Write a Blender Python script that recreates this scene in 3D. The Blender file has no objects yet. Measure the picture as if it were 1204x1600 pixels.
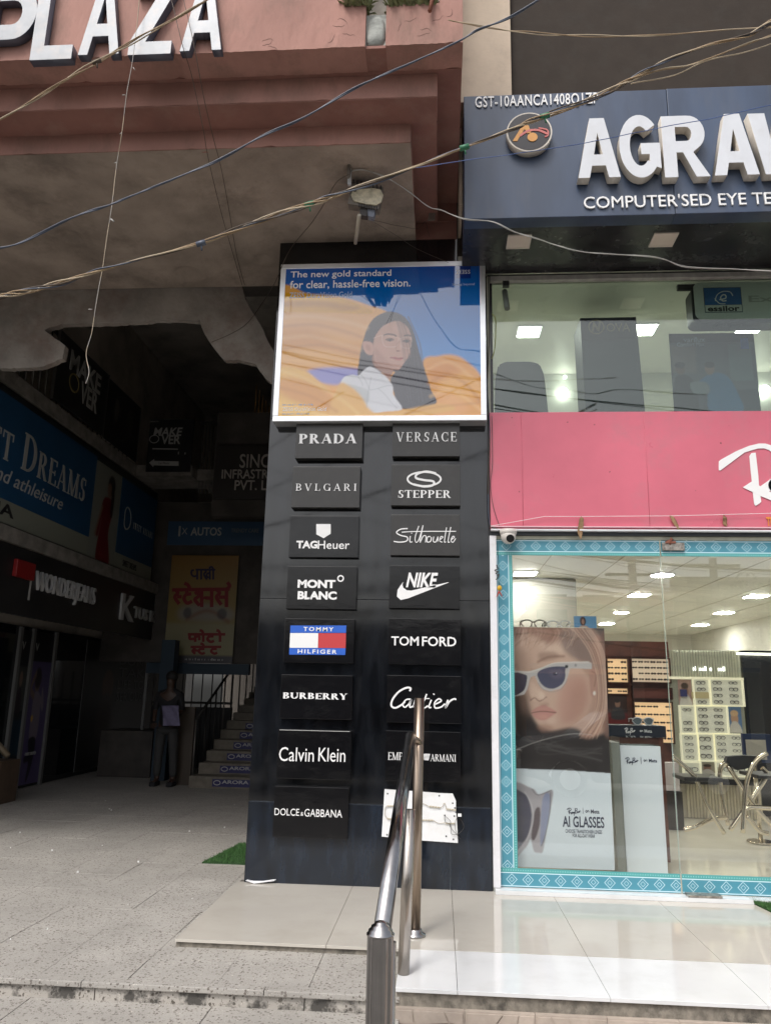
import bpy, bmesh, math, random
import numpy as np
from mathutils import Matrix, Vector, noise

# ------------------------------------------------------------------ camera
scn = bpy.context.scene
F, CX, CY = 1200.0, 602.0, 800.0            # focal length and centre in photo pixels
CAM = np.array([0.0, 0.0, 1.25])
_u = np.array([705 - CX, CY + 4300, -F]); _u /= np.linalg.norm(_u)
_x = -np.array([-16000 - CX, CY - 704, -F]); _x -= _u * _x.dot(_u); _x /= np.linalg.norm(_x)
_y = np.cross(_u, _x)
ROT = np.array([_x, _y, _u])
cam = bpy.data.cameras.new('camera'); camo = bpy.data.objects.new('camera', cam)
scn.collection.objects.link(camo)
camo.matrix_world = Matrix([[*ROT[0], 0.0], [*ROT[1], 0.0], [*ROT[2], 1.25], [0, 0, 0, 1]])
cam.sensor_fit = 'HORIZONTAL'; cam.sensor_width = 36; cam.lens = F / 1204 * 36
cam.clip_start = 0.05; cam.clip_end = 500
scn.camera = camo

# ------------------------------------------------------------------ sky, sun, exposure
SUN_EL, SUN_AZ = math.radians(52), math.radians(200)
world = bpy.data.worlds.new('World'); scn.world = world; world.use_nodes = True
wn = world.node_tree.nodes; wl = world.node_tree.links
sky = wn.new('ShaderNodeTexSky'); sky.sky_type = 'NISHITA'; sky.sun_disc = False
sky.sun_elevation = SUN_EL; sky.sun_rotation = SUN_AZ
sky.air_density = 1.0; sky.dust_density = 5.0; sky.ozone_density = 1.0
hs = wn.new('ShaderNodeHueSaturation'); hs.inputs['Saturation'].default_value = 0.35
wl.new(sky.outputs[0], hs.inputs['Color']); wl.new(hs.outputs[0], wn['Background'].inputs[0])
wn['Background'].inputs[1].default_value = 0.15
sun = bpy.data.lights.new('sun', 'SUN'); sun.energy = 1.0; sun.angle = math.radians(14); sun.color = (1, .96, .9)
suno = bpy.data.objects.new('sun', sun); scn.collection.objects.link(suno)
# the sun stands behind and to the left of the camera, high over the street
sd = Vector((-0.35, -0.75, 1.15)).normalized()
suno.rotation_euler = sd.to_track_quat('Z', 'Y').to_euler()
sky.sun_elevation = math.asin(sd.z); sky.sun_rotation = math.atan2(sd.x, sd.y)
scn.view_settings.view_transform = 'Standard'; scn.view_settings.look = 'None'
scn.view_settings.gamma = 1; scn.view_settings.use_curve_mapping = False
scn.view_settings.exposure = 0.5
try:
    scn.cycles.max_bounces = 8; scn.cycles.transparent_max_bounces = 16
    scn.cycles.sample_clamp_indirect = 6
except Exception: pass

rnd = random.Random(4)
COL = scn.collection
# ------------------------------------------------------------------ photo pixel -> point on a real plane
def _ray(x, y): return ROT @ np.array([x - CX, CY - y, -F])
def W(x, y, Y):
    d = _ray(x, y); return Vector(CAM + d * (Y / d[1]))
def WZ(x, y, z):
    d = _ray(x, y); return Vector(CAM + d * ((z - 1.25) / d[2]))
def WX(x, y, X):
    d = _ray(x, y); return Vector(CAM + d * (X / d[0]))

# ------------------------------------------------------------------ materials
MATS = {}
def M(name, col, rough=.5, metal=0., spec=.5, var=0., vs=3., col2=None, dirt=None, bump=0., bs=20., emit=None, es=1., ior=None, stretch=None, coat=0., rvar=0., bdist=.01):
    if name in MATS: return MATS[name]
    m = bpy.data.materials.new(name); m.use_nodes = True; MATS[name] = m
    n, l = m.node_tree.nodes, m.node_tree.links; b = n['Principled BSDF']
    b.inputs['Base Color'].default_value = (*col, 1); b.inputs['Roughness'].default_value = rough
    b.inputs['Metallic'].default_value = metal; b.inputs['Specular IOR Level'].default_value = spec
    if ior: b.inputs['IOR'].default_value = ior
    if coat: b.inputs['Coat Weight'].default_value = coat; b.inputs['Coat Roughness'].default_value = .08
    if emit: b.inputs['Emission Color'].default_value = (*emit, 1); b.inputs['Emission Strength'].default_value = es
    pos = n.new('ShaderNodeNewGeometry').outputs['Position']
    if stretch:
        mp = n.new('ShaderNodeMapping'); mp.inputs['Scale'].default_value = stretch
        l.new(pos, mp.inputs[0]); pos = mp.outputs[0]
    def nz(s, d=5, r=.55):
        t = n.new('ShaderNodeTexNoise'); t.inputs['Scale'].default_value = s; t.inputs['Detail'].default_value = d
        t.inputs['Roughness'].default_value = r; l.new(pos, t.inputs['Vector']); return t.outputs['Fac']
    def ramp(f, a, c, p0=.35, p1=.65):
        r = n.new('ShaderNodeValToRGB'); e = r.color_ramp.elements
        e[0].position = p0; e[1].position = p1; e[0].color = (*a, 1); e[1].color = (*c, 1)
        l.new(f, r.inputs[0]); return r.outputs[0]
    out = None
    if var or col2:
        c2 = col2 or tuple(min(1, c * (1 + var)) for c in col); c1 = tuple(c * (1 - var) for c in col)
        out = ramp(nz(vs), c1, c2)
    if dirt:
        dc, amt, dsc = dirt
        mx = n.new('ShaderNodeMix'); mx.data_type = 'RGBA'
        f = ramp(nz(dsc, 8, .7), (0, 0, 0), (amt,) * 3, .5, .68); l.new(f, mx.inputs[0])
        if out: l.new(out, mx.inputs[6])
        else: mx.inputs[6].default_value = (*col, 1)
        mx.inputs[7].default_value = (*dc, 1); out = mx.outputs[2]
    if out: l.new(out, b.inputs['Base Color'])
    if rvar:
        r = n.new('ShaderNodeMapRange'); r.inputs[3].default_value = max(0, rough - rvar); r.inputs[4].default_value = rough + rvar
        l.new(nz(vs * 2), r.inputs[0]); l.new(r.outputs[0], b.inputs['Roughness'])
    if bump:
        bp = n.new('ShaderNodeBump'); bp.inputs['Strength'].default_value = bump; bp.inputs['Distance'].default_value = bdist
        l.new(nz(bs, 6), bp.inputs['Height']); l.new(bp.outputs[0], b.inputs['Normal'])
    return m
def glass_mat(name, tint, ior=1.55, rough=0., haze=0.):
    m = bpy.data.materials.new(name); m.use_nodes = True; n, l = m.node_tree.nodes, m.node_tree.links
    n.remove(n['Principled BSDF']); o = n['Material Output']
    t = n.new('ShaderNodeBsdfTransparent'); t.inputs[0].default_value = (*tint, 1)
    g = n.new('ShaderNodeBsdfGlossy'); g.inputs['Roughness'].default_value = rough
    lw = n.new('ShaderNodeLayerWeight'); lw.inputs[0].default_value = .5; r0 = ((ior - 1) / (ior + 1)) ** 2
    pw = n.new('ShaderNodeMath'); pw.operation = 'POWER'; pw.inputs[1].default_value = 5; l.new(lw.outputs['Facing'], pw.inputs[0])
    fr = n.new('ShaderNodeMath'); fr.operation = 'MULTIPLY_ADD'; fr.inputs[1].default_value = 1 - r0; fr.inputs[2].default_value = r0; l.new(pw.outputs[0], fr.inputs[0])
    mx = n.new('ShaderNodeMixShader'); l.new(fr.outputs[0], mx.inputs[0]); l.new(t.outputs[0], mx.inputs[1]); l.new(g.outputs[0], mx.inputs[2])
    last = mx.outputs[0]
    if haze:
        d = n.new('ShaderNodeBsdfDiffuse'); d.inputs[0].default_value = (.6, .62, .6, 1)
        m2 = n.new('ShaderNodeMixShader'); m2.inputs[0].default_value = haze
        l.new(last, m2.inputs[1]); l.new(d.outputs[0], m2.inputs[2]); last = m2.outputs[0]
    l.new(last, o.inputs[0]); return m
def print_mat(name, rough=.5, ior=1.45, bump=0, bs=3, emit=0):
    m = bpy.data.materials.new(name); m.use_nodes = True; n, l = m.node_tree.nodes, m.node_tree.links
    b = n['Principled BSDF']; a = n.new('ShaderNodeVertexColor'); a.layer_name = 'print'
    l.new(a.outputs[0], b.inputs['Base Color']); b.inputs['Roughness'].default_value = rough; b.inputs['IOR'].default_value = ior
    if bump:
        g = n.new('ShaderNodeNewGeometry'); t = n.new('ShaderNodeTexNoise'); t.inputs['Scale'].default_value = bs; t.inputs['Detail'].default_value = 1
        bp = n.new('ShaderNodeBump'); bp.inputs['Strength'].default_value = bump; bp.inputs['Distance'].default_value = .01
        l.new(g.outputs['Position'], t.inputs['Vector']); l.new(t.outputs[0], bp.inputs['Height']); l.new(bp.outputs[0], b.inputs['Normal'])
    return m

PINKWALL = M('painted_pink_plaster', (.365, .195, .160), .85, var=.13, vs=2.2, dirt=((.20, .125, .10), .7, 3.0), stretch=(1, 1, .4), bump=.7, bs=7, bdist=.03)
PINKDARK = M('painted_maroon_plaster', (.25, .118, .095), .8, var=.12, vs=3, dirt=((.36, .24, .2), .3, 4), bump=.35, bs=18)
RAWCON = M('stained_raw_concrete', (.33, .27, .225), .9, var=.2, vs=2.5, dirt=((.12, .095, .08), .6, 1.8), bump=.7, bs=9, bdist=.02)
BEAMCON = M('grey_cement_render', (.25, .225, .20), .9, var=.25, vs=3, dirt=((.16, .10, .08), .6, 2.5), bump=.6, bs=10, bdist=.02)
GREYCON = M('grey_cement_patch', (.30, .31, .29), .9, var=.2, vs=18, bump=.8, bs=25)
BEIGE = M('beige_plaster', (.56, .46, .36), .85, var=.06, vs=4, dirt=((.32, .25, .2), .4, 5), bump=.15, bs=30)
DKWALL = M('dark_grey_panel', (.040, .031, .025), .8, spec=.2, var=.08, vs=6, dirt=((.05, .045, .04), .4, 7), bump=.1, bs=40)
SIGNBLUE = M('slate_blue_sign_sheet', (.040, .062, .112), .38, var=.18, vs=5, stretch=(1, 1, .25), dirt=((.10, .105, .12), .35, 4), bump=.05, bs=8)
SOFFBLK = M('dark_soffit_panel', (.028, .028, .03), .25, rvar=.1, var=.4, vs=4)
WHITEFACE = M('white_acrylic_face', (.60, .62, .66), .35, dirt=((.5, .5, .5), .25, 9), var=.04, vs=6)
CREAMSIDE = M('cream_letter_return', (.62, .57, .50), .5, var=.1, vs=8)
STEELFACE = M('weathered_steel_face', (.29, .305, .33), .45, metal=.15, var=.08, vs=9, dirt=((.42, .36, .33), .45, 14))
STEELSIDE = M('grey_steel_return', (.12, .13, .17), .4, metal=.4)
GRANITE = M('polished_black_granite', (.006, .007, .009), .07, ior=1.62, var=.5, vs=4, rvar=.04, dirt=((.020, .020, .021), .35, 5), stretch=(3, 3, .6), bump=.02, bs=3)
GRANITEB = M('navy_reflection_granite', (.006, .010, .018), .10, ior=1.55, var=.5, vs=4, rvar=.05, dirt=((.025, .035, .05), .35, 5), stretch=(3, 3, .7))  # lowest panels: navy of the mirrored street put into the stone colour
JOINT = M('pale_joint_filler', (.16, .18, .21), .7, var=.3, vs=15)
ACRYL = M('black_acrylic', (.006, .006, .007), .10, ior=1.45, bump=.08, bs=6, bdist=.012, dirt=((.022, .022, .022), .35, 8), stretch=(1, 1, 1.8))
ACRYLM = M('dull_black_sheet', (.03, .029, .028), .33, bump=.12, bs=7, rvar=.06, dirt=((.05, .048, .045), .4, 10))
WHITEPR = M('white_lettering', (.80, .80, .80), .45)
GREYPR = M('grey_lettering', (.38, .38, .37), .45)
BLACKPR = M('black_lettering', (.012, .012, .014), .5)
NAVYPR = M('navy_lettering', (.012, .02, .06), .5)
REDPR = M('red_print', (.50, .045, .05), .45)
BLUEPR = M('blue_print', (.02, .11, .52), .45)
CHROME = M('polished_stainless_steel', (.36, .35, .35), .17, metal=1, var=.12, vs=9, rvar=.06)
BRUSHED = M('brown_tinted_stainless', (.30, .24, .19), .3, metal=1, var=.15, vs=7, stretch=(4, 4, .5), rvar=.08)
ALU = M('aluminium_frame', (.80, .81, .83), .3, metal=.7, var=.05, vs=6)
PINKSHEET = M('crimson_flex_sheet', (.60, .135, .19), .30, var=.07, vs=1.6, dirt=((.46, .17, .20), .6, 1.7), bump=.22, bs=2.6, bdist=.02, rvar=.08)
WHITEPAINT = M('white_painted_frame', (.70, .70, .73), .5, var=.06, vs=6, dirt=((.4, .38, .36), .35, 12))
CREAMWALL = M('cream_interior_wall', (.62, .60, .53), .6, var=.04, vs=2)
CEIL = M('cream_interior_ceiling', (.74, .73, .66), .45, var=.04, vs=2)
SHOPFLOOR = M('polished_cream_floor', (.64, .61, .53), .09, var=.05, vs=3)
LAMP = M('lit_led_panel', (1, 1, 1), emit=(1, .99, .90), es=28)
LAMP2 = M('lit_led_panel_bright', (1, 1, 1), emit=(1, .99, .93), es=95)
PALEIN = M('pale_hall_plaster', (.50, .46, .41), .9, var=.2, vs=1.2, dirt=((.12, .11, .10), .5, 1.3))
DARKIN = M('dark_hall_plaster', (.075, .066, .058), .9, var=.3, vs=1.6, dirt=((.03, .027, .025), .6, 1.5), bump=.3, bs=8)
DARKER = M('black_shop_cladding', (.018, .018, .019), .35, var=.3, vs=3)
DARKGLASS = M('dark_shop_glass', (.012, .014, .016), .06)
WOOD = M('dark_reddish_wood', (.10, .03, .018), .4, var=.3, vs=8)
WARMBACK = M('warm_lit_rack_back', (.62, .42, .25), .6, emit=(1., .6, .3), es=.12)
TERRAZZO = None

# ------------------------------------------------------------------ object helpers
def link(o): COL.objects.link(o); return o
def props(o, label=None, cat=None, group=None, kind=None):
    if label: o['label'] = label
    if cat: o['category'] = cat
    if group: o['group'] = group
    if kind: o['kind'] = kind
    return o
def root(name, loc, label, cat, group=None):
    o = bpy.data.objects.new(name, None); o.empty_display_size = .05; link(o); o.location = loc
    return props(o, label, cat, group)
def base(o):
    v = Vector((0, 0, 0))
    while o: v = v + o.location; o = o.parent
    return v
def put(name, bm, mat, parent=None, label=None, cat=None, group=None, kind=None, smooth=False):
    """bm holds world coordinates; the object's origin becomes the base of the shape"""
    if isinstance(bm, bmesh.types.BMesh):
        me = bpy.data.meshes.new(name); bm.to_mesh(me); bm.free()
    else: me = bm; me.name = name
    n = len(me.vertices); co = np.empty(n * 3, np.float32); me.vertices.foreach_get('co', co); co = co.reshape(-1, 3)
    lo, hi = co.min(0), co.max(0); o0 = np.array([(lo[0] + hi[0]) / 2, (lo[1] + hi[1]) / 2, lo[2]])
    co -= o0; me.vertices.foreach_set('co', co.ravel()); me.update()
    if mat is not None and not me.materials: me.materials.append(mat)
    if smooth: me.shade_smooth()
    o = bpy.data.objects.new(name, me); link(o)
    if parent: o.parent = parent; o.location = Vector(o0) - base(parent)
    else: o.location = o0
    return props(o, label, cat, group, kind)
def copyo(o, loc, parent=None, label=None):
    c = o.copy(); link(c); c.location = loc; c.parent = parent or o.parent
    if label: c['label'] = label
    return c
def nb(): return bmesh.new()
def box(bm, x0, y0, z0, x1, y1, z1, bev=0):
    x0, x1 = sorted((x0, x1)); y0, y1 = sorted((y0, y1)); z0, z1 = sorted((z0, z1))
    r = bmesh.ops.create_cube(bm, size=1)
    for v in r['verts']:
        v.co = Vector(((x0 + x1) / 2 + v.co.x * (x1 - x0), (y0 + y1) / 2 + v.co.y * (y1 - y0), (z0 + z1) / 2 + v.co.z * (z1 - z0)))
    if bev:
        es = list({e for v in r['verts'] for e in v.link_edges})
        bmesh.ops.bevel(bm, geom=es, offset=bev, segments=2, affect='EDGES', profile=.6)
    return bm
def B(*a, **k): return box(nb(), *a, **k)
def smoothpts(pts, k=6):
    P = [Vector(p) for p in pts]; n = len(P); out = []
    if n < 3: return P
    for i in range(n - 1):
        p0, p1, p2, p3 = P[max(i - 1, 0)], P[i], P[i + 1], P[min(i + 2, n - 1)]
        for j in range(k):
            t = j / k
            out.append(.5 * ((2 * p1) + (p2 - p0) * t + (2 * p0 - 5 * p1 + 4 * p2 - p3) * t * t + (3 * p1 - p0 - 3 * p2 + p3) * t ** 3))
    out.append(P[-1]); return out
def tube(bm, pts, r, seg=8, cap=True):
    P = [Vector(p) for p in pts]; rings = []; n = len(P); ref = Vector((.13, .2, .97)).normalized()
    for i, p in enumerate(P):
        t = (P[min(i + 1, n - 1)] - P[max(i - 1, 0)]).normalized()
        a = t.cross(ref)
        if a.length < .05: a = t.cross(Vector((1, 0, 0)))
        a.normalize(); b = t.cross(a).normalized()
        rr = r[i] if isinstance(r, (list, tuple)) else r
        rings.append([bm.verts.new(p + (a * math.cos(2 * math.pi * k / seg) + b * math.sin(2 * math.pi * k / seg)) * rr) for k in range(seg)])
    for A, Bq in zip(rings, rings[1:]):
        for k in range(seg):
            f = bm.faces.new((A[k], A[(k + 1) % seg], Bq[(k + 1) % seg], Bq[k])); f.smooth = True
    if cap:
        bm.faces.new(rings[0][::-1]); bm.faces.new(rings[-1])
    return bm
def lathe(bm, prof, cx, cy, seg=24):
    """prof: (radius, z) from bottom to top"""
    rings = [[bm.verts.new((cx + r * math.cos(2 * math.pi * k / seg), cy + r * math.sin(2 * math.pi * k / seg), z)) for k in range(seg)] for r, z in prof]
    for A, Bq in zip(rings, rings[1:]):
        for k in range(seg):
            f = bm.faces.new((A[k], A[(k + 1) % seg], Bq[(k + 1) % seg], Bq[k])); f.smooth = True
    bm.faces.new(rings[0][::-1]); bm.faces.new(rings[-1]); return bm
# a plane frame: maps (u, v, w) to the world; w points out of the surface
def PY(Y): return lambda u, v, w: (u, Y - w, v)
def PX(X): return lambda u, v, w: (X + w, u, v)
def prism(bm, pts, fr, w0, w1):
    """pts: outline (u, v); extruded from depth w0 (back) to w1 (front)"""
    a = [bm.verts.new(fr(u, v, w1)) for u, v in pts]; b = [bm.verts.new(fr(u, v, w0)) for u, v in pts]
    n = len(a)
    f1 = bm.faces.new(a); f2 = bm.faces.new(b[::-1])
    for i in range(n): bm.faces.new((a[i], b[i], b[(i + 1) % n], a[(i + 1) % n]))
    return bm
def fixn(bm): bmesh.ops.recalc_face_normals(bm, faces=bm.faces[:]); return bm
def pxpoly(pts, Y): return [(W(x, y, Y).x, W(x, y, Y).z) for x, y in pts]
def stroke_poly(pts, w):
    """ribbon outline round a 2-D polyline; w a number or a list"""
    P = [Vector((p[0], p[1], 0)) for p in pts]; L = []; R_ = []; n = len(P)
    for i, p in enumerate(P):
        t = (P[min(i + 1, n - 1)] - P[max(i - 1, 0)]); t = t.normalized() if t.length else Vector((1, 0, 0))
        nrm = Vector((-t.y, t.x, 0)); ww = (w[i] if isinstance(w, list) else w) / 2
        L.append(p + nrm * ww); R_.append(p - nrm * ww)
    return L, R_
def ribbon(bm, pts, w, fr, w0, w1):
    L, R_ = stroke_poly(pts, w); n = len(L)
    a = [bm.verts.new(fr(p.x, p.y, w1)) for p in L]; b = [bm.verts.new(fr(p.x, p.y, w1)) for p in R_]
    c = [bm.verts.new(fr(p.x, p.y, w0)) for p in L]; d = [bm.verts.new(fr(p.x, p.y, w0)) for p in R_]
    for i in range(n - 1):
        bm.faces.new((a[i], b[i], b[i + 1], a[i + 1])); bm.faces.new((a[i], a[i + 1], c[i + 1], c[i])); bm.faces.new((b[i + 1], b[i], d[i], d[i + 1]))
    bm.faces.new((a[0], c[0], d[0], b[0])); bm.faces.new((a[-1], b[-1], d[-1], c[-1]))
    return bm

# ------------------------------------------------------------------ lettering
def text_mesh(body, ext, bold=0., shear=0., res=4, sp=1.0):
    cu = bpy.data.curves.new('t', 'FONT'); cu.body = body; cu.extrude = ext; cu.offset = bold; cu.shear = shear
    cu.resolution_u = res; cu.space_character = sp; cu.size = 1
    o = bpy.data.objects.new('t', cu); link(o); dg = bpy.context.evaluated_depsgraph_get()
    me = bpy.data.meshes.new_from_object(o.evaluated_get(dg)); bpy.data.objects.remove(o); bpy.data.curves.remove(cu)
    return me
# serif capitals: strokes on a unit-high box; 'l' stem, 'a' stressed arc, 's' serif
T_, t_ = .16, .06
def _bowl(x, y0, y1, rx): return ('a', x, (y0 + y1) / 2, rx, (y1 - y0) / 2, -90, 90)
SER = {
 'A': (.78, [('l', .10, 0, .39, 1, t_), ('l', .39, 1, .66, 0, T_), ('h', .2, .56, .33), ('s', .10, 0, .22), ('s', .66, 0, .26)]),
 'B': (.68, [('l', .16, 0, .16, 1, T_), _bowl(.3, .5, 1, .26), _bowl(.3, 0, .52, .32), ('h', .08, .34, .97), ('h', .08, .34, .5), ('h', .08, .34, .03), ('s', .14, 0, .24), ('s', .14, 1, .24)]),
 'C': (.74, [('a', .42, .5, .36, .5, 50, 310), ('l', .67, .66, .67, .98, .05), ('l', .67, .02, .67, .3, .05)]),
 'D': (.78, [('l', .16, 0, .16, 1, T_), _bowl(.3, 0, 1, .42), ('h', .08, .34, .97), ('h', .08, .34, .03), ('s', .14, 0, .24), ('s', .14, 1, .24)]),
 'E': (.64, [('l', .16, 0, .16, 1, T_), ('h', .05, .58, .97), ('h', .05, .48, .5), ('h', .05, .6, .03), ('l', .58, .78, .58, 1, .05), ('l', .48, .4, .48, .6, .05), ('l', .6, 0, .6, .24, .05), ('s', .14, 0, .22), ('s', .14, 1, .22)]),
 'G': (.8, [('a', .42, .5, .36, .5, 50, 325), ('l', .68, 0, .68, .42, T_), ('l', .66, .7, .66, .98, .05), ('s', .66, .42, .26)]),
 'I': (.34, [('l', .17, 0, .17, 1, T_), ('s', .17, 0, .3), ('s', .17, 1, .3)]),
 'L': (.62, [('l', .16, 0, .16, 1, T_), ('h', .05, .56, .03), ('l', .57, 0, .57, .26, .05), ('s', .16, 1, .28), ('s', .14, 0, .22)]),
 'M': (.98, [('l', .14, 0, .14, 1, t_), ('l', .16, 1, .48, 0, T_), ('l', .48, 0, .80, 1, t_), ('l', .82, 0, .82, 1, T_), ('s', .14, 0, .24), ('s', .82, 0, .28), ('s', .12, 1, .2), ('s', .84, 1, .24)]),
 'N': (.82, [('l', .14, 0, .14, 1, t_), ('l', .16, 1, .66, 0, T_), ('l', .68, 0, .68, 1, t_), ('s', .14, 0, .24), ('s', .68, 1, .24), ('s', .12, 1, .2)]),
 'O': (.84, [('a', .42, .5, .36, .5, 0, 360)]),
 'P': (.66, [('l', .16, 0, .16, 1, T_), _bowl(.3, .44, 1, .30), ('h', .08, .34, .97), ('h', .08, .34, .46), ('s', .16, 0, .3), ('s', .14, 1, .24)]),
 'R': (.76, [('l', .16, 0, .16, 1, T_), _bowl(.3, .48, 1, .27), ('h', .08, .34, .97), ('h', .08, .34, .5), ('l', .36, .5, .64, 0, T_), ('s', .16, 0, .28), ('s', .66, 0, .18), ('s', .14, 1, .24)]),
 'S': (.58, [('a', .29, .74, .19, .26, 40, 270), ('a', .29, .26, .21, .26, 220, 450), ('l', .5, .7, .5, .96, .05), ('l', .07, .04, .07, .3, .05)]),
 'T': (.72, [('l', .36, 0, .36, 1, T_), ('h', .04, .68, .97), ('l', .05, .74, .05, 1, .05), ('l', .67, .74, .67, 1, .05), ('s', .36, 0, .3)]),
 'U': (.8, [('l', .14, .3, .14, 1, T_), ('l', .68, .3, .68, 1, t_ * 1.3), ('a', .40, .32, .30, .32, 180, 360), ('s', .14, 1, .28), ('s', .68, 1, .24)]),
 'V': (.78, [('l', .12, 1, .39, 0, T_), ('l', .39, 0, .66, 1, t_), ('s', .12, 1, .26), ('s', .66, 1, .22)]),
 'W': (1.1, [('l', .12, 1, .34, 0, T_), ('l', .34, 0, .55, 1, t_), ('l', .55, 1, .77, 0, T_), ('l', .77, 0, .98, 1, t_), ('s', .12, 1, .24), ('s', .98, 1, .2)]),
 'Y': (.76, [('l', .12, 1, .38, .45, T_), ('l', .64, 1, .38, .45, t_), ('l', .38, 0, .38, .5, T_), ('s', .12, 1, .26), ('s', .64, 1, .22), ('s', .38, 0, .28)]),
 'Z': (.66, [('h', .06, .6, .97), ('h', .06, .6, .03), ('l', .12, 0, .54, 1, T_), ('l', .07, .74, .07, 1, .05), ('l', .59, 0, .59, .26, .05)]),
 ' ': (.35, []), '.': (.25, [('l', .12, 0, .12, .13, .14)])}
def serif_mesh(body, ext, weight=1.0, sp=.1, small=None):
    """weight scales stems; small: set of indices drawn as small capitals"""
    bm = nb(); x = 0; k = 0
    for i, ch in enumerate(body):
        s = .74 if (small and i in small) else 1.0
        wdt, st = SER[ch]
        for q in st:
            k += 1; w1 = ext + (k % 7) * .004; fr = lambda u, v, w: (u, v, w)
            if q[0] == 'l':
                _, x0, y0, x1, y1, w = q; w *= weight if w > .1 else (1 + (weight - 1) * .6); w *= .5
                prism(bm, [(x + s * (x0 - w), s * y0), (x + s * (x0 + w), s * y0), (x + s * (x1 + w), s * y1), (x + s * (x1 - w), s * y1)], fr, -ext, w1)
            elif q[0] in 'hs':
                if q[0] == 'h': _, x0, x1, y = q; h = t_ / 2 * weight
                else: _, xc, y, w = q; x0, x1 = xc - w / 2, xc + w / 2; h = .022 * weight; y = h if y == 0 else (1 - h if y == 1 else y)
                if q[0] == 'h' and y < .1: y = h
                if q[0] == 'h' and y > .9: y = 1 - h
                prism(bm, [(x + s * x0, s * (y - h)), (x + s * x1, s * (y - h)), (x + s * x1, s * (y + h)), (x + s * x0, s * (y + h))], fr, -ext, w1)
            else:
                _, cx, cy, rx, ry, a0, a1 = q; n = max(6, int(abs(a1 - a0) / 15)); O, I = [], []
                for j in range(n + 1):
                    a = math.radians(a0 + (a1 - a0) * j / n); c, sn = math.cos(a), math.sin(a)
                    th = (t_ + (T_ - t_) * abs(c) ** 1.5) * weight
                    O.append((x + s * (cx + (rx + .02) * c), s * (cy + ry * sn)))
                    I.append((x + s * (cx + (rx + .02 - (T_ * weight)) * c if True else 0), s * (cy + (ry - t_ * weight) * sn)))
                va = [bm.verts.new((*p, w1)) for p in O]; vb = [bm.verts.new((*p, w1)) for p in I]
                vc = [bm.verts.new((*p, -ext)) for p in O]; vd = [bm.verts.new((*p, -ext)) for p in I]
                for j in range(n):
                    bm.faces.new((va[j], va[j + 1], vb[j + 1], vb[j])); bm.faces.new((va[j], vc[j], vc[j + 1], va[j + 1])); bm.faces.new((vb[j + 1], vd[j + 1], vd[j], vb[j]))
        x += s * wdt + sp
    fixn(bm); me = bpy.data.meshes.new('s'); bm.to_mesh(me); bm.free(); return me
def arc(cx, cy, rx, ry, a0, a1, n=12): return [(cx + rx * math.cos(math.radians(a0 + (a1 - a0) * i / n)), cy + ry * math.sin(math.radians(a0 + (a1 - a0) * i / n))) for i in range(n + 1)]
BLOCK = {
 'A': [[(0, 0), (.33, 1), (.67, 1), (1, 0), (.73, 0), (.665, .20), (.335, .20), (.27, 0)], [(.39, .38), (.61, .38), (.50, .76)]],
 'G': [arc(.5, .5, .5, .5, 42, 318, 26) + [(.98, .14), (.98, .54), (.52, .54), (.52, .37), (.72, .37), (.72, .24)] + arc(.5, .5, .25, .32, -48, -312, 20)],
 'R': [[(0, 0), (0, 1), (.55, 1)] + arc(.58, .71, .37, .29, 90, -60, 12)[1:] + [(.66, .40), (1, 0), (.70, 0), (.44, .40), (.29, .40), (.29, 0)], [(.29, .82), (.52, .82)] + arc(.54, .70, .12, .12, 90, -90, 8)[1:] + [(.29, .58)]],
 'W': [[(0, 1), (.16, 0), (.39, 0), (.5, .55), (.61, 0), (.84, 0), (1, 1), (.78, 1), (.71, .42), (.61, 1), (.39, 1), (.29, .42), (.22, 1)]],
 'P': [[(0, 0), (0, 1), (.55, 1)] + arc(.58, .70, .40, .30, 90, -90, 14)[1:] + [(.26, .40), (.26, 0)], [(.26, .84), (.55, .84)] + arc(.56, .70, .17, .14, 90, -90, 8)[1:] + [(.26, .56)]],
 'L': [[(0, 0), (0, 1), (.30, 1), (.30, .17), (1, .17), (1, 0)]],
 'Z': [[(0, 0), (0, .16), (.64, .84), (.04, .84), (.04, 1), (1, 1), (1, .85), (.37, .16), (1, .16), (1, 0)]],
 'a': [[(0, 0), (.36, 1), (.64, 1), (1, 0), (.78, 0), (.70, .24), (.31, .24), (.23, 0)], [(.37, .40), (.64, .40), (.505, .80)]]}
def block_mesh(ch):
    cu = bpy.data.curves.new('b', 'CURVE'); cu.dimensions = '2D'; cu.fill_mode = 'BOTH'; cu.extrude = .1; cu.bevel_depth = .004
    for pl in BLOCK[ch]:
        sp = cu.splines.new('POLY'); sp.points.add(len(pl) - 1); sp.use_cyclic_u = True
        for q, p in zip(sp.points, pl): q.co = (p[0], p[1], 0, 1)
    o = bpy.data.objects.new('b', cu); link(o); dg = bpy.context.evaluated_depsgraph_get()
    me = bpy.data.meshes.new_from_object(o.evaluated_get(dg)); bpy.data.objects.remove(o); return me
def fit(me, fr, u0, u1, v0, v1, w0, w1, keep=False):
    n = len(me.vertices); co = np.empty(n * 3, np.float32); me.vertices.foreach_get('co', co); co = co.reshape(-1, 3)
    lo, hi = co.min(0), co.max(0); t = (co - lo) / np.maximum(hi - lo, 1e-6)
    out = [fr(u0 + a * (u1 - u0), v0 + b * (v1 - v0), w0 + c * (w1 - w0)) for a, b, c in t.tolist()]
    me.vertices.foreach_set('co', np.array(out, np.float32).ravel()); me.update(); return me
def letter_box(bx, Y):
    x0, y0, x1, y1 = bx; xm, ym = (x0 + x1) / 2, (y0 + y1) / 2
    return W(x0, ym, Y).x, W(x1, ym, Y).x, W(xm, y1, Y).z, W(xm, y0, Y).z
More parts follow.
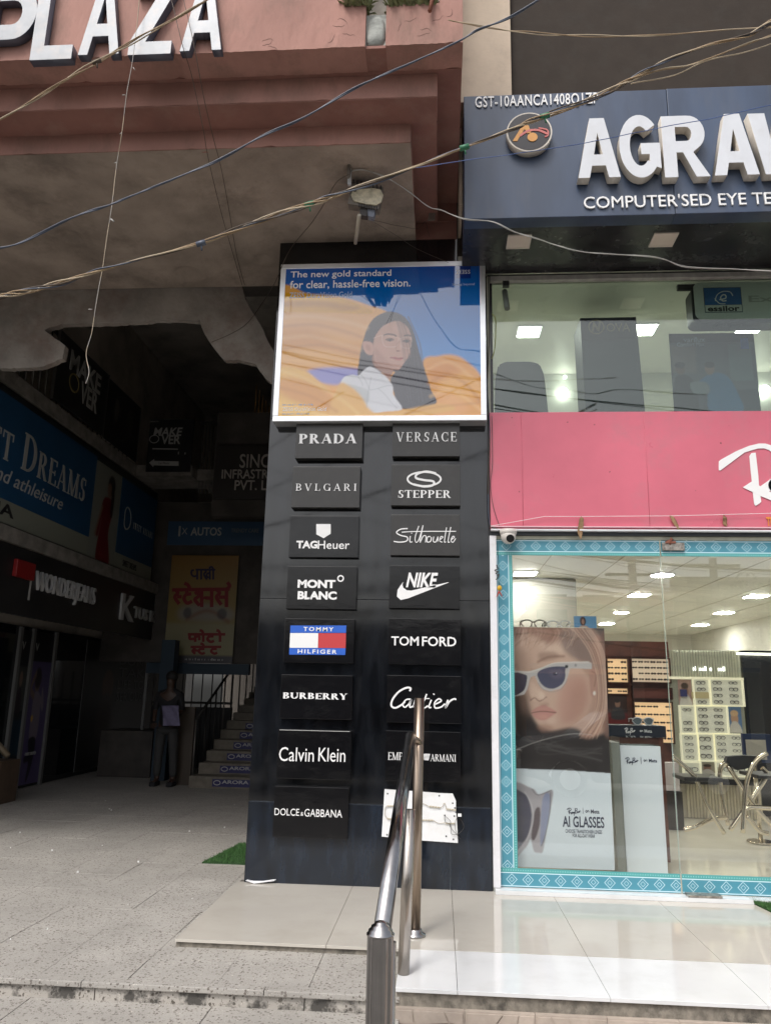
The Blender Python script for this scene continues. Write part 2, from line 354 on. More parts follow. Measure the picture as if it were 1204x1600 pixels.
def letters(body, bx, Y, mat, parent, depth=.004, bold=.0, shear=0., style='sans', name='lettering', sp=1.0, weight=1., small=None, res=3, side=None, back=-.0005, **k):
    """lettering on a wall that faces the street; bx in photo pixels on that wall"""
    u0, u1, v0, v1 = letter_box(bx, Y)
    me = block_mesh(body) if style == 'block' else serif_mesh(body, .1, weight, sp, small) if style == 'serif' else text_mesh(body, .1, bold, shear, res, sp)
    fit(me, PY(Y), u0, u1, v0, v1, back, depth)
    if side:
        me.materials.append(mat); me.materials.append(side)
        for p in me.polygons: p.material_index = 0 if p.normal.y < -.7 else 1
    return put(name, me, mat, parent, **k)
def lettersX(body, u0, u1, v0, v1, X, mat, parent, depth=.004, bold=.0, shear=0., style='sans', name='lettering', sp=1.0, weight=1., small=None, **k):
    me = serif_mesh(body, .1, weight, sp, small) if style == 'serif' else text_mesh(body, .1, bold, shear, 3, sp)
    fit(me, PX(X), u0, u1, v0, v1, -.0005, depth); return put(name, me, mat, parent, **k)
def strokes(lst, Y, mat, parent, name='lettering', depth=.004, sm=True, **k):
    """handwriting: list of (pixel points, width in metres)"""
    bm = nb()
    for i, (pts, w) in enumerate(lst):
        q = [(W(x, y, Y).x, W(x, y, Y).z, 0) for x, y in pts]
        q = smoothpts(q, 5) if sm and len(q) > 2 else [Vector(p) for p in q]
        ribbon(bm, q, w, PY(Y), -.0005, depth + (i % 5) * .0003)
    fixn(bm); return put(name, bm, mat, parent, **k)
def poly(pts, Y, mat, parent, name='emblem', depth=.004, back=-.0005, **k):
    bm = nb(); prism(bm, pxpoly(pts, Y), PY(Y), back, depth); fixn(bm); return put(name, bm, mat, parent, **k)
def smallprint(bx, Y, mat, parent, seed=1, rows=1):
    """print too small to read in the photograph: rows of tiny strokes"""
    u0, u1, v0, v1 = letter_box(bx, Y); bm = nb(); r = random.Random(seed); rh = (v1 - v0) / rows
    for k in range(rows):
        x = u0; zb = v1 - (k + 1) * rh + rh * .15; h = rh * .6
        while x < u1:
            w = r.uniform(.15, .5) * h
            if r.random() < .85: box(bm, x, Y - .0012, zb, min(u1, x + w), Y - .0001, zb + h * r.choice((.65, .7, 1)))
            x += w + h * (.25 if r.random() < .8 else .8)
    return put('small_print', bm, mat, parent)
def zm(ox, oy, s): return lambda pts: [(ox + x * s, oy + y * s) for x, y in pts]   # crop coordinates -> photo pixels

# ------------------------------------------------------------------ printed pictures: painted vertex by vertex
class Print:
    def __init__(s, u0, u1, v0, v1, fr, nu, nv, topx=None):
        s.u0, s.u1, s.v0, s.v1, s.fr, s.nu, s.nv = u0, u1, v0, v1, fr, nu, nv
        SU, SV = nu * 2, nv * 2
        s.U, s.V = np.meshgrid((np.arange(SU) + .5) / SU, (np.arange(SV) + .5) / SV)   # v: 0 bottom .. 1 top
        s.C = np.zeros((SV, SU, 3)); s.topx = topx
        if topx:  # picture coordinates = photo pixels on that plane
            P = np.stack([np.array(fr(u0 + a * (u1 - u0), v0 + b * (v1 - v0), 0)) for a, b in ((0, 0), (1, 0), (0, 1))])
            u = u0 + s.U * (u1 - u0); v = v0 + s.V * (v1 - v0)
            X = np.stack([u, np.full_like(u, P[0][1]), v], -1) - CAM
            c = X @ ROT
            s.x = CX + F * c[..., 0] / -c[..., 2]; s.y = CY - F * c[..., 1] / -c[..., 2]
        else: s.x, s.y = s.U, 1 - s.V
    def mask(s, pts, blur=0, smooth=True):
        P = [(p[0], p[1], 0) for p in pts]
        if smooth:
            n = len(P); q = smoothpts([P[-1]] + P + [P[0], P[1]], 6); q = q[6:-6]; P = [(a.x, a.y) for a in q]
        m = np.zeros(s.x.shape, bool); n = len(P)
        for i in range(n):
            x1, y1 = P[i][0], P[i][1]; x2, y2 = P[(i + 1) % n][0], P[(i + 1) % n][1]
            if y1 == y2: continue
            c = ((s.y < y1) != (s.y < y2)) & (s.x < (x2 - x1) * (s.y - y1) / (y2 - y1) + x1); m ^= c
        m = m.astype(float)
        return s.blur(m, blur)
    def blur(s, m, r):
        r = int(r)
        if r < 1: return m
        for _ in range(2):
            for ax in (0, 1):
                pad = [(0, 0), (0, 0)]; pad[ax] = (r + 1, r); c = np.cumsum(np.pad(m, pad, mode='edge'), axis=ax)
                m = (np.take(c, range(2 * r + 1, c.shape[ax]), ax) - np.take(c, range(0, c.shape[ax] - 2 * r - 1), ax)) / (2 * r + 1)
        return m
    def add(s, m, col, a=1.):
        m = (m * a)[..., None]; s.C = s.C * (1 - m) + np.array(col) * m
    def poly(s, pts, col, a=1., blur=0, smooth=True): s.add(s.mask(pts, blur, smooth), col, a)
    def ell(s, cx, cy, rx, ry, col, a=1., soft=.15, rot=0):
        t = math.radians(rot); dx, dy = s.x - cx, s.y - cy
        d = np.hypot((dx * math.cos(t) + dy * math.sin(t)) / rx, (-dx * math.sin(t) + dy * math.cos(t)) / ry)
        s.add(np.clip((1 + soft - d) / (2 * soft), 0, 1), col, a)
    def line(s, pts, w, col, a=1., soft=.5):
        q = smoothpts([(p[0], p[1], 0) for p in pts], 5) if len(pts) > 2 else [Vector((p[0], p[1], 0)) for p in pts]
        D = np.full(s.x.shape, 1e9)
        for p, r in zip(q, q[1:]):
            d = np.array([r.x - p.x, r.y - p.y]); L = d @ d
            if L == 0: continue
            t = np.clip(((s.x - p.x) * d[0] + (s.y - p.y) * d[1]) / L, 0, 1)
            D = np.minimum(D, np.hypot(s.x - p.x - t * d[0], s.y - p.y - t * d[1]))
        s.add(np.clip((w / 2 + soft - D) / (2 * soft), 0, 1), col, a)
    def build(s, name, mat, parent=None, thick=.006, **k):
        C = s.C.reshape(s.nv, 2, s.nu, 2, 3).mean((1, 3)); nu, nv = s.nu, s.nv
        C = np.clip(C, 0, 1)
        # a grid of square cells, one colour per cell corner
        uu = s.u0 + (s.u1 - s.u0) * np.linspace(0, 1, nu); vv = s.v0 + (s.v1 - s.v0) * np.linspace(0, 1, nv)
        verts = [s.fr(u, v, thick) for v in vv.tolist() for u in uu.tolist()]
        idx = np.arange(nu * nv).reshape(nv, nu)
        f = np.stack([idx[:-1, :-1], idx[:-1, 1:], idx[1:, 1:], idx[1:, :-1]], -1).reshape(-1, 4).tolist()
        cn = len(verts); verts += [s.fr(s.u0, s.v0, 0), s.fr(s.u1, s.v0, 0), s.fr(s.u1, s.v1, 0), s.fr(s.u0, s.v1, 0)]
        a, b, c, d = int(idx[0, 0]), int(idx[0, -1]), int(idx[-1, -1]), int(idx[-1, 0])
        f += [(cn + 3, cn + 2, cn + 1, cn)]
        f += [[cn, cn + 1] + idx[0, ::-1].tolist(), [cn + 1, cn + 2] + idx[::-1, -1].tolist(), [cn + 2, cn + 3] + idx[-1, :].tolist(), [cn + 3, cn] + idx[:, 0].tolist()]
        me = bpy.data.meshes.new(name); me.from_pydata(verts, [], f); me.update()
        at = me.color_attributes.new('print', 'FLOAT_COLOR', 'POINT')
        arr = np.ones((len(verts), 4), np.float32); arr[:nu * nv, :3] = C.reshape(-1, 3); arr[nu * nv:, :3] = .5
        at.data.foreach_set('color', arr.ravel())
        return put(name, me, mat, parent, **k)

# ================================================================== THE SETTING
def terrazzo(name, basec, chip, sc=55, dirtamt=.5, mold=False):
    m = bpy.data.materials.new(name); m.use_nodes = True; n, l = m.node_tree.nodes, m.node_tree.links; b = n['Principled BSDF']
    g = n.new('ShaderNodeNewGeometry').outputs['Position']
    def vor(s, lo, hi):
        ns = n.new('ShaderNodeTexNoise'); ns.inputs['Scale'].default_value = s * .8
        ad = n.new('ShaderNodeMix'); ad.data_type = 'RGBA'; ad.inputs[0].default_value = .02
        l.new(g, ns.inputs['Vector']); l.new(g, ad.inputs[6]); l.new(ns.outputs['Color'], ad.inputs[7])
        v = n.new('ShaderNodeTexVoronoi'); v.inputs['Scale'].default_value = s; l.new(ad.outputs[2], v.inputs['Vector'])
        sp = n.new('ShaderNodeSeparateColor'); l.new(v.outputs['Color'], sp.inputs[0])
        # only some cells carry a chip, and chips differ in size
        a = n.new('ShaderNodeMath'); a.operation = 'MULTIPLY'; a.inputs[1].default_value = hi; l.new(sp.outputs[0], a.inputs[0])
        c = n.new('ShaderNodeMath'); c.operation = 'SUBTRACT'; l.new(a.outputs[0], c.inputs[0]); c.inputs[1].default_value = lo
        d = n.new('ShaderNodeMath'); d.operation = 'LESS_THAN'; l.new(v.outputs['Distance'], d.inputs[0]); l.new(c.outputs[0], d.inputs[1])
        return d.outputs[0]
    def mix(f, a, c):
        x = n.new('ShaderNodeMix'); x.data_type = 'RGBA'; l.new(f, x.inputs[0])
        if isinstance(a, tuple): x.inputs[6].default_value = (*a, 1)
        else: l.new(a, x.inputs[6])
        x.inputs[7].default_value = (*c, 1); return x.outputs[2]
    def nz(s, p0, p1, a):
        t = n.new('ShaderNodeTexNoise'); t.inputs['Scale'].default_value = s; t.inputs['Detail'].default_value = 8; t.inputs['Roughness'].default_value = .65
        r = n.new('ShaderNodeValToRGB'); e = r.color_ramp.elements; e[0].position = p0; e[1].position = p1; e[0].color = (0, 0, 0, 1); e[1].color = (a, a, a, 1)
        l.new(g, t.inputs['Vector']); l.new(t.outputs[0], r.inputs[0]); return r.outputs[0]
    c = mix(nz(3, .4, .62, .5), basec, tuple(x * .78 for x in basec))
    c = mix(vor(sc, .16, .66), c, chip); c = mix(vor(sc * 2.1, .2, .66), c, tuple((x * .6 + y * .4) for x, y in zip(chip, basec)))
    c = mix(vor(sc * 1.3, .42, .7), c, (.62, .58, .52))
    c = mix(nz(1.1, .42, .7, dirtamt), c, tuple(x * .55 for x in basec))
    if mold: c = mix(nz(9, .45, .57, .93), c, (.045, .042, .038))
    l.new(c, b.inputs['Base Color']); b.inputs['Roughness'].default_value = .62
    bp = n.new('ShaderNodeBump'); bp.inputs['Strength'].default_value = .25; bp.inputs['Distance'].default_value = .004
    l.new(nz(60, .3, .7, 1), bp.inputs['Height']); l.new(bp.outputs[0], b.inputs['Normal'])
    return m
TERR = terrazzo('speckled_terrazzo', (.40, .38, .35), (.13, .11, .095), sc=74)
TERRFAR = terrazzo('shade_toned_terrazzo', (.20, .185, .165), (.06, .05, .04), sc=46)  # darker terrazzo copy with hall shade in its colour, assigned nowhere
RISER = terrazzo('mouldy_terrazzo_riser', (.46, .43, .39), (.10, .085, .07), mold=True)
PORCH = M('polished_beige_tile', (.50, .47, .42), .06, var=.05, vs=1.5, rvar=.03, dirt=((.42, .39, .34), .5, 2.2))
MARBLE = M('white_marble_slab', (.68, .69, .70), .12, var=.03, vs=3, dirt=((.52, .52, .51), .4, 2.2))
MOLDGR = M('mouldy_granite_edge', (.20, .18, .15), .8, var=.3, vs=30, dirt=((.03, .028, .025), .9, 8), bump=.4, bs=40)
COBBLE = M('pinkish_stone_tile', (.40, .34, .29), .6, var=.12, vs=9, dirt=((.24, .21, .18), .4, 5), bump=.2, bs=30)
GROUT = M('dark_grout', (.29, .265, .235), .9)
ASPHALT = M('worn_asphalt', (.17, .16, .145), .9, var=.2, vs=1, bump=.3, bs=40)

put('street_ground', B(-90, -90, -.60, 90, 3.0, -.45), ASPHALT, kind='structure')
# left: terrazzo arcade floor laid with separate tiles near the street
floor = put('arcade_floor', B(-8, 3.78, -.5, -.16, 17, -.062), GROUT, kind='structure')
fl2 = B(-8, 9.041, -.062, -1.30, 17, -.04)
put('far_floor', fl2, TERR, floor)
tile_me = None; TS = .415
for j in range(14):
    y0 = 3.775 + (0 if j == 0 else .285 + (j - 1) * TS); d = .285 if j == 0 else TS
    if y0 + d > 9.05: break
    for i in range(17):
        x1 = -.165 - i * TS; x0 = x1 - TS
        if x0 > -1.35 and y0 > 4.45: continue
        if x1 > -1.30 and y0 + d > 9: continue
        if x1 < -.75 * (y0) - 1.6: continue
        key = 'a' if j == 0 else 'b'
        if key == 'a' and i == 0 or key == 'b' and (tile_me is None or tile_me.get('k') != 'b'):
            o = put('floor_tile', B(x0 + .001, y0 + .001, -.066, x1 - .001, y0 + d - .001, -.04, .001), TERR, floor)
            tile_me = o.data; tile_me['k'] = key; tile_z = -.066
        else:
            o = bpy.data.objects.new('floor_tile', tile_me); link(o); o.parent = floor
            o.location = Vector(((x0 + x1) / 2, y0 + d / 2, -.066)) - base(floor)
        o.location.z += rnd.uniform(-.0015, .0012); o.rotation_euler.x = rnd.uniform(-.0012, .0012)
# left steps
step = put('terrazzo_step', B(-8, 3.05, -.55, -.17, 3.775, -.125), GROUT, kind='structure')
x = -.17; k = 0
for wd in (.42, .95, .66, .9, .9, .9, .9):
    put('riser_slab', B(x - wd + .002, 3.752, -.124, x - .002, 3.778, -.062, .002), RISER, step)
    x -= wd
x = -.17
for wd in (.6, .83, .83, .83, .83, .83, .83):
    put('nosing_slab', B(x - wd + .0015, 3.735, -.064, x - .0015, 3.80, -.0395, .004), TERR, step)
    x -= wd
x = -.17
for i in range(9):
    put('tread_tile', B(x - .83 + .002, 3.2, -.128, x - .002, 3.752, -.117, .002), TERR, step); x -= .83
put('lower_step', B(-8, 2.6, -.55, -.17, 3.2, -.26), RISER, kind='structure')

# right: beige polished porch, white marble edge, stained granite strip, stone tile riser
porch = put('porch_slab', B(-1.345, 4.262, -.05, 3.4, 5.60, -.013), MOLDGR, kind='structure')
xs = [-1.35, -.57, .08, .73, 1.38, 2.03, 2.7, 3.4]
for a, b_ in zip(xs, xs[1:]):
    y0 = 4.250 if b_ <= .1 else 4.262
    put('porch_tile', B(a + .001, y0, -.014, b_ - .001, 5.49, 0, .001), PORCH, porch)
put('porch_base', B(-1.33, 4.9, -.5, 3.4, 16, -.066), GROUT, kind='structure')
marb = put('marble_step', B(-.185, 3.74, -.5, 3.4, 4.262, -.016), MOLDGR, kind='structure')
for a, b_ in zip([-.19, .08, .73, 1.38, 2.03, 2.7], [.08, .73, 1.38, 2.03, 2.7, 3.4]):
    put('marble_slab', B(a + .001, 3.725, -.017, b_ - .001, 4.258, -.001, .0015), MARBLE, marb)
x = -.19
for wd in (.30, .30, .30, .30, .30, .30, .30, .30, .30, .30):
    # each tile carries a crazy-paving relief of raised stones
    bm = nb(); box(bm, x + .001, 3.715, -.34, x + wd - .001, 3.74, -.075)
    rr = random.Random(int(x * 1000)); cells = []
    gx = 4; gz = 5
    P = [[(x + .006 + (wd - .012) * i / gx + (rr.uniform(-.018, .018) if 0 < i < gx else 0), -.335 + .255 * j / gz + (rr.uniform(-.012, .012) if 0 < j < gz else 0)) for i in range(gx + 1)] for j in range(gz + 1)]
    used = set()
    for j in range(gz):
        for i in range(gx):
            if (i, j) in used: continue
            i2 = i + 1 + (rr.random() < .4 and i + 1 < gx and (i + 1, j) not in used)
            for q in range(i, i2): used.add((q, j))
            q = [P[j][i], P[j][i2], P[j + 1][i2], P[j + 1][i]]
            c = (sum(p[0] for p in q) / 4, sum(p[1] for p in q) / 4)
            q = [(p[0] + (c[0] - p[0]) * .07, p[1] + (c[1] - p[1]) * .09) for p in q]
            prism(bm, q, PY(3.715), -.002, .004 + rr.uniform(0, .004))
    fixn(bm); put('stone_tile', bm, COBBLE, marb); x += wd
put('lower_pavement', B(-.19, 2.9, -.55, 3.4, 3.74, -.34), COBBLE, kind='structure')

# ------------------------------------------------------------------ pink building over the arcade
pink = root('pink_building', (-2.5, 4.4, 4.78), 'pink plastered building front stepping over the dark arcade entrance', 'building')
def fascia(name, x0, x1, yf, yb, z0, z1, mat, seed, jit=.006, nseg=150):
    """plaster band with an uneven lower edge"""
    bm = nb(); pts = []; r = random.Random(seed); n = nseg; o = r.random() * 99
    for i in range(n + 1):
        xx = x0 + (x1 - x0) * i / n; ch = max(0, noise.noise(Vector((xx * 11, o, 3))) - .22) * 2.2
        pts.append((xx, z0 + jit * (.22 * noise.noise(Vector((xx * 2, o, 0))) + .22 * noise.noise(Vector((xx * 34, o, 0))) + ch)))
    pts += [(x1, z1), (x0, z1)]
    prism(bm, pts, PY(yf), -(yb - yf), 0); fixn(bm); return put(name, bm, mat, pink)
fascia('parapet_wall', -6.5, -.471, 3.90, 4.10, 5.100, 5.64, PINKWALL, 1, .017, 260)
fascia('parapet_wall', -.345, .126, 3.90, 4.10, 5.100, 5.40, PINKWALL, 2, .017, 60)
put('parapet_wall', B(-.02, 3.903, 5.401, .126, 4.1, 7.0), PINKWALL, pink)
put('parapet_wall', B(-6.5, 3.903, 5.641, -1.3, 4.1, 7.0), PINKWALL, pink)
put('grey_patch', B(-.470, 3.93, 5.122, -.346, 4.09, 5.36), GREYCON, pink); put('gap_sill', B(-.4705, 3.92, 5.102, -.3455, 4.10, 5.1215), PINKDARK, pink)
put('ledge', B(-1.3, 4.0, 5.36, -.02, 4.3, 5.42), GREYCON, pink)
put('ledge_back', B(-1.3, 4.29, 5.421, -.021, 4.318, 6.6), M('grimy_ledge_wall', (.16, .145, .125), .9, var=.3, vs=8), pink)
# the broken sack of cement in the gap
bm = nb()
lathe(bm, [(.012, 5.124), (.05, 5.13), (.058, 5.18), (.054, 5.25), (.05, 5.31), (.03, 5.34)], -.408, 3.93, 14)
for v in bm.verts: v.co.y = 3.93 + (v.co.y - 3.93) * .35; v.co += Vector((noise.noise(v.co * 25) * .008, noise.noise(v.co * 22 + Vector((5, 0, 0))) * .008, 0))
put('cement_plug', bm, GREYCON, pink, smooth=True)
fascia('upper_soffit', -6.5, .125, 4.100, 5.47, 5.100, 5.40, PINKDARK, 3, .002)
fascia('middle_band', -6.5, -.03, 4.13, 4.35, 4.929, 5.099, PINKWALL, 4, .006)
fascia('lower_band', -6.5, -.205, 4.36, 4.40, 4.782, 4.928, PINKWALL, 5, .009, 260)
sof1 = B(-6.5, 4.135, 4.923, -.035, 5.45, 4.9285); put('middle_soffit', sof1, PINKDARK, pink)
# rough concrete soffit with pits
bm = nb(); nx, ny = 150, 60; vs = []
pits = [(-2.976, 5.31, .10, .035), (-3.0, 4.95, .09, .03), (-1.35, 5.0, .10, .02), (-2.1, 4.65, .07, .02), (-.9, 4.6, .05, .01), (-2.2, 5.9, .12, .03), (-1.5, 5.7, .08, .02)]
for j in range(ny + 1):
    row = []
    for i in range(nx + 1):
        xx = -6.5 + (6.5 - .205) * i / nx; yy = 4.366 + (6.15 - 4.366) * j / ny
        z = 4.779 + .006 * noise.noise(Vector((xx * 2, yy * 2, 0))) + .003 * noise.noise(Vector((xx * 9, yy * 9, 1)))
        for px_, py_, r_, d_ in pits:
            q = math.hypot(xx - px_, (yy - py_)) / r_
            if q < 1.5: z += d_ * max(0, 1 - q * q) - .012 * math.exp(-(q - 1.1) ** 2 * 20)
        if j in (0, ny) or i in (0, nx): z = 4.781
        row.append(bm.verts.new((xx, yy, z)))
    vs.append(row)
for j in range(ny):
    for i in range(nx):
        f = bm.faces.new((vs[j][i], vs[j + 1][i], vs[j + 1][i + 1], vs[j][i + 1])); f.smooth = True
put('concrete_soffit', bm, RAWCON, pink)
put('slab_core', B(-6.5, 4.37, 4.835, -.206, 6.149, 4.922), RAWCON, pink)
# downstand beam behind the soffit, broken along its lower edge
P_ = [(-120, 455), (-60, 560), (0, 575), (60, 574), (98, 560), (100, 540), (70, 515), (95, 506), (150, 505), (200, 502), (255, 499), (312, 500), (318, 520), (330, 540), (352, 562), (375, 562), (398, 568), (415, 590), (440, 612), (470, 640), (480, 655), (452, 600), (436, 566), (408, 510), (384, 470), (376, 440), (200, 430), (0, 440)]
q0_ = [(W(x, y, 6.16).x, W(x, y, 6.16).z) for x, y in P_]; q = []
for (ax_, az_), (bx_, bz_) in zip(q0_, q0_[1:] + q0_[:1]):          # crumbled edge: many small chips between the traced corners
    n_ = max(1, int(math.hypot(bx_ - ax_, bz_ - az_) / .025))
    for k in range(n_):
        s_ = k / n_; u, v = ax_ + (bx_ - ax_) * s_, az_ + (bz_ - az_) * s_; g_ = 0 if v > 4.72 else 1
        q.append((u + g_ * (.008 * noise.noise(Vector((u * 22, v * 22, 1))) + .012 * noise.noise(Vector((u * 6, v * 6, 1)))), v + g_ * (.010 * noise.noise(Vector((u * 25, v * 25, 7))) + .014 * noise.noise(Vector((u * 7, v * 7, 7))))))
bm = nb(); prism(bm, q, PY(6.16), -.07, 0); fixn(bm)
bm2 = bm; put('broken_beam', bm2, BEAMCON, pink)
put('rear_mass', B(-6.5, 4.38, 4.94, .12, 6.6, 8.2), PINKDARK, pink) if False else None
bm = B(-6.5, 4.32, 5.41, -.02, 6.5, 8.0); put('upper_storey', bm, PINKWALL, pink)
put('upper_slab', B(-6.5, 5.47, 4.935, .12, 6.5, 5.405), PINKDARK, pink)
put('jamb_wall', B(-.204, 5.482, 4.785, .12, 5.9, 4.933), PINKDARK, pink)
put('left_pier', B(-7.6, 4.3, -.45, -6.5, 5.2, 8), PINKWALL, pink)
# torn plaster shard hanging on the right soffit edge
for (a, b_, c, d) in [((672, 350), (680, 300), (684, 335), 5.40)]:
    bm = nb(); prism(bm, pxpoly([(668, 345), (675, 305), (679, 282), (683, 300), (679, 345)], 5.35), PY(5.35), 0, .015); fixn(bm)
    put('torn_plaster', bm, BEAMCON, pink)
# weeds on the ledge
leafm = M('dusty_weed_leaf', (.19, .21, .10), .7, var=.4, vs=30)
put('middle_side', B(-.034, 4.36, 4.93, -.030, 5.45, 5.099), PINKDARK, pink)
put('lower_side', B(-.2049, 4.41, 4.782, -.2035, 5.45, 4.922), PINKWALL, pink)
def weeds(name, x0, x1, yb, z, n, seed, label):
    r = random.Random(seed); bm = nb()
    for i in range(n):
        p = Vector((r.uniform(x0, x1), r.uniform(yb - .05, yb + .05), z)); h = r.uniform(.03, .12); d = Vector((r.uniform(-.6, .6), r.uniform(-.9, .3), r.uniform(.2, 1))).normalized()
        s = d.cross(Vector((0, 0, 1)) + Vector((r.random() * .3, 0, 0))).normalized() * r.uniform(.004, .010)
        a, b_, c = bm.verts.new(p - s), bm.verts.new(p + s), bm.verts.new(p + d * h * .6 + s * 1.3)
        e, f = bm.verts.new(p + d * h * .6 - s * 1.3), bm.verts.new(p + d * h - Vector((0, 0, .015)))
        bm.faces.new((a, b_, c, e)); bm.faces.new((e, c, f))
    return put(name, bm, leafm, label=label, cat='weeds', kind='stuff')
weeds('weeds', -.60, -.46, 3.93, 5.40, 240, 1, 'dusty green weeds left of the gap in the pink parapet')
weeds('weeds', -.34, -.04, 3.95, 5.385, 380, 2, 'dusty green weeds right of the gap in the pink parapet')
bm = nb(); tube(bm, [W(671, 17, 3.86), W(681, -30, 3.9)], .012, 8); put('rusty_rod', bm, M('rusty_iron', (.22, .08, .05), .8), label='short rusty iron rod slanting up from the pink parapet', cat='rod')

# chipped plaster flakes and hairline cracks on the pink parapet
CRK = M('dark_plaster_crack', (.14, .075, .062), .9)
rc = random.Random(21)
for i in range(16):
    cx_, cz_ = (rc.uniform(-1.25, -.5), rc.uniform(5.13, 5.36)) if i % 3 else (rc.uniform(-.3, .1), rc.uniform(5.13, 5.34))
    pts = [(cx_, cz_)]; a = rc.uniform(-.5, .5)
    for k in range(6): a += rc.uniform(-.7, .7); pts.append((pts[-1][0] + .014 * math.cos(a), pts[-1][1] + .014 * math.sin(a)))
    if min(p[0] for p in pts) < -1.27 or (pts[-1][0] > -.48 and cx_ < -.48): continue
    bm = nb(); ribbon(bm, pts, [.001, .003, .004, .0045, .003, .002, .001], PY(3.9), -.001, .0008); fixn(bm); put('crack', bm, CRK, pink)
# ------------------------------------------------------------------ right building: pier, dark wall, sign
rb = root('shop_building', (1.5, 5.5, 0), 'two storey shopfront building with beige pier and dark panel wall', 'building')
put('beige_pier', B(.130, 4.80, 5.462, .507, 5.46, 8.2), BEIGE, rb)
put('beige_return', B(.130, 5.05, 4.78, .154, 5.47, 5.461), BEIGE, rb)
put('dark_panel', B(.509, 4.86, 5.0, 3.6, 5.4, 8.2), DKWALL, rb)
put('roof_slab', B(.13, 5.47, 4.50, 3.6, 16, 4.62), CREAMWALL, rb)
put('upper_front_wall', B(.13, 5.475, 4.622, 3.6, 5.7, 8.2), DKWALL, rb)
put('conduit_recess', B(.348, 5.50, 0, .395, 5.60, 4.46), SOFFBLK, rb)
put('side_wall', B(.20, 5.61, -.05, .40, 16, 4.49), CREAMWALL, rb)
put('right_wall', B(4.9, 5.61, -.05, 5.1, 16, 4.49), CREAMWALL, rb)
put('rear_wall', B(.401, 15.6, .0, 4.899, 15.8, 4.49), CREAMWALL, rb)
put('mezzanine_slab', B(.401, 5.56, 2.47, 4.899, 15.59, 3.28), CEIL, rb)
put('shop_floor', B(.401, 5.50, -.06, 4.899, 15.59, -.004), SHOPFLOOR, rb)
put('front_pier', B(3.35, 5.45, 0, 3.6, 5.6, 4.45), WHITEPAINT, rb)
put('upper_ceiling', B(.401, 5.62, 4.452, 4.899, 15.59, 4.495), CEIL, rb)
for xx in (.98, 1.62, 2.26, 2.9, 3.54, 4.18):
    put('ceiling_joint', B(xx, 5.6, 2.4665, xx + .008, 15.5, 2.4695), M('ceiling_groove', (.45, .41, .32), .7), rb)
# white door posts and sill
put('white_post', B(.352, 5.455, .03, .398, 5.50, 2.365), WHITEPAINT, rb)
put('post_foot', B(.352, 5.46, .0, .398, 5.50, .029), GREYCON, rb)
put('white_sill', B(.36, 5.40, .001, 3.4, 5.50, .026), MARBLE, rb)
put('steel_lintel', B(.36, 5.47, 2.372, 3.4, 5.52, 2.398), M('dark_steel_channel', (.05, .055, .06), .4, metal=.5), rb)
put('cream_lintel', B(.36, 5.485, 2.346, 3.4, 5.52, 2.371), M('faded_cream_rail', (.40, .40, .32), .6, var=.15, vs=10), rb)
put('white_trim', B(.36, 5.425, 2.3985, 3.4, 5.475, 2.409), WHITEPAINT, rb)
put('white_trim', B(.36, 5.428, 2.424, 3.4, 5.455, 2.431), M('pale_pink_trim', (.7, .45, .5), .5), rb)
# upper window frame
put('window_head', B(.38, 5.455, 4.395, 3.4, 5.50, 4.432), M('faded_window_head', (.30, .29, .27), .7, var=.2, vs=12), rb)
put('window_head_shadow_gap', B(.36, 5.47, 4.433, 3.4, 5.53, 4.452), SOFFBLK, rb)
put('window_side', B(.352, 5.46, 3.30, .372, 5.50, 4.432), M('faded_cream_rail', (.4, .4, .32)), rb)


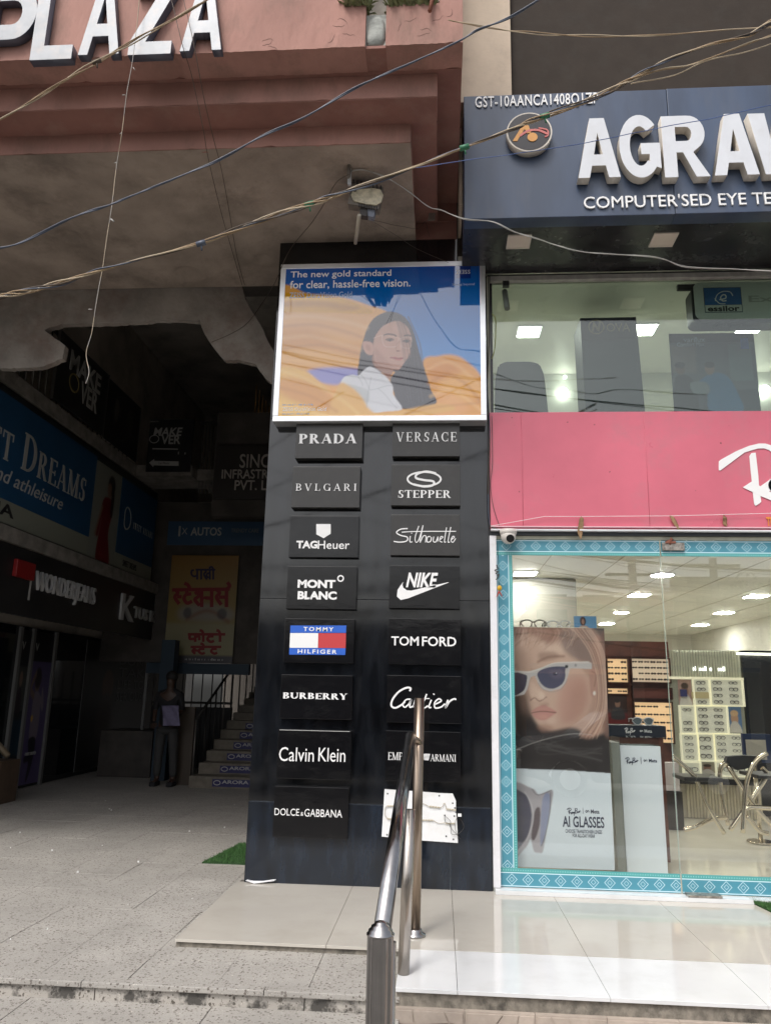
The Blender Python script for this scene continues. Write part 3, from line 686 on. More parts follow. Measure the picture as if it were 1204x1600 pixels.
# ------------------------------------------------------------------ glazing, teal sticker border
GLASS = glass_mat('window_glass', (.98, .99, .97), 1.95)
GLASSU = glass_mat('upper_window_glass', (.80, .86, .81), 1.85)
def border_mat(name, axis):
    m = bpy.data.materials.new(name); m.use_nodes = True; n, l = m.node_tree.nodes, m.node_tree.links; b = n['Principled BSDF']
    b.inputs['Roughness'].default_value = .3
    tc = n.new('ShaderNodeNewGeometry'); sp = n.new('ShaderNodeSeparateXYZ'); l.new(tc.outputs['Position'], sp.inputs[0])
    def mth(op, a, c=None):
        x = n.new('ShaderNodeMath'); x.operation = op
        for i, q in enumerate((a, c)):
            if q is None: continue
            if isinstance(q, (int, float)): x.inputs[i].default_value = q
            else: l.new(q, x.inputs[i])
        return x.outputs[0]
    per, half = .105, .034
    along = sp.outputs[0] if axis == 'x' else sp.outputs[2]
    uv = n.new('ShaderNodeUVMap'); su = n.new('ShaderNodeSeparateXYZ'); l.new(uv.outputs[0], su.inputs[0])
    across = mth('SUBTRACT', su.outputs[1], .0)          # metres from the outer edge
    f = mth('ABSOLUTE', mth('SUBTRACT', mth('FRACT', mth('DIVIDE', along, per)), .5))      # 0..0.5
    v = mth('ABSOLUTE', mth('SUBTRACT', across, .046))
    d = mth('ADD', mth('MULTIPLY', f, per), v)           # diamond distance in metres
    inb = mth('LESS_THAN', v, half)
    r1 = mth('LESS_THAN', mth('ABSOLUTE', mth('SUBTRACT', d, .034)), .0019)
    r2 = mth('LESS_THAN', mth('ABSOLUTE', mth('SUBTRACT', d, .015)), .0014)
    r3 = mth('LESS_THAN', d, .005); r3b = mth('LESS_THAN', mth('ABSOLUTE', mth('SUBTRACT', d, .011)), .0009)
    rings = mth('MULTIPLY', inb, mth('MAXIMUM', r1, r2))
    d2 = mth('ADD', mth('MULTIPLY', mth('SUBTRACT', .5, f), per), v)
    r4 = mth('MULTIPLY', inb, mth('LESS_THAN', mth('ABSOLUTE', mth('SUBTRACT', d2, .030)), .002))
    ln1 = mth('LESS_THAN', mth('ABSOLUTE', mth('SUBTRACT', across, .007)), .0022)
    ln2 = mth('LESS_THAN', mth('ABSOLUTE', mth('SUBTRACT', across, .086)), .0026)
    w_ = mth('MAXIMUM', mth('MAXIMUM', rings, mth('MULTIPLY', r4, .0)), mth('MAXIMUM', ln1, ln2))
    inner = mth('GREATER_THAN', across, .089)
    dots = mth('MULTIPLY', inner, mth('MULTIPLY', mth('LESS_THAN', mth('ABSOLUTE', mth('SUBTRACT', across, .102)), .004), mth('LESS_THAN', mth('FRACT', mth('DIVIDE', along, .016)), .4)))
    mx = n.new('ShaderNodeMix'); mx.data_type = 'RGBA'; l.new(inner, mx.inputs[0]); mx.inputs[6].default_value = (.07, .26, .34, 1); mx.inputs[7].default_value = (.08, .33, .33, 1)
    m2 = n.new('ShaderNodeMix'); m2.data_type = 'RGBA'; l.new(w_, m2.inputs[0]); l.new(mx.outputs[2], m2.inputs[6]); m2.inputs[7].default_value = (.62, .80, .86, 1)
    m3 = n.new('ShaderNodeMix'); m3.data_type = 'RGBA'; l.new(mth('MULTIPLY', dots, .5), m3.inputs[0]); l.new(m2.outputs[2], m3.inputs[6]); m3.inputs[7].default_value = (.4, .75, .72, 1)
    l.new(m3.outputs[2], b.inputs['Base Color']); return m
BX, BZ = border_mat('teal_diamond_border_horizontal', 'x'), border_mat('teal_diamond_border_vertical', 'z')
def strip(name, x0, x1, z0, z1, mode, parent, Y=5.490):
    """a printed strip; its UV runs in metres from the outer edge"""
    me = bpy.data.meshes.new(name); t = .0025
    v = [(x0, Y, z0), (x1, Y, z0), (x1, Y, z1), (x0, Y, z1), (x0, Y + t, z0), (x1, Y + t, z0), (x1, Y + t, z1), (x0, Y + t, z1)]
    me.from_pydata(v, [], [(0, 1, 2, 3), (7, 6, 5, 4), (0, 4, 5, 1), (1, 5, 6, 2), (2, 6, 7, 3), (3, 7, 4, 0)]); uvl = me.uv_layers.new(name='UVMap')
    for lp in me.loops:
        x, _, z = v[lp.vertex_index]
        a = {'bottom': z - z0, 'top': z1 - z, 'left': x - x0, 'right': x1 - x}[mode]
        uvl.data[lp.index].uv = (0, a)
    return put(name, me, BX if mode in ('bottom', 'top') else BZ, parent)
fix = root('shop_window', (1.0, 5.5, .03), 'fixed shop window with teal diamond border beside the granite pillar', 'window')
put('pane', B(.398, 5.4935, .028, 1.552, 5.503, 2.345), GLASS, fix)
strip('border_strip', .40, 1.551, .030, .145, 'bottom', fix)
strip('border_strip', .40, 1.551, 2.230, 2.343, 'top', fix)
strip('border_strip', .40, .513, .1455, 2.2295, 'left', fix)
door = root('glass_door', (2.3, 5.5, .03), 'frameless glass door with teal diamond border at the right edge', 'door')
put('pane', B(1.560, 5.4935, .028, 2.95, 5.503, 2.345), GLASS, door)
strip('border_strip', 1.561, 2.95, .030, .145, 'bottom', door)
strip('border_strip', 1.561, 2.95, 2.230, 2.343, 'top', door)
EDGE = M('green_glass_edge', (.35, .42, .36), .2)
put('pane_edge', B(1.5525, 5.4925, .146, 1.5555, 5.5035, 2.229), EDGE, fix)
HINGE = M('worn_patch_fitting', (.38, .35, .31), .4, metal=.7, var=.4, vs=40, dirt=((.05, .035, .025), .8, 25))
bm = B(1.566, 5.470, 2.268, 1.72, 5.489, 2.325, .003)
for xx in (1.585, 1.705): lathe2 = tube(bm, [(xx, 5.471, 2.295), (xx, 5.466, 2.295)], .006, 8)
put('patch_fitting', bm, HINGE, door)
bm = B(1.59, 5.462, 2.318, 1.66, 5.489, 2.335, .003); tube(bm, [(1.62, 5.47, 2.31), (1.63, 5.462, 2.36)], .008, 8); tube(bm, [(1.60, 5.468, 2.335), (1.645, 5.468, 2.345)], .006, 8)
put('rusty_bolt', bm, M('rusty_iron', (.2, .08, .05)), door)
bm = B(1.57, 5.40, .003 + .025, 1.78, 5.485, .040, .002); put('floor_spring_plate', bm, HINGE, door)
upw = root('upper_window', (1.8, 5.5, 3.30), 'wide upper display window above the crimson band', 'window')
put('pane', B(.374, 5.505, 3.302, 3.3, 5.513, 4.394), GLASSU, upw)

# ------------------------------------------------------------------ crimson band with white handwriting
band = root('crimson_band', (1.8, 5.45, 2.41), 'crimson sign band with white handwritten logo above the glass door', 'sign')
put('sheet', B(.360, 5.448, 2.410, 3.35, 5.50, 3.302, .004), PINKSHEET, band)
for xx, zz in ((815, 740), (1010, 740)):
    p = W(xx, zz, 5.447); bm = nb(); tube(bm, [(p.x, 5.4478, 2.425), (p.x + .004, 5.4472, 2.9), (p.x, 5.4478, 3.29)], .0022, 5); put('seam', bm, PINKSHEET, band)
SMUD = M('brown_grime', (.20, .07, .07), .8)
rc = random.Random(5)
for i in range(14):
    p = (rc.uniform(.4, 3.0), rc.uniform(2.44, 3.27)); r_ = rc.uniform(.002, .007); bm = nb(); prism(bm, [(p[0] + r_ * math.cos(k), p[1] + r_ * rc.uniform(.5, 1.3) * math.sin(k)) for k in range(6)], PY(5.4475), 0, .0008); fixn(bm); put('grime_spot', bm, SMUD, band)
z = zm(1000, 640, .16944); Yb = 5.446
bm = nb()
prism(bm, pxpoly(z([(722, 478), (740, 462), (880, 385), (1000, 335), (1090, 314), (1150, 314), (1204, 330), (1330, 400), (1400, 520), (1380, 610), (1300, 690), (1200, 745), (1092, 800), (1088, 720), (1200, 640), (1290, 560), (1300, 480), (1240, 410), (1180, 372), (1140, 358), (1080, 360), (960, 395), (860, 470), (738, 560), (722, 560)]), Yb), PY(Yb), -.001, .004)
fixn(bm); put('logo_stroke', bm, WHITEPR, band)
poly(z([(1003, 430), (1022, 402), (1060, 398), (1068, 460), (1085, 610), (1092, 720), (1112, 850), (1095, 868), (1060, 888), (1047, 872), (1034, 760), (1025, 655), (1012, 540)]), Yb, WHITEPR, band, 'logo_stroke', .0046)
poly(z([(942, 718), (1030, 660), (1090, 700), (1204, 765), (1420, 870), (1440, 905), (1380, 905), (1204, 838), (1112, 800), (1030, 760)]), Yb, WHITEPR, band, 'logo_stroke', .0052)
strokes([(z([(1360, 660), (1260, 620), (1190, 690), (1230, 760), (1320, 740), (1370, 660), (1390, 780), (1470, 760)]), .02), (z([(1480, 640), (1500, 760), (1560, 760), (1620, 640), (1600, 900), (1500, 980)]), .02)], Yb, WHITEPR, band, 'logo_stroke')
letters('THE', (1197, 808, 1214, 822), Yb - .004, M('orange_print', (.7, .25, .04), .5), band, .003, bold=.03, name='small_orange_lettering')
YEL = M('yellowed_drying_leaf', (.30, .19, .10), .8, var=.3, vs=20)
for pts, lab in (([(901, 832), (904, 812), (907, 807), (911, 811), (911, 826), (908, 842), (905, 840)], 'leftmost dry leaf hanging under the crimson band'),
                 ([(1045, 806), (1051, 807), (1056, 815), (1062, 826), (1064, 828), (1058, 827), (1051, 817)], 'middle dry leaf slanting across the crimson band edge'),
                 ([(1128, 810), (1130, 804), (1134, 810), (1136, 822), (1132, 821), (1129, 818)], 'rightmost dry leaf on the crimson band edge')):
    bm = nb(); prism(bm, pxpoly(pts, 5.43), PY(5.43), -.002, .004)
    for v in bm.verts: v.co.y += .012 * math.sin(v.co.z * 60)
    fixn(bm); put('dry_leaf', bm, YEL, label=lab, cat='leaf', group='dry leaves strung under the crimson band')
bm = nb(); tube(bm, [W(x, y, 5.428) for x, y in [(766, 822), (800, 816), (850, 807), (908, 807), (1050, 806), (1130, 804), (1204, 802), (1300, 801)]], .0018, 5)
put('thread', bm, WHITEPR, label='thin white thread carrying the dry leaves along the crimson band', cat='thread')

# ------------------------------------------------------------------ slate blue optician sign
sg = root('slate_sign', (1.6, 4.8, 4.458), 'long slate blue sign board with chunky white three dimensional letters', 'sign')
put('board', B(.157, 4.740, 4.458, 1.585, 4.86, 5.460, .004), SIGNBLUE, sg)
put('board', B(1.587, 4.736, 4.458, 3.4, 4.86, 5.462, .004), SIGNBLUE, sg)
put('soffit_panel', B(.157, 4.862, 4.462, 3.4, 5.469, 4.50), SOFFBLK, sg)
put('return_panel', B(.157, 4.862, 4.501, .175, 5.2, 5.40), SIGNBLUE, sg)
Ys = 4.735
letters('GST-10AANCA1408Q1ZP', (742, 148, 934, 168), Ys, WHITEPR, sg, .006, bold=.008, sp=1.1)
# round emblem
c = W(825, 215, Ys); rr = .158
bm = nb(); N = 40
tube(bm, [(c.x, Ys + .003, c.z), (c.x, Ys - .06, c.z)], rr, 40); put('emblem_drum', bm, CREAMSIDE, sg)
bm = nb(); tube(bm, [(c.x, Ys - .0605, c.z), (c.x, Ys - .062, c.z)], rr - .010, 40); put('emblem_face', bm, M('emblem_black', (.018, .016, .02), .25), sg)
GOLDP = M('ochre_print', (.60, .28, .06), .4); ROSEP = M('rose_print', (.52, .13, .12), .4)
Ye = Ys - .0625; z = zm(720, 0, .402)
poly(z([(200, 548), (238, 487), (262, 487), (272, 515), (255, 518), (247, 500), (218, 548)]), Ye, GOLDP, sg, 'emblem_mark', .003)
strokes([(z([(228, 528), (262, 508), (300, 506), (335, 520)]), .016), (z([(300, 497), (334, 505), (337, 525), (325, 532)]), .010)], Ye, ROSEP, sg, 'emblem_mark', .004)
bm = nb(); p = W(720 + 277 * .402, 533 * .402, Ye); tube(bm, [(p.x, Ye, p.z), (p.x, Ye - .005, p.z)], .035, 24); put('emblem_mark', bm, GOLDP, sg)
# chunky letters, one part each: boxes are the front faces, 8 cm in front of the board
zb = 4.66
for ch, bx in (('A', (901, 184, 967, 277)), ('G', (967, 179, 1031, 277)), ('R', (1035, 180, 1106, 276)), ('A', (1112, 177, 1182, 273)), ('W', (1172, 175, 1290, 271)), ('A', (1290, 172, 1362, 268))):
    y0, y1 = bx[1], bx[3]
    letters(ch, bx, zb, WHITEFACE, sg, .0, style='block', back=-.0735, name='letter', side=CREAMSIDE)
letters("COMPUTER'SED EYE TESTING", (911, 303, 1286, 322), Ys, WHITEPR, sg, .010, bold=.0)
for (x, y, lab) in ((810, 377, 'square cream recessed light under the slate sign, nearer the pillar'), (1036, 374, 'square cream recessed light under the slate sign, further right')):
    p = WZ(x, y, 4.46); t = root('recessed_light', (p.x, p.y, 4.452), lab, 'light', 'unlit square lights under the slate sign')
    fr = nb()
    for a in ((-.085, -.085, .085, -.072), (-.085, .072, .085, .085), (-.085, -.072, -.072, .072), (.072, -.072, .085, .072)): box(fr, p.x + a[0], p.y + a[1], 4.452, p.x + a[2], p.y + a[3], 4.4615)
    put('trim', fr, CREAMSIDE, t); put('diffuser', B(p.x - .072, p.y - .072, 4.455, p.x + .072, p.y + .072, 4.4615), M('unlit_diffuser', (.62, .56, .48), .5), t)

# ------------------------------------------------------------------ PLAZA letters
pz = root('letter_sign', (-2, 3.88, 5.1), 'row of five grey metal capital letters on the pink parapet', 'sign')
for ch, bx, bd in (('P', (-34, -22, 53, 118), .06), ('L', (55, -30, 119, 92), .05), ('A', (129, -32, 192, 84), .05), ('Z', (206, -34, 272, 84), .05), ('A', (286, -36, 350, 78), .05)):
    letters(ch.lower() if ch == 'A' else ch, bx, 3.84, STEELFACE, pz, .0, style='block', back=-.056, name='letter', side=STEELSIDE)
# ------------------------------------------------------------------ granite pillar
pil = root('granite_pillar', (-.48, 5.8, 0), 'tall black polished granite pillar carrying the advert and brand plaques', 'pillar')
put('core', B(-1.294, 5.492, -.03, .339, 6.10, 4.775), JOINT, pil)
rows = [(-.012, .508), (.516, 1.893), (1.898, 3.27), (3.274, 4.30), (4.304, 4.779)]
for k, (a, b_) in enumerate(rows):
    cols = [(-1.300, .345)] if k else [(-1.300, .068), (.074, .345)]
    if k == 1: cols = [(-1.300, .345)]
    for x0, x1 in cols:
        put('granite_panel', B(x0, 5.480, a, x1, 5.491, b_, .001), GRANITEB if k < 1 else GRANITE, pil)
        if x0 < -1.2: put('granite_panel', B(-1.303, 5.492, a, -1.2945, 6.10, b_), GRANITE, pil)
        if x1 > .3: put('granite_panel', B(.3395, 5.492, a, .347, 6.10, b_), GRANITE, pil)

# brand plaques: px corners of the front face (x0, ytop, x1, ybottom)
YP = 5.425
def plaque(bx, label, mat=ACRYL, th=.052, tilt=0.):
    x0, y0, x1, y1 = bx; Yp = 5.4795 - th
    u0, u1, v0, v1 = letter_box(bx, Yp); t = root('brand_plaque', ((u0 + u1) / 2, 5.45, v0), label, 'plaque', 'black brand plaques on the granite pillar')
    put('case', B(u0, Yp, v0, u1, 5.4795, v1, .0025), mat, t)
    return t, Yp - .0005
PL = {}
spec = [
 ('a1', (462, 656, 566, 716), 'topmost plaque of the left column, wide white serif capitals', ACRYLM, .07),
 ('a2', (456, 729, 562, 793), 'second plaque of the left column, thin spaced serif capitals', ACRYLM, .065),
 ('a3', (452, 806, 560, 871), 'plaque with a white shield over mixed case lettering', ACRYL, .045),
 ('a4', (448, 885, 557, 952), 'plaque with two lines of bold capitals and a small ring', ACRYL, .045),
 ('a5', (444, 967, 553, 1036), 'plaque with a blue, white and red flag rectangle', ACRYL, .045),
 ('a6', (438, 1055, 550, 1124), 'plaque with heavy wide slab serif capitals under the flag plaque', ACRYL, .045),
 ('a7', (433, 1141, 548, 1218), 'plaque with thin sans lettering of two words, white line along its top', ACRYL, .045),
 ('a8', (427, 1230, 544, 1310), 'lowest plaque of the left column, thin capitals with an ampersand', ACRYL, .045),
 ('b1', (613, 653, 718, 713), 'topmost plaque of the right column, spaced white capitals', ACRYLM, .065),
 ('b2', (611, 726, 719, 790), 'plaque with an oval S emblem over serif capitals', ACRYLM, .06),
 ('b3', (610, 804, 718, 868), 'plaque with one long flowing handwritten word', ACRYLM, .045),
 ('b4', (608, 884, 718, 951), 'plaque with slanted bold capitals over a tick shape', ACRYL, .045),
 ('b5', (607, 967, 720, 1039), 'plaque with two words in wide bold sans capitals, right column', ACRYL, .045),
 ('b6', (604, 1056, 720, 1130), 'plaque with an elegant cursive word behind the rail post', ACRYL, .045),
 ('b7', (602, 1143, 719, 1222), 'plaque with narrow serif capitals and a striped bird behind the rail', ACRYL, .045)]
for k, bx, lab, m_, th in spec: PL[k] = plaque(bx, lab, m_, th)
def on(k): return PL[k][1], PL[k][0]
Y, t = on('a1'); letters('PRADA', (467, 678, 557, 693), Y, WHITEPR, t, .006, style='serif', weight=1.25, sp=.1)
Y, t = on('a2'); letters('BVLGARI', (462, 756, 557, 767), Y, WHITEPR, t, .006, style='serif', weight=.75, sp=.3)
Y, t = on('a3'); letters('TAG', (463, 845, 496, 857), Y, WHITEPR, t, .004, bold=.04); letters('Heuer', (496.5, 845, 546, 858), Y, WHITEPR, t, .004, bold=.005)
poly([(494, 819), (516.5, 819), (516.5, 834), (505.5, 841), (494, 835)], Y, WHITEPR, t)
Y, t = on('a4'); letters('MONT', (465, 906, 524, 919), Y, WHITEPR, t, .004, bold=.045); letters('BLANC', (465, 924, 526, 937), Y, WHITEPR, t, .004, bold=.045)
bm = nb(); p = W(532, 904, Y)
ribbon(bm, [(p.x + .020 * math.cos(a), p.z + .020 * math.sin(a)) for a in [math.pi * 2 * i / 20 for i in range(21)]], .009, PY(Y), -.0005, .004); fixn(bm); put('ring', bm, WHITEPR, t)
Y, t = on('a5')
poly([(453.8, 977.5), (541, 977.5), (540.5, 989), (453.3, 989)], Y, BLUEPR, t, 'blue_bar', .003); poly([(452, 1012.5), (539.8, 1013), (539.2, 1023.5), (451.6, 1023)], Y, BLUEPR, t, 'blue_bar', .003)
poly([(453.3, 989.3), (497, 989.4), (496.5, 1012.5), (452.2, 1012.3)], Y, WHITEPR, t, 'white_field', .003); poly([(497.2, 989.4), (540.4, 989.5), (539.8, 1012.8), (496.7, 1012.6)], Y, REDPR, t, 'red_field', .003)
letters('TOMMY', (474, 980, 521, 986.5), Y - .003, WHITEPR, t, .002, bold=.02, sp=1.35); letters('HILFIGER', (465, 1015, 526, 1021.5), Y - .003, WHITEPR, t, .002, bold=.02, sp=1.3)
Y, t = on('a6'); letters('BURBERRY', (442, 1083, 542.5, 1092.5), Y, WHITEPR, t, .004, style='serif', weight=1.35, sp=.06)
Y, t = on('a7'); letters('Calvin', (436, 1168, 490.5, 1190), Y, WHITEPR, t, .004, bold=.0); letters('Klein', (497.5, 1169, 539.5, 1190.5), Y, WHITEPR, t, .004, bold=.0)
put('top_edge_line', B(PL['a7'][0].location.x - .245, Y - .001, letter_box((433, 1141, 548, 1218), Y)[3] - .006, PL['a7'][0].location.x + .24, Y, letter_box((433, 1141, 548, 1218), Y)[3] - .002), GREYPR, t)
Y, t = on('a8'); letters('DOLCE', (429, 1263.5, 467.5, 1274.5), Y, WHITEPR, t, .004); letters('&', (469.5, 1269, 474, 1275), Y, WHITEPR, t, .004); letters('GABBANA', (475.5, 1265, 534.5, 1277), Y, WHITEPR, t, .004)
Y, t = on('b1'); letters('VERSACE', (619, 675.5, 713, 690), Y, WHITEPR, t, .006, style='serif', weight=.85, sp=.2)
Y, t = on('b2'); letters('STEPPER', (622, 766, 704, 778), Y, WHITEPR, t, .005, style='serif', weight=1.05, sp=.05)
z = zm(380, 640, .3322)
strokes([(z([(772 + 78 + 78 * math.cos(a), 327 - 33 * math.sin(a)) for a in [math.radians(d) for d in range(30, 391, 20)]]), .013),
         (z([(905, 300), (860, 292), (818, 303), (812, 322), (850, 332), (893, 338), (890, 356), (850, 362), (800, 352)]), .016)], Y, WHITEPR, t, 'oval_emblem')
Y, t = on('b3')
strokes([(z([(772, 560), (740, 563), (720, 578), (740, 592), (770, 600), (768, 618), (735, 624), (707, 620)]), .008), (z([(745, 577), (800, 574), (900, 573), (1000, 573)]), .006),
  (z([(785, 595), (783, 622), (795, 622)]), .007), (z([(790, 583), (792, 580)]), .008), (z([(825, 548), (808, 600), (812, 625), (826, 610), (845, 545)]), .006), (z([(845, 545), (830, 625), (845, 596), (858, 596), (856, 625)]), .006),
  (z([(880, 598), (866, 600), (864, 622), (880, 620), (884, 600)]), .007), (z([(895, 598), (893, 620), (905, 622), (915, 598), (913, 622)]), .006),
  (z([(925, 612), (938, 600), (928, 598), (923, 618), (936, 624)]), .006), (z([(955, 555), (945, 620), (952, 622)]), .006), (z([(975, 553), (962, 620), (970, 622)]), .006), (z([(978, 612), (992, 600), (984, 597), (976, 615), (985, 625), (998, 606)]), .006)], Y, WHITEPR, t)
Y, t = on('b4'); letters('NIKE', (634, 895, 684, 918), Y, WHITEPR, t, .004, bold=.03, shear=.28, sp=1.0)
poly(z([(752, 810), (725, 848), (722, 880), (740, 896), (775, 888), (965, 814), (965, 812), (840, 840), (790, 852), (768, 850), (752, 838), (748, 824)]), Y, WHITEPR, t, 'tick_mark')
Y, t = on('b5'); letters('TOM', (611, 994.5, 654, 1009), Y, WHITEPR, t, .004, bold=.015); letters('FORD', (659, 995, 712.5, 1010), Y, WHITEPR, t, .004, bold=.015)
Y, t = on('b6'); z = zm(380, 960, .3322)
strokes([(z([(782, 362), (786, 348), (765, 346), (730, 365), (702, 400), (696, 430), (715, 440), (745, 425), (760, 410)]), .0125),
  (z([(788, 400), (765, 402), (750, 425), (760, 437), (780, 420), (790, 400), (782, 436), (798, 432)]), .010), (z([(808, 400), (800, 436), (815, 405), (832, 400)]), .010),
  (z([(862, 375), (842, 430), (852, 440), (868, 430)]), .010), (z([(840, 398), (876, 396)]), .006), (z([(884, 402), (872, 436), (884, 438)]), .010), (z([(894, 378), (897, 374)]), .012),
  (z([(900, 424), (930, 408), (918, 398), (900, 415), (902, 440), (930, 436), (948, 420)]), .010), (z([(962, 402), (950, 440), (968, 412), (990, 398), (1000, 402)]), .011)], Y, WHITEPR, t)
Y, t = on('b7'); letters('EMPORIO', (606, 1176, 658, 1188), Y, WHITEPR, t, .004, style='serif', weight=.8, sp=.02); letters('ARMANI', (672, 1179, 712, 1190), Y, WHITEPR, t, .004, style='serif', weight=.8, sp=.02)
bm = nb()
for i in range(5):
    a = .5 * i; prism(bm, pxpoly(zm(0, 0, 1)([(659 + a * 1.2, 1178 + i * 2.1), (672 - a, 1178.4 + i * 2.1), (671 - a, 1179.8 + i * 2.1), (661 + a, 1179.4 + i * 2.1)]), Y), PY(Y), -.0005, .004)
fixn(bm); put('striped_bird', bm, WHITEPR, t)
# bare white backing board with LED strips where a plaque is missing
Yw = 5.466; wb = root('bare_backing_board', (W(655, 1310, Yw).x, 5.47, W(655, 1312, Yw).z), 'bare white backing board with loose led strips, lowest on the right', 'board')
bm = nb(); prism(bm, pxpoly([(600.5, 1233.5), (640, 1236), (685, 1239.5), (707, 1240.5), (709, 1245), (712, 1252), (712, 1265), (714, 1290), (715, 1317.5), (655, 1313.5), (596, 1307.5)], Yw), PY(Yw), -.012, 0); fixn(bm)
put('board', bm, M('white_foam_board', (.76, .77, .78), .5, dirt=((.6, .58, .52), .4, 9)), wb)
LEDC = M('yellowed_led_strip', (.48, .43, .33), .5); z = zm(560, 1200, .1495)
for a in ([(300, 398), (390, 400)], [(300, 530), (370, 540)], [(735, 402), (850, 415)], [(915, 430), (1020, 442)], [(660, 545), (780, 548)], [(905, 580), (1005, 582)]):
    q = [W(x, y, Yw) for x, y in z(a)]
    n_ = 4; bm = nb()
    for i in range(n_):
        p0 = q[0].lerp(q[1], (i + .08) / n_); p1 = q[0].lerp(q[1], (i + .92) / n_)
        box(bm, p0.x, Yw - .008, min(p0.z, p1.z) - .004, p1.x, Yw - .0005, max(p0.z, p1.z) + .004)
    put('led_strip', bm, LEDC, wb)

WR = M('dark_thin_wire', (.05, .045, .04), .5); WR2 = M('yellowed_thin_wire', (.40, .34, .25), .5)
def wire_px(pts, Y, r, mat, parent=None, k=6, seg=6, name='wire', **kw):
    bm = nb(); q = [W(p[0], p[1], p[2] if len(p) > 2 else Y) for p in pts]; tube(bm, smoothpts(q, k), r, seg); return put(name, bm, mat, parent, **kw)
wire_px(z([(300, 398), (280, 420), (275, 490), (300, 530)]), Yw - .006, .0018, WR2, wb)
wire_px(z([(655, 370), (690, 380), (735, 405)]), Yw - .006, .0018, WR2, wb); wire_px(z([(850, 420), (880, 400), (890, 370), (905, 380), (915, 430)]), Yw - .006, .0018, WR2, wb)
wire_px(z([(780, 548), (820, 575), (860, 580), (905, 572)]), Yw - .006, .0018, WR2, wb)
wire_px(z([(900, 500), (905, 560), (960, 600), (970, 690), (1040, 690), (1090, 640), (1095, 590), (1060, 530)]), Yw - .010, .0014, WR, wb)
wire_px(z([(905, 505), (960, 560), (960, 620), (1065, 745)]), Yw - .012, .0014, WR, wb); wire_px(z([(1045, 500), (1010, 560), (1010, 640), (1030, 700)]), Yw - .012, .0014, WR, wb)
for x, y in z([(303, 270), (388, 328), (842, 292), (298, 700), (915, 715), (990, 747), (1000, 505), (900, 498), (1020, 465), (982, 370), (1005, 420)]):
    bm = nb(); p = W(x, y, Yw); tube(bm, [(p.x, Yw - .0006, p.z), (p.x, Yw - .0022, p.z)], .0055, 8); put('screw_hole', bm, BLACKPR, wb)
p = W(*z([(1055, 495)])[0], Yw - .01); put('connector', B(p.x - .012, Yw - .022, p.z - .008, p.x + .012, Yw - .008, p.z + .01), WHITEPR, wb)

# ------------------------------------------------------------------ illuminated-type advert box on the pillar
Ya = 5.350
u0, u1 = W(437, 415, Ya).x, W(757.5, 404, Ya).x; u0b = W(427, 660, Ya).x
v1 = (W(437, 415, Ya).z + W(757, 404, Ya).z) / 2; v0 = (W(427, 660, Ya).z + W(760, 655, Ya).z) / 2
u0 = (u0 + u0b) / 2
ad = root('advert_box', ((u0 + u1) / 2, 5.4, v0), 'silver framed advert box with a long haired woman in glasses and orange cloth', 'advert')
put('case', B(u0 + .003, Ya + .012, v0 + .003, u1 - .003, 5.4795, v1 - .003), ALU, ad)
fw = .042
put('frame_bar', B(u0, Ya, v0, u1, Ya + .05, v0 + fw, .004), ALU, ad); put('frame_bar', B(u0, Ya, v1 - fw, u1, Ya + .05, v1, .004), ALU, ad)
put('frame_bar', B(u0, Ya, v0 + fw + .0005, u0 + fw, Ya + .05, v1 - fw - .0005, .004), ALU, ad); put('frame_bar', B(u1 - fw, Ya, v0 + fw + .0005, u1, Ya + .05, v1 - fw - .0005, .004), ALU, ad)
Yq = Ya + .009
P = Print(u0 + fw, u1 - fw, v0 + fw, v1 - fw, PY(Yq), 300, 236, True)
g = np.clip((P.y - 415) / 230, 0, 1)[..., None]
P.C[:] = np.array([.018, .085, .30]) * (1 - g) + np.array([.15, .33, .62]) * g
z = zm(400, 380, .3322); f = zm(540, 470, .1329)
G0, G1, G2, G3 = (.52, .27, .06), (.60, .33, .13), (.42, .19, .04), (.66, .42, .20)
P.poly(z([(100, 240), (250, 240), (400, 255), (520, 290), (640, 350), (700, 560), (760, 640), (800, 640), (900, 830), (100, 830)]), G1, 1, 2)
P.poly(z([(100, 245), (250, 243), (400, 262), (540, 318), (520, 335), (380, 330), (100, 322)]), (.50, .27, .03), 1, 3)
P.poly(z([(110, 280), (300, 275), (480, 305), (420, 318), (300, 300), (110, 300)]), (.36, .17, .02), .8, 4)
P.poly(z([(110, 255), (300, 255), (440, 280), (300, 268), (110, 268)]), (.62, .38, .08), .7, 3)
P.poly(z([(110, 330), (400, 335), (560, 350), (500, 460), (300, 420), (110, 400)]), (.60, .36, .20), .8, 8)
P.poly(z([(110, 420), (250, 400), (400, 470), (500, 480), (480, 560), (300, 500), (110, 480)]), (.46, .22, .10), .6, 9)
P.poly(z([(110, 520), (300, 500), (480, 540), (470, 580), (300, 575), (110, 560)]), (.66, .40, .19), .7, 6)
P.poly(z([(240, 605), (330, 585), (480, 590), (520, 620), (420, 665), (300, 655)]), (.24, .24, .48), 1, 4)
P.poly(z([(100, 600), (230, 600), (330, 670), (470, 690), (560, 800), (900, 790), (1060, 740), (1060, 840), (100, 840)]), (.64, .40, .14), 1, 3)
P.poly(z([(110, 640), (260, 650), (420, 760), (500, 830), (300, 800), (110, 700)]), (.50, .22, .08), .7, 9)
P.poly(z([(330, 680), (430, 700), (560, 790), (480, 780), (380, 740)]), (.66, .28, .12), .6, 7)
P.poly(z([(110, 740), (300, 790), (420, 830), (110, 830)]), (.70, .46, .18), .8, 8)
P.poly(z([(780, 560), (860, 530), (920, 525), (980, 550), (1060, 640), (1060, 830), (700, 830), (800, 760)]), (.58, .29, .10), 1, 3)
P.poly(z([(800, 580), (900, 555), (970, 600), (920, 640), (830, 640)]), (.48, .20, .07), .6, 8)
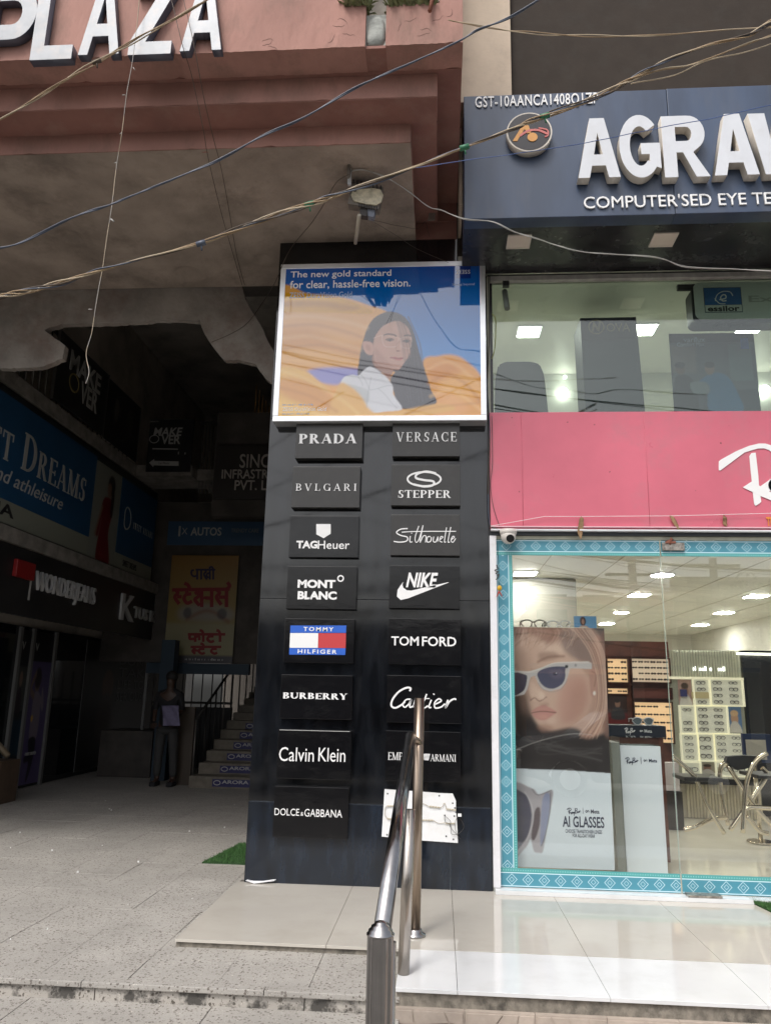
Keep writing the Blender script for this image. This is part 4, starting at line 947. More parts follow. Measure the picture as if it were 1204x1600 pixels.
P.poly(z([(860, 660), (980, 610), (1060, 700), (1000, 740), (900, 760)]), (.68, .40, .17), .7, 8)
P.poly(z([(800, 740), (900, 700), (1000, 780), (900, 820), (820, 800)]), (.66, .36, .18), .6, 8)
# woman: hair, neck, face, shirt
hair = (.030, .030, .040)
P.poly(f([(520, 130), (430, 150), (330, 210), (260, 310), (220, 420), (180, 560), (160, 700), (140, 860), (200, 880), (560, 830), (520, 920), (560, 1060), (650, 1268), (1050, 1215), (1000, 1050), (950, 880), (890, 700), (840, 520), (800, 380), (740, 250), (640, 160)]), hair, 1, 1)
P.poly(f([(330, 640), (330, 760), (420, 840), (500, 930), (530, 900), (560, 800), (540, 700)]), (.26, .145, .115), 1, 2)
P.poly(f([(530, 255), (440, 300), (370, 380), (330, 470), (325, 600), (345, 710), (400, 760), (500, 790), (590, 812), (630, 805), (680, 740), (720, 680), (755, 600), (765, 500), (770, 430), (740, 340), (680, 270), (610, 240)]), (.42, .27, .225), 1, 1.5)
P.poly(f([(335, 560), (420, 620), (500, 730), (600, 812), (500, 790), (400, 760), (345, 710)]), (.30, .17, .14), .55, 5)
P.poly(f([(560, 300), (680, 300), (740, 380), (640, 380), (560, 360)]), (.50, .34, .29), .5, 5)
P.ell(*f([(705, 620)])[0], 6, 7, (.50, .31, .26), .5, .6); P.ell(*f([(440, 560)])[0], 7, 9, (.46, .28, .24), .5, .6)
P.poly(f([(200, 490), (250, 478), (320, 510), (325, 620), (290, 640), (240, 620), (205, 560)]), (.42, .26, .215), 1, 1)
P.poly(f([(235, 520), (285, 530), (290, 590), (250, 580)]), (.30, .16, .13), .6, 2)
P.line(f([(450, 410), (500, 398), (560, 405), (590, 418)]), 1.3, (.05, .035, .03), .9, .8); P.line(f([(690, 415), (740, 410), (760, 420)]), 1.2, (.05, .035, .03), .9, .8)
for (cx, cy, rx) in ((515, 463, 6.4), (712, 478, 5.6)):
    x, y = f([(cx, cy)])[0]; P.ell(x, y, rx, 2.2, (.10, .07, .065), .9, .3); P.ell(x + .6, y + .1, 2.0, 2.0, (.015, .012, .012), 1, .3); P.line([(x - rx, y - .4), (x, y - 2.6), (x + rx, y - 1.0)], .9, (.02, .015, .015), .9)
P.line(f([(330, 440), (440, 410), (620, 440), (640, 470)]), .7, (.60, .45, .38), .8); P.line(f([(430, 410), (430, 470), (460, 535), (540, 545), (600, 530), (620, 450)]), .6, (.62, .50, .44), .8)
P.line(f([(640, 450), (660, 540), (720, 560), (762, 545), (768, 440), (700, 432), (640, 445)]), .6, (.62, .50, .44), .8)
P.line(f([(625, 480), (600, 520), (590, 570), (605, 590), (640, 590)]), 1.1, (.26, .14, .11), .7, .9); P.ell(*f([(612, 592)])[0], 2.4, 1, (.12, .05, .045), .8, .5)
P.ell(*f([(650, 530)])[0], 1.6, 5.5, (.56, .40, .34), .7, .6)
P.poly(f([(525, 668), (580, 660), (620, 668), (655, 665), (672, 680), (640, 702), (600, 700), (560, 685)]), (.34, .12, .11), .95, 1); P.line(f([(530, 670), (600, 680), (670, 680)]), .7, (.14, .045, .045), .8)
P.poly(f([(150, 880), (210, 820), (280, 775), (350, 800), (420, 850), (480, 900), (550, 1000), (555, 1090), (590, 1150), (660, 1275), (480, 1300), (250, 1310), (0, 1180), (-60, 1000), (-20, 900), (80, 870)]), (.62, .63, .66), 1, 1)
P.poly(f([(-20, 990), (80, 990), (270, 1060), (260, 1200), (180, 1200), (60, 1100), (-40, 1080)]), (.44, .46, .47), .8, 2)
P.poly(f([(-80, 990), (60, 1010), (180, 1120), (300, 1290), (480, 1320), (1100, 1210), (1200, 1300), (-100, 1430)]), (.62, .38, .15), 1, 3)
for q in ([(280, 1050), (360, 1035), (480, 1000), (545, 1000)], [(180, 870), (230, 930), (280, 1040)], [(380, 1030), (460, 1100), (540, 1200), (600, 1260)], [(300, 900), (260, 1100), (250, 1250)], [(150, 900), (190, 960), (200, 1000)]): P.line(f(q), .9, (.36, .38, .40), .8, .8)
for q, w, c, al in (([(110, 350), (250, 345), (420, 370), (520, 400)], 5, (.70, .50, .33), .5), ([(110, 395), (280, 385), (430, 420), (500, 445)], 4, (.36, .17, .09), .5), ([(110, 450), (260, 440), (420, 480), (490, 500)], 5, (.72, .50, .30), .45), ([(110, 500), (300, 480), (480, 520)], 3, (.34, .16, .07), .5),
    ([(120, 600), (240, 640), (380, 720), (480, 800)], 4, (.74, .54, .26), .55), ([(120, 680), (260, 720), (380, 790)], 4, (.38, .16, .05), .5), ([(120, 770), (280, 800), (400, 826)], 3, (.76, .56, .28), .5), ([(800, 600), (880, 560), (950, 580), (1040, 660)], 4, (.74, .48, .24), .5),
    ([(810, 660), (900, 620), (980, 660), (1050, 740)], 4, (.36, .15, .05), .5), ([(820, 720), (920, 690), (1050, 780)], 4, (.75, .50, .26), .5), ([(700, 800), (850, 770), (1050, 750)], 3, (.40, .18, .07), .5)): P.line(z(q), w, c, al, w * .7)
P.line(f([(450, 405), (500, 392), (560, 400), (592, 415)]), 1.7, (.03, .02, .02), .95, .7); P.line(f([(688, 412), (735, 405), (762, 416)]), 1.6, (.03, .02, .02), .95, .7)
P.line(f([(525, 668), (600, 678), (672, 676)]), 1.3, (.16, .04, .04), .9, .6)
for k in range(20):
    a_ = random.Random(k + 7); x0_ = a_.uniform(560, 820); P.line(f([(560 + (x0_ - 560) * .7, 190), (x0_ + 60, 500), (x0_ + 110, 850), (x0_ + 150, 1190)]), .8, (.075, .075, .09) if k % 2 else (.008, .008, .012), .5, .8)
P.poly(z([(940, 110), (1008, 110), (1008, 168), (940, 168)]), (.01, .035, .17), 1, 0, False)
ADM = print_mat('glossy_advert_film', .03, 2.0, .10, 1.6)
L_ = P.C.mean(-1, keepdims=True); P.C = np.clip(L_ + (P.C - L_) * 1.3, 0, 1) * 1.06; P.build('poster', ADM, ad)
Yt = Yq - .0065
z = zm(400, 380, .3322)
letters('The new gold standard', (454, 422.5, 611, 435), Yt, WHITEPR, ad, .001, bold=.01); letters('for clear, hassle-free vision.', (453, 437, 641, 451), Yt, WHITEPR, ad, .001, bold=.01)
PALEB = M('pale_lettering', (.42, .50, .66), .5)
letters('ZEISS DuraVision Gold', (452, 456, 549.5, 465), Yt, PALEB, ad, .0006); letters('ZEISS', (712.5, 421.5, 734, 427.5), Yt, WHITEPR, ad, .001, style='serif', weight=1.1, sp=.1)
letters('Seeing beyond', (706, 442, 741, 446.5), Yt, PALEB, ad, .0006); letters('ZEISS DuraVision Gold', (441.5, 636, 509.5, 642), Yt, WHITEPR, ad, .0006)
smallprint((441, 630, 490, 634), Yt, PALEB, ad); smallprint((441, 644.5, 484, 648), Yt, PALEB, ad)

# ------------------------------------------------------------------ INSIDE THE OPTICIAN, ground floor
def lamp_panel(x, y, z, sx, sy, lab, grp, rnd_=False, lm=LAMP):
    t = root('ceiling_lamp', (x, y, z - .006), lab, 'lamp', grp)
    if rnd_:
        bm = nb(); tube(bm, [(x, y, z + .001), (x, y, z - .014)], sx / 2 + .02, 28); put('trim', bm, WHITEPAINT, t)
        bm = nb(); tube(bm, [(x, y, z - .0145), (x, y, z - .018)], sx / 2, 28); put('diffuser', bm, lm, t)
    else:
        put('trim', B(x - sx / 2 - .015, y - sy / 2 - .015, z - .010, x + sx / 2 + .015, y + sy / 2 + .015, z + .001), WHITEPAINT, t)
        put('diffuser', B(x - sx / 2, y - sy / 2, z - .0145, x + sx / 2, y + sy / 2, z - .0105), lm, t)
ZC = 2.470
lp = [((820, 895), 'square lamp nearest the glass, above the large portrait poster', 0), ((812, 926), 'second square lamp behind it over the portrait poster', 0), ((803, 951), 'third square lamp, smallest over the portrait poster', 0),
      ((1034, 897), 'round lamp beside the glass door joint', 1), ((998, 929), 'square lamp left of the glass door joint', 0), ((970, 956), 'round lamp further back, left of the glass joint', 1), ((947, 974), 'square lamp above the brown sunglasses racks', 0),
      ((1180, 931), 'square lamp at the right, nearest the glass door', 0), ((1130, 957), 'second lamp in the right diagonal row', 0), ((1093, 976), 'third lamp in the right diagonal row', 0), ((1061, 993), 'fourth lamp in the right diagonal row', 0), ((1036, 1007), 'farthest lamp in the right diagonal row', 0),
      ((1163, 1008), 'far square lamp above the dark wall', 0), ((1202, 995), 'far square lamp cut by the right edge', 0)]
for (x, y), lab, rd in lp:
    p = WZ(x, y, ZC); lamp_panel(p.x, p.y, ZC, .21, .24, lab, 'lit ceiling lamps in the lower shop', rd, LAMP2)
# the cabinets: depth 9 m
YB = 9.2
def wz0(px, py): return W(px, py, YB)
RACKF = M('dark_brown_rack_frame', (.06, .022, .014), .35)
GOLDBACK = M('gold_glow_rack', (.55, .36, .20), .45, emit=(1, .66, .36), es=.55)  # rack back emits by itself, glow added to brighten the shop
PALEBACK = M('pale_rack_back', (.50, .40, .31), .5, emit=(1, .78, .55), es=.35)  # same added glow in the pale panels
LENSM = M('dark_sunglass_lens', (.05, .04, .04), .15)
FRAMEM = M('thin_eyewear_frame', (.12, .11, .10), .3)
SILVM = M('silver_eyewear_frame', (.5, .5, .48), .25, metal=.6)
rack = root('sunglasses_rack', (wz0(995, 1240).x, YB, 0), 'dark wooden wall of warmly lit sunglasses racks behind the poster', 'rack')
x0, x1 = wz0(925, 1100).x, wz0(1050, 1100).x
put('carcass', B(x0 - .3, YB + .06, 0, x1, YB + .4, wz0(990, 1002).z), WOOD, rack)
put('header', B(x0 - .3, YB + .02, wz0(990, 1026).z, x1, YB + .059, wz0(990, 1002).z), WOOD, rack)
def eyewear(bx, rows, cols, mat, parent, lens=True, seed=0, Y=None):
    Y = Y or YB + .03
    u0, u1, v0, v1 = letter_box(bx, Y); bm = nb(); r = random.Random(seed); cw = (u1 - u0) / cols; rh = (v1 - v0) / rows; s = min(cw * .19, rh * .3)
    for j in range(rows):
        for i in range(cols):
            if rows * cols > 3 and r.random() < .07: continue
            cx = u0 + (i + .5) * cw; cz = v0 + (j + .5) * rh; st = r.random()
            for sg_ in (-1, 1):
                q = []
                for k in range(8):
                    a = 2 * math.pi * k / 8; q.append((cx + sg_ * s * 1.15 + s * math.cos(a) * (1 + .1 * st), cz + s * (.62 + .25 * st) * math.sin(a) - (s * .15 if math.sin(a) < 0 else 0)))
                if lens: prism(bm, q, PY(Y), 0, .02)
                else: ribbon(bm, q + [q[0]], s * .16, PY(Y), 0, .015)
            box(bm, cx - s * 2.1, Y - .018, cz + s * .35, cx + s * 2.1, Y - .004, cz + s * .52)
    fixn(bm); return put('eyewear_rows', bm, mat, parent, kind='stuff')
def panel(bx, mat, parent, Y=None, name='back_panel', fr=.012, frm=None, glow=False):
    Y = Y or YB + .05; u0, u1, v0, v1 = letter_box(bx, Y)
    put(name, B(u0, Y - .012, v0, u1, Y, v1), mat, parent)
    if frm:
        for a in ((u0 - fr, v0 - fr, u1 + fr, v0), (u0 - fr, v1, u1 + fr, v1 + fr), (u0 - fr, v0, u0, v1), (u1, v0, u1 + fr, v1)):
            put('frame_bar', B(a[0], Y - .05, a[1], a[2], Y, a[3]), frm, parent)
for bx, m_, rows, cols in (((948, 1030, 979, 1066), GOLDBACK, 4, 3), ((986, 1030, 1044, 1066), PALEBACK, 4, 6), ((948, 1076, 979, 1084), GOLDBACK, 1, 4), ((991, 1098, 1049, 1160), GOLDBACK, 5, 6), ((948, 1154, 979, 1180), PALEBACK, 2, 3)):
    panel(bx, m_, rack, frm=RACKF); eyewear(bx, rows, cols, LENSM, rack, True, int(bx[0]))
panel((988, 1076, 1047, 1091), M('rack_niche', (.14, .04, .03), .5), rack, frm=RACKF)
put('certificate', B(wz0(1005, 0).x, YB + .0, wz0(1015, 1090).z, wz0(1026, 0).x, YB + .03, wz0(1015, 1080).z), M('cream_card', (.60, .52, .30), .5), rack)
put('blue_card', B(wz0(991, 0).x, YB + .0, wz0(995, 1087).z, wz0(999, 0).x, YB + .03, wz0(995, 1076).z), M('blue_card', (.03, .04, .16), .5), rack)
P = Print(wz0(949, 1100).x, wz0(980, 1100).x, wz0(965, 1132).z, wz0(965, 1087).z, PY(YB + .03), 44, 60)
P.C[:] = (.035, .018, .016); P.poly([(0, .6), (1, .6), (1, 1), (0, 1)], (.12, .012, .012), 1, 3, False); P.ell(.52, .28, .13, .15, (.30, .17, .12)); P.ell(.5, .18, .15, .08, (.02, .015, .015)); P.poly([(.3, .45), (.7, .45), (.85, .8), (.2, .8)], (.03, .03, .035), 1, 2)
PM = print_mat('matt_poster_print', .4); P.build('poster', PM, rack)
# pale cabinet with fluted header and fluted base
cab = root('display_cabinet', (wz0(1110, 1275).x, YB, 0), 'pale gridded spectacles cabinet with fluted header and fluted base', 'cabinet')
CABW = M('ivory_cabinet_frame', (.62, .60, .46), .4, emit=(1, .95, .7), es=.35); FLUTE = M('pale_green_fluting', (.66, .67, .56), .5); FLUTEC = M('cream_fluting', (.72, .66, .52), .5)  # ivory frame given a glow to brighten the cabinet, not a lamp
cx0, cx1 = wz0(1052, 1150).x, wz0(1168, 1150).x; zt, zh, zb_ = wz0(1110, 1016).z, wz0(1110, 1058).z, wz0(1110, 1212).z
put('carcass', B(cx0, YB + .04, 0, cx1, YB + .5, zt), M('grey_green_board', (.34, .35, .29), .5), cab)
def flutes(u0, u1, z0, z1, Y, n, mat, name):
    w = (u1 - u0) / n; me = None
    for i in range(n):
        if me is None:
            bm = nb(); x = u0 + w / 2; pts = [(x - w * .38, 0), (x - w * .25, .02), (x, .03), (x + w * .25, .02), (x + w * .38, 0)]
            a = [bm.verts.new((px_, Y - d, z0)) for px_, d in pts]; b_ = [bm.verts.new((px_, Y - d, z1)) for px_, d in pts]
            for k in range(4): bm.faces.new((a[k], a[k + 1], b_[k + 1], b_[k]))
            bm.faces.new(a[::-1]); bm.faces.new(b_); bm.faces.new((a[0], b_[0], b_[4], a[4]))
            o = put(name, bm, mat, cab); me = o.data; l0 = o.location.copy()
        else:
            o = bpy.data.objects.new(name, me); link(o); o.parent = cab; o.location = l0 + Vector((w * i, 0, 0))
flutes(cx0 + .01, cx1 - .01, zh, zt - .005, YB + .04, 26, FLUTE, 'fluted_slat')
put('header_lamp', B(wz0(1062, 0).x, YB - .1, wz0(1110, 1023).z, wz0(1160, 0).x, YB - .06, wz0(1110, 1020).z), M('header_light_tube', (1, 1, 1), emit=(1, .98, .85), es=3), cab)
letters('EYEWEAR', (1082, 1040, 1133, 1049), YB - .002, M('lit_white_letters', (1, 1, 1), emit=(1, 1, 1), es=4), cab, .006, bold=.03) if False else smallprint((1082, 1039, 1133, 1050), YB - .0, M('lit_white_letters', (1, 1, 1), emit=(1, 1, 1), es=2.2), cab, 4)
put('frame_bar', B(cx0, YB - .02, zh - .03, cx1, YB + .039, zh - .002), CABW, cab)
flutes(cx0 + .05, cx1 + .02, 0.002, wz0(1110, 1223).z, YB - .16, 24, FLUTEC, 'fluted_slat')
put('base_core', B(cx0 + .0, YB - .155, 0.002, cx1 + .03, YB + .03, wz0(1110, 1223).z), M('shadowed_cream_board', (.4, .36, .28), .6), cab)
put('counter_top', B(cx0 - .05, YB - .22, wz0(1110, 1223).z + .001, cx1 + .04, YB + .035, wz0(1110, 1214).z), M('black_counter', (.02, .02, .022), .2), cab)
TR = M('pale_glow_tray', (.52, .52, .44), .5, emit=(1, .98, .8), es=.16)  # trays glow by themselves, standing in for light from the strips
for bx, rows, cols, kk in (((1059, 1062, 1080, 1102), 0, 0, 'p1'), ((1083, 1062, 1107, 1102), 4, 1, 0), ((1108, 1062, 1158, 1102), 4, 2, 0), ((1062, 1104, 1084, 1145), 4, 1, 0), ((1086, 1104, 1134, 1145), 4, 2, 0), ((1136, 1105, 1158, 1145), 0, 0, 'p2'), ((1064, 1148, 1088, 1188), 4, 1, 0), ((1090, 1148, 1113, 1188), 3, 1, 0), ((1115, 1148, 1162, 1188), 4, 2, 0), ((1067, 1192, 1092, 1212), 1, 1, 0), ((1093, 1192, 1116, 1210), 0, 0, 'p3'), ((1118, 1192, 1164, 1212), 1, 2, 0)):
    if kk:
        u0_, u1_, v0_, v1_ = letter_box(bx, YB + .03); P = Print(u0_, u1_, v0_, v1_, PY(YB + .03), 30, 40)
        P.C[:] = {'p1': (.42, .28, .25), 'p2': (.12, .22, .42), 'p3': (.36, .33, .28)}[kk]
        P.ell(.5, .45, .25, .25, (.5, .3, .2) if kk == 'p2' else (.3, .17, .13)); P.poly([(.1, 1), (.3, .6), (.7, .6), (.95, 1)], (.6, .58, .55), 1, 1); P.ell(.5, .25, .27, .12, (.62, .42, .25) if kk == 'p2' else (.06, .04, .03))
        P.build('poster', PM, cab)
    else:
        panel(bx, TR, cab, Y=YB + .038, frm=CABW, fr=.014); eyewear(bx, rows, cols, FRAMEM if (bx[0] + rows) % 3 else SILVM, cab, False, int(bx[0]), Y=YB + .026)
# dark blue wall to the right
put('dark_partition', B(wz0(1170, 1100).x, YB + .1, 0, 4.89, YB + .3, wz0(1190, 1016).z), M('navy_partition', (.012, .016, .024), .2), rb)
put('portrait_wall', B(.402, 8.2, 0, wz0(925, 1100).x - .31, 8.3, 2.46), M('greyish_inner_wall', (.26, .25, .22), .5), rb)
# large portrait poster right behind the glass
Yp_ = 5.62
q0, q1 = W(801, 1160, Yp_).x, W(951, 1160, Yp_).x; zt_, zb2 = W(875, 981, Yp_).z, W(880, 1357, Yp_).z
po = root('portrait_poster', ((q0 + q1) / 2, Yp_, zb2), 'tall poster of a face in pale sunglasses above white lens advert', 'poster')
P = Print(q0, q1, zb2, zt_, PY(Yp_), 130, 330, True); z = zm(780, 960, .25641)
skin = (.56, .36, .28)
P.C[:] = (.10, .085, .085)
P.poly(z([(60, 60), (400, 60), (560, 90), (640, 250), (660, 600), (600, 760), (420, 720), (60, 500)]), (.42, .25, .19), 1, 6)
P.poly(z([(80, 130), (200, 90), (340, 110), (440, 200), (500, 330), (560, 420), (550, 560), (500, 640), (420, 690), (330, 710), (240, 680), (190, 620), (150, 560), (80, 480)]), skin, 1, 4)
P.poly(z([(80, 480), (160, 480), (180, 560), (230, 680), (300, 720), (200, 760), (80, 800)]), (.03, .022, .02), 1, 6)
P.poly(z([(80, 720), (300, 715), (440, 690), (560, 740), (660, 740), (680, 960), (80, 950)]), (.035, .03, .032), 1, 4)
P.poly(z([(230, 160), (350, 170), (420, 230), (300, 240)]), (.68, .48, .39), .6, 8)
P.poly(z([(400, 400), (520, 380), (540, 520), (470, 640), (390, 660), (350, 560)]), (.50, .25, .20), .8, 10)
P.poly(z([(100, 60), (180, 60), (350, 70), (380, 130), (300, 180), (180, 120), (90, 160)]), (.26, .12, .09), .8, 6)
for k in range(26):
    a = random.Random(k); x0_ = a.uniform(100, 560); P.line(z([(x0_, 60 + a.uniform(0, 40)), (x0_ + a.uniform(-60, 50), 130), (x0_ + a.uniform(-120, 20), 170 + a.uniform(0, 60))]), .7, (.42, .22, .15) if k % 2 else (.15, .07, .055), .45, .8)
P.poly(z([(380, 100), (560, 110), (640, 300), (500, 290), (400, 230), (370, 150)]), (.16, .12, .12), .7, 6)
P.poly(z([(590, 130), (625, 200), (645, 500), (620, 680), (560, 750), (500, 730), (580, 600), (600, 400), (560, 200)]), (.44, .22, .16), .9, 5)
P.poly(z([(610, 150), (650, 150), (665, 700), (640, 740), (620, 640), (635, 400)]), (.20, .10, .08), .7, 3)
for k in range(16):
    a = random.Random(k + 90); dx = a.uniform(-30, 40); P.line(z([(560 + dx, 160), (610 + dx, 400), (600 + dx, 600), (510 + dx, 740)]), .8, (.58, .33, .25) if k % 2 else (.12, .06, .05), .5, .8)
P.poly(z([(548, 330), (590, 340), (600, 430), (575, 500), (552, 480)]), (.42, .22, .17), 1, 2); P.line(z([(560, 350), (585, 370), (575, 440)]), 1.2, (.2, .09, .07), .8, .8); P.ell(*z([(575, 482)])[0], 2, 3.2, (.7, .68, .66), .9, .4)
P.poly(z([(185, 400), (230, 450), (270, 480), (280, 510), (240, 530), (195, 520), (180, 480)]), (.64, .43, .34), .9, 3); P.line(z([(190, 525), (215, 510), (245, 530), (285, 505)]), 1.6, (.14, .05, .04), .8, 1)
P.line(z([(180, 395), (170, 460), (190, 520)]), 3, (.2, .09, .07), .5, 2)
P.poly(z([(195, 600), (215, 575), (260, 555), (290, 560), (345, 595), (330, 612), (280, 645), (230, 640)]), (.52, .23, .20), 1, 1.5); P.line(z([(197, 602), (260, 592), (343, 600)]), 1.3, (.09, .025, .025), .9, .8); P.poly(z([(230, 615), (280, 612), (290, 630), (250, 635)]), (.6, .28, .22), .6, 2)
P.poly(z([(230, 680), (300, 670), (330, 700), (260, 716)]), (.36, .18, .13), .6, 4)
P.poly(z([(150, 200), (200, 330), (180, 480), (200, 620), (120, 560), (80, 300)]), (.30, .17, .13), .5, 12)
P.poly(z([(430, 470), (520, 420), (545, 560), (470, 650), (380, 690), (300, 700), (400, 620)]), (.36, .18, .14), .45, 12)
P.poly(z([(240, 240), (330, 230), (360, 262), (300, 285), (250, 285)]), (.22, .12, .09), .5, 4); P.line(z([(235, 292), (300, 262), (390, 258)]), 3, (.20, .10, .07), .75, 2)
P.poly(z([(250, 470), (275, 500), (262, 520), (240, 500)]), (.70, .50, .42), .7, 3); P.poly(z([(290, 540), (300, 555), (270, 560), (240, 552)]), (.30, .15, .12), .5, 3)
P.poly(z([(300, 640), (345, 640), (330, 668), (290, 665)]), (.66, .45, .37), .5, 5)
for k in range(70):
    a = random.Random(k + 300); t_0 = a.random(); c_ = [(.56, .34, .25), (.30, .15, .10), (.14, .07, .055), (.70, .50, .40)][k % 4]
    P.line(z([(90 + 400 * t_0, 75 + 25 * a.random()), (80 + 440 * t_0, 110 + 20 * a.random()), (60 + 430 * t_0 + a.uniform(-30, 20), 150 + 60 * a.random())]), .45, c_, .55, .55)
for k in range(60):
    a = random.Random(k + 600); d_ = a.uniform(-60, 60); c_ = [(.60, .38, .29), (.34, .18, .13), (.16, .08, .06), (.72, .52, .42)][k % 4]
    P.line(z([(500 + d_, 90), (590 + d_ * .8, 230), (625 + d_ * .5, 420), (615 + d_ * .6, 600), (540 + d_, 740 + a.uniform(-20, 20))]), .45, c_, .5, .55)
for k in range(10):
    a = random.Random(k + 800); P.line(z([(120 + a.uniform(0, 400), 740 + a.uniform(0, 60)), (300 + a.uniform(-100, 200), 780 + a.uniform(0, 90)), (620, 800 + a.uniform(0, 100))]), 1.2, (.09, .08, .085), .5, 1.2)
P.line(z([(90, 830), (250, 770), (430, 730), (560, 735)]), 1., (.45, .42, .42), .6, .6)
fr_ = (.46, .43, .44)
P.poly(z([(80, 345), (180, 350), (250, 330), (330, 298), (420, 292), (540, 290), (560, 300), (560, 335), (430, 330), (415, 380), (400, 420), (370, 455), (310, 470), (260, 455), (235, 420), (215, 375), (190, 385), (180, 420), (170, 460), (150, 490), (80, 505)]), fr_, 1, .8, False)
P.poly(z([(235, 355), (300, 325), (390, 320), (400, 350), (395, 400), (370, 435), (320, 455), (270, 440), (240, 400)]), (.075, .075, .14), 1, .8); P.poly(z([(80, 365), (160, 370), (168, 400), (155, 455), (130, 480), (80, 490)]), (.05, .045, .08), 1, .8)
P.poly(z([(300, 350), (380, 340), (385, 380), (330, 390)]), (.16, .13, .20), .6, 4); P.ell(*z([(338, 365)])[0], 3.4, 2.4, (.02, .02, .04), .8, .4); P.ell(*z([(345, 360)])[0], .9, .9, (.6, .6, .65))
P.line(z([(80, 346), (180, 352), (250, 332), (330, 300), (420, 294), (540, 292)]), 1.1, (.66, .64, .62), .9, .7); P.line(z([(235, 420), (265, 458), (315, 474), (375, 456), (412, 400)]), 1.1, (.28, .26, .27), .8, .7)
P.ell(*z([(407, 320)])[0], 2.6, 2.6, (.03, .03, .04), 1, .2); P.ell(*z([(462, 312)])[0], 1.8, 2.2, (.25, .24, .25), 1, .3)
P.poly(z([(60, 938), (400, 950), (700, 970), (700, 1600), (60, 1600)]), (.58, .66, .76), 1, .8, False)
P.poly(z([(60, 1050), (200, 1060), (240, 1095), (320, 1070), (320, 1140), (290, 1300), (265, 1440), (240, 1450), (210, 1440), (190, 1370), (160, 1420), (60, 1480)]), (.36, .33, .38), 1, 1)
P.poly(z([(60, 1090), (150, 1090), (185, 1150), (195, 1250), (160, 1370), (60, 1450)]), (.045, .045, .10), 1, 1); P.poly(z([(215, 1200), (245, 1180), (245, 1280), (215, 1370), (195, 1350)]), (.09, .06, .08), 1, 1)
P.poly(z([(262, 1130), (305, 1100), (295, 1260), (250, 1410)]), (.22, .25, .42), 1, 1); P.line(z([(310, 1085), (306, 1200), (280, 1340), (256, 1410)]), 1., (.03, .03, .05), .9, .7); P.line(z([(200, 1065), (235, 1100), (315, 1072)]), 1.2, (.10, .09, .12), .8, .7); P.line(z([(155, 1080), (195, 1160), (205, 1260), (165, 1380)]), 1.3, (.55, .53, .58), .7, .8)
L_ = P.C.mean(-1, keepdims=True); P.C = np.clip(L_ + (P.C - L_) * .78, 0, .86); PG = print_mat('satin_poster_print', .28); P.build('print', PG, po)
Y = Yp_ - .0065; z2 = zm(780, 960, .25641)
def cursive(z, s, mat, parent, Y):
    strokes([(z([(0, 6), (14, 0), (30, -2), (38, 6), (26, 16), (14, 20), (30, 24), (44, 34)]), s), (z([(18, 2), (22, 34)]), s), (z([(44, 20), (38, 28), (44, 30), (52, 20), (52, 30), (60, 20)]), s * .8), (z([(60, 20), (62, 28), (70, 20), (66, 42)]), s * .8),
             (z([(74, 0), (74, 28)]), s), (z([(72, 2), (92, 0), (88, 12), (76, 14), (92, 16), (88, 26), (74, 28)]), s * .8), (z([(100, 18), (96, 26), (104, 22), (110, 14), (112, 24), (118, 14), (126, 16)]), s * .8)], Y, mat, parent, 'cursive_logo', .0015)
cursive(lambda p: [(885 + x * .175, 1263.5 + y * .27) for x, y in p], .0045, NAVYPR, po, Y)
put('divider', B(W(910, 1265, Y).x, Y - .001, W(910, 1272, Y).z, W(910.6, 1265, Y).x, Y, W(910, 1262, Y).z), NAVYPR, po)
letters('∞ Meta', (914, 1265, 936, 1271.5), Y, NAVYPR, po, .001, bold=.02)
letters('AI GLASSES', (878.5, 1276, 943.5, 1293.5), Y, NAVYPR, po, .0012, bold=.02)
letters("CHOOSE TRANSITIONS® LENSES", (883, 1296.5, 940, 1302.5), Y, NAVYPR, po, .001, bold=.01); letters("FOR ALL-DAY WEAR", (894, 1303.5, 929, 1309), Y, NAVYPR, po, .001, bold=.01)
# things on a shelf behind the poster top
sh = W(840, 983, 5.9); put('display_shelf', B(.405, 5.66, 1.0, 1.05, 6.1, sh.z - .004), CREAMWALL, label='pale display plinth standing behind the portrait poster', cat='plinth')
t = root('small_picture', (W(913, 983, 5.9).x, 5.9, sh.z), 'small blue picture card of a curly haired head on the plinth', 'picture')
P = Print(W(896, 970, 5.9).x, W(931, 970, 5.9).x, sh.z, W(912, 963, 5.9).z, PY(5.9), 40, 24); P.C[:] = (.16, .36, .62); P.ell(.4, .38, .13, .33, (.05, .035, .035)); P.ell(.41, .42, .06, .2, (.4, .22, .16)); P.poly([(.22, 1), (.3, .72), (.55, .72), (.68, 1)], (.5, .36, .3), 1, 1); P.build('print', PM, t)
def specs(cx, y, z, s, mat, label, lens=None, rot=0):
    t = root('spectacles', (cx, y, z), label, 'spectacles'); 
    for sg_ in (-1, 1):
        q = [(cx + sg_ * s * 1.12 + s * .95 * math.cos(a) * (1.06 if math.sin(a) > 0 else .85), z + s * .75 + s * .72 * math.sin(a)) for a in [2 * math.pi * k / 18 for k in range(19)]]
        bm = nb(); tube(bm, [(u, y, v) for u, v in q], s * .12, 6); put('rim', bm, mat, t)
        if lens: bm = nb(); prism(bm, q[:-1], PY(y), 0, .002); fixn(bm); put('lens', bm, lens, t)
        bm = nb(); tube(bm, [(cx + sg_ * s * 2.1, y, z + s * 1.25), (cx + sg_ * s * 2.0, y + s * 3.4, z + s * 1.1), (cx + sg_ * s * 1.9, y + s * 4, z + s * .5)], s * .1, 6); put('temple', bm, mat, t)
    bm = nb(); tube(bm, [(cx - s * .25, y, z + s), (cx, y, z + s * 1.2), (cx + s * .25, y, z + s)], s * .1, 6); put('bridge', bm, mat, t)
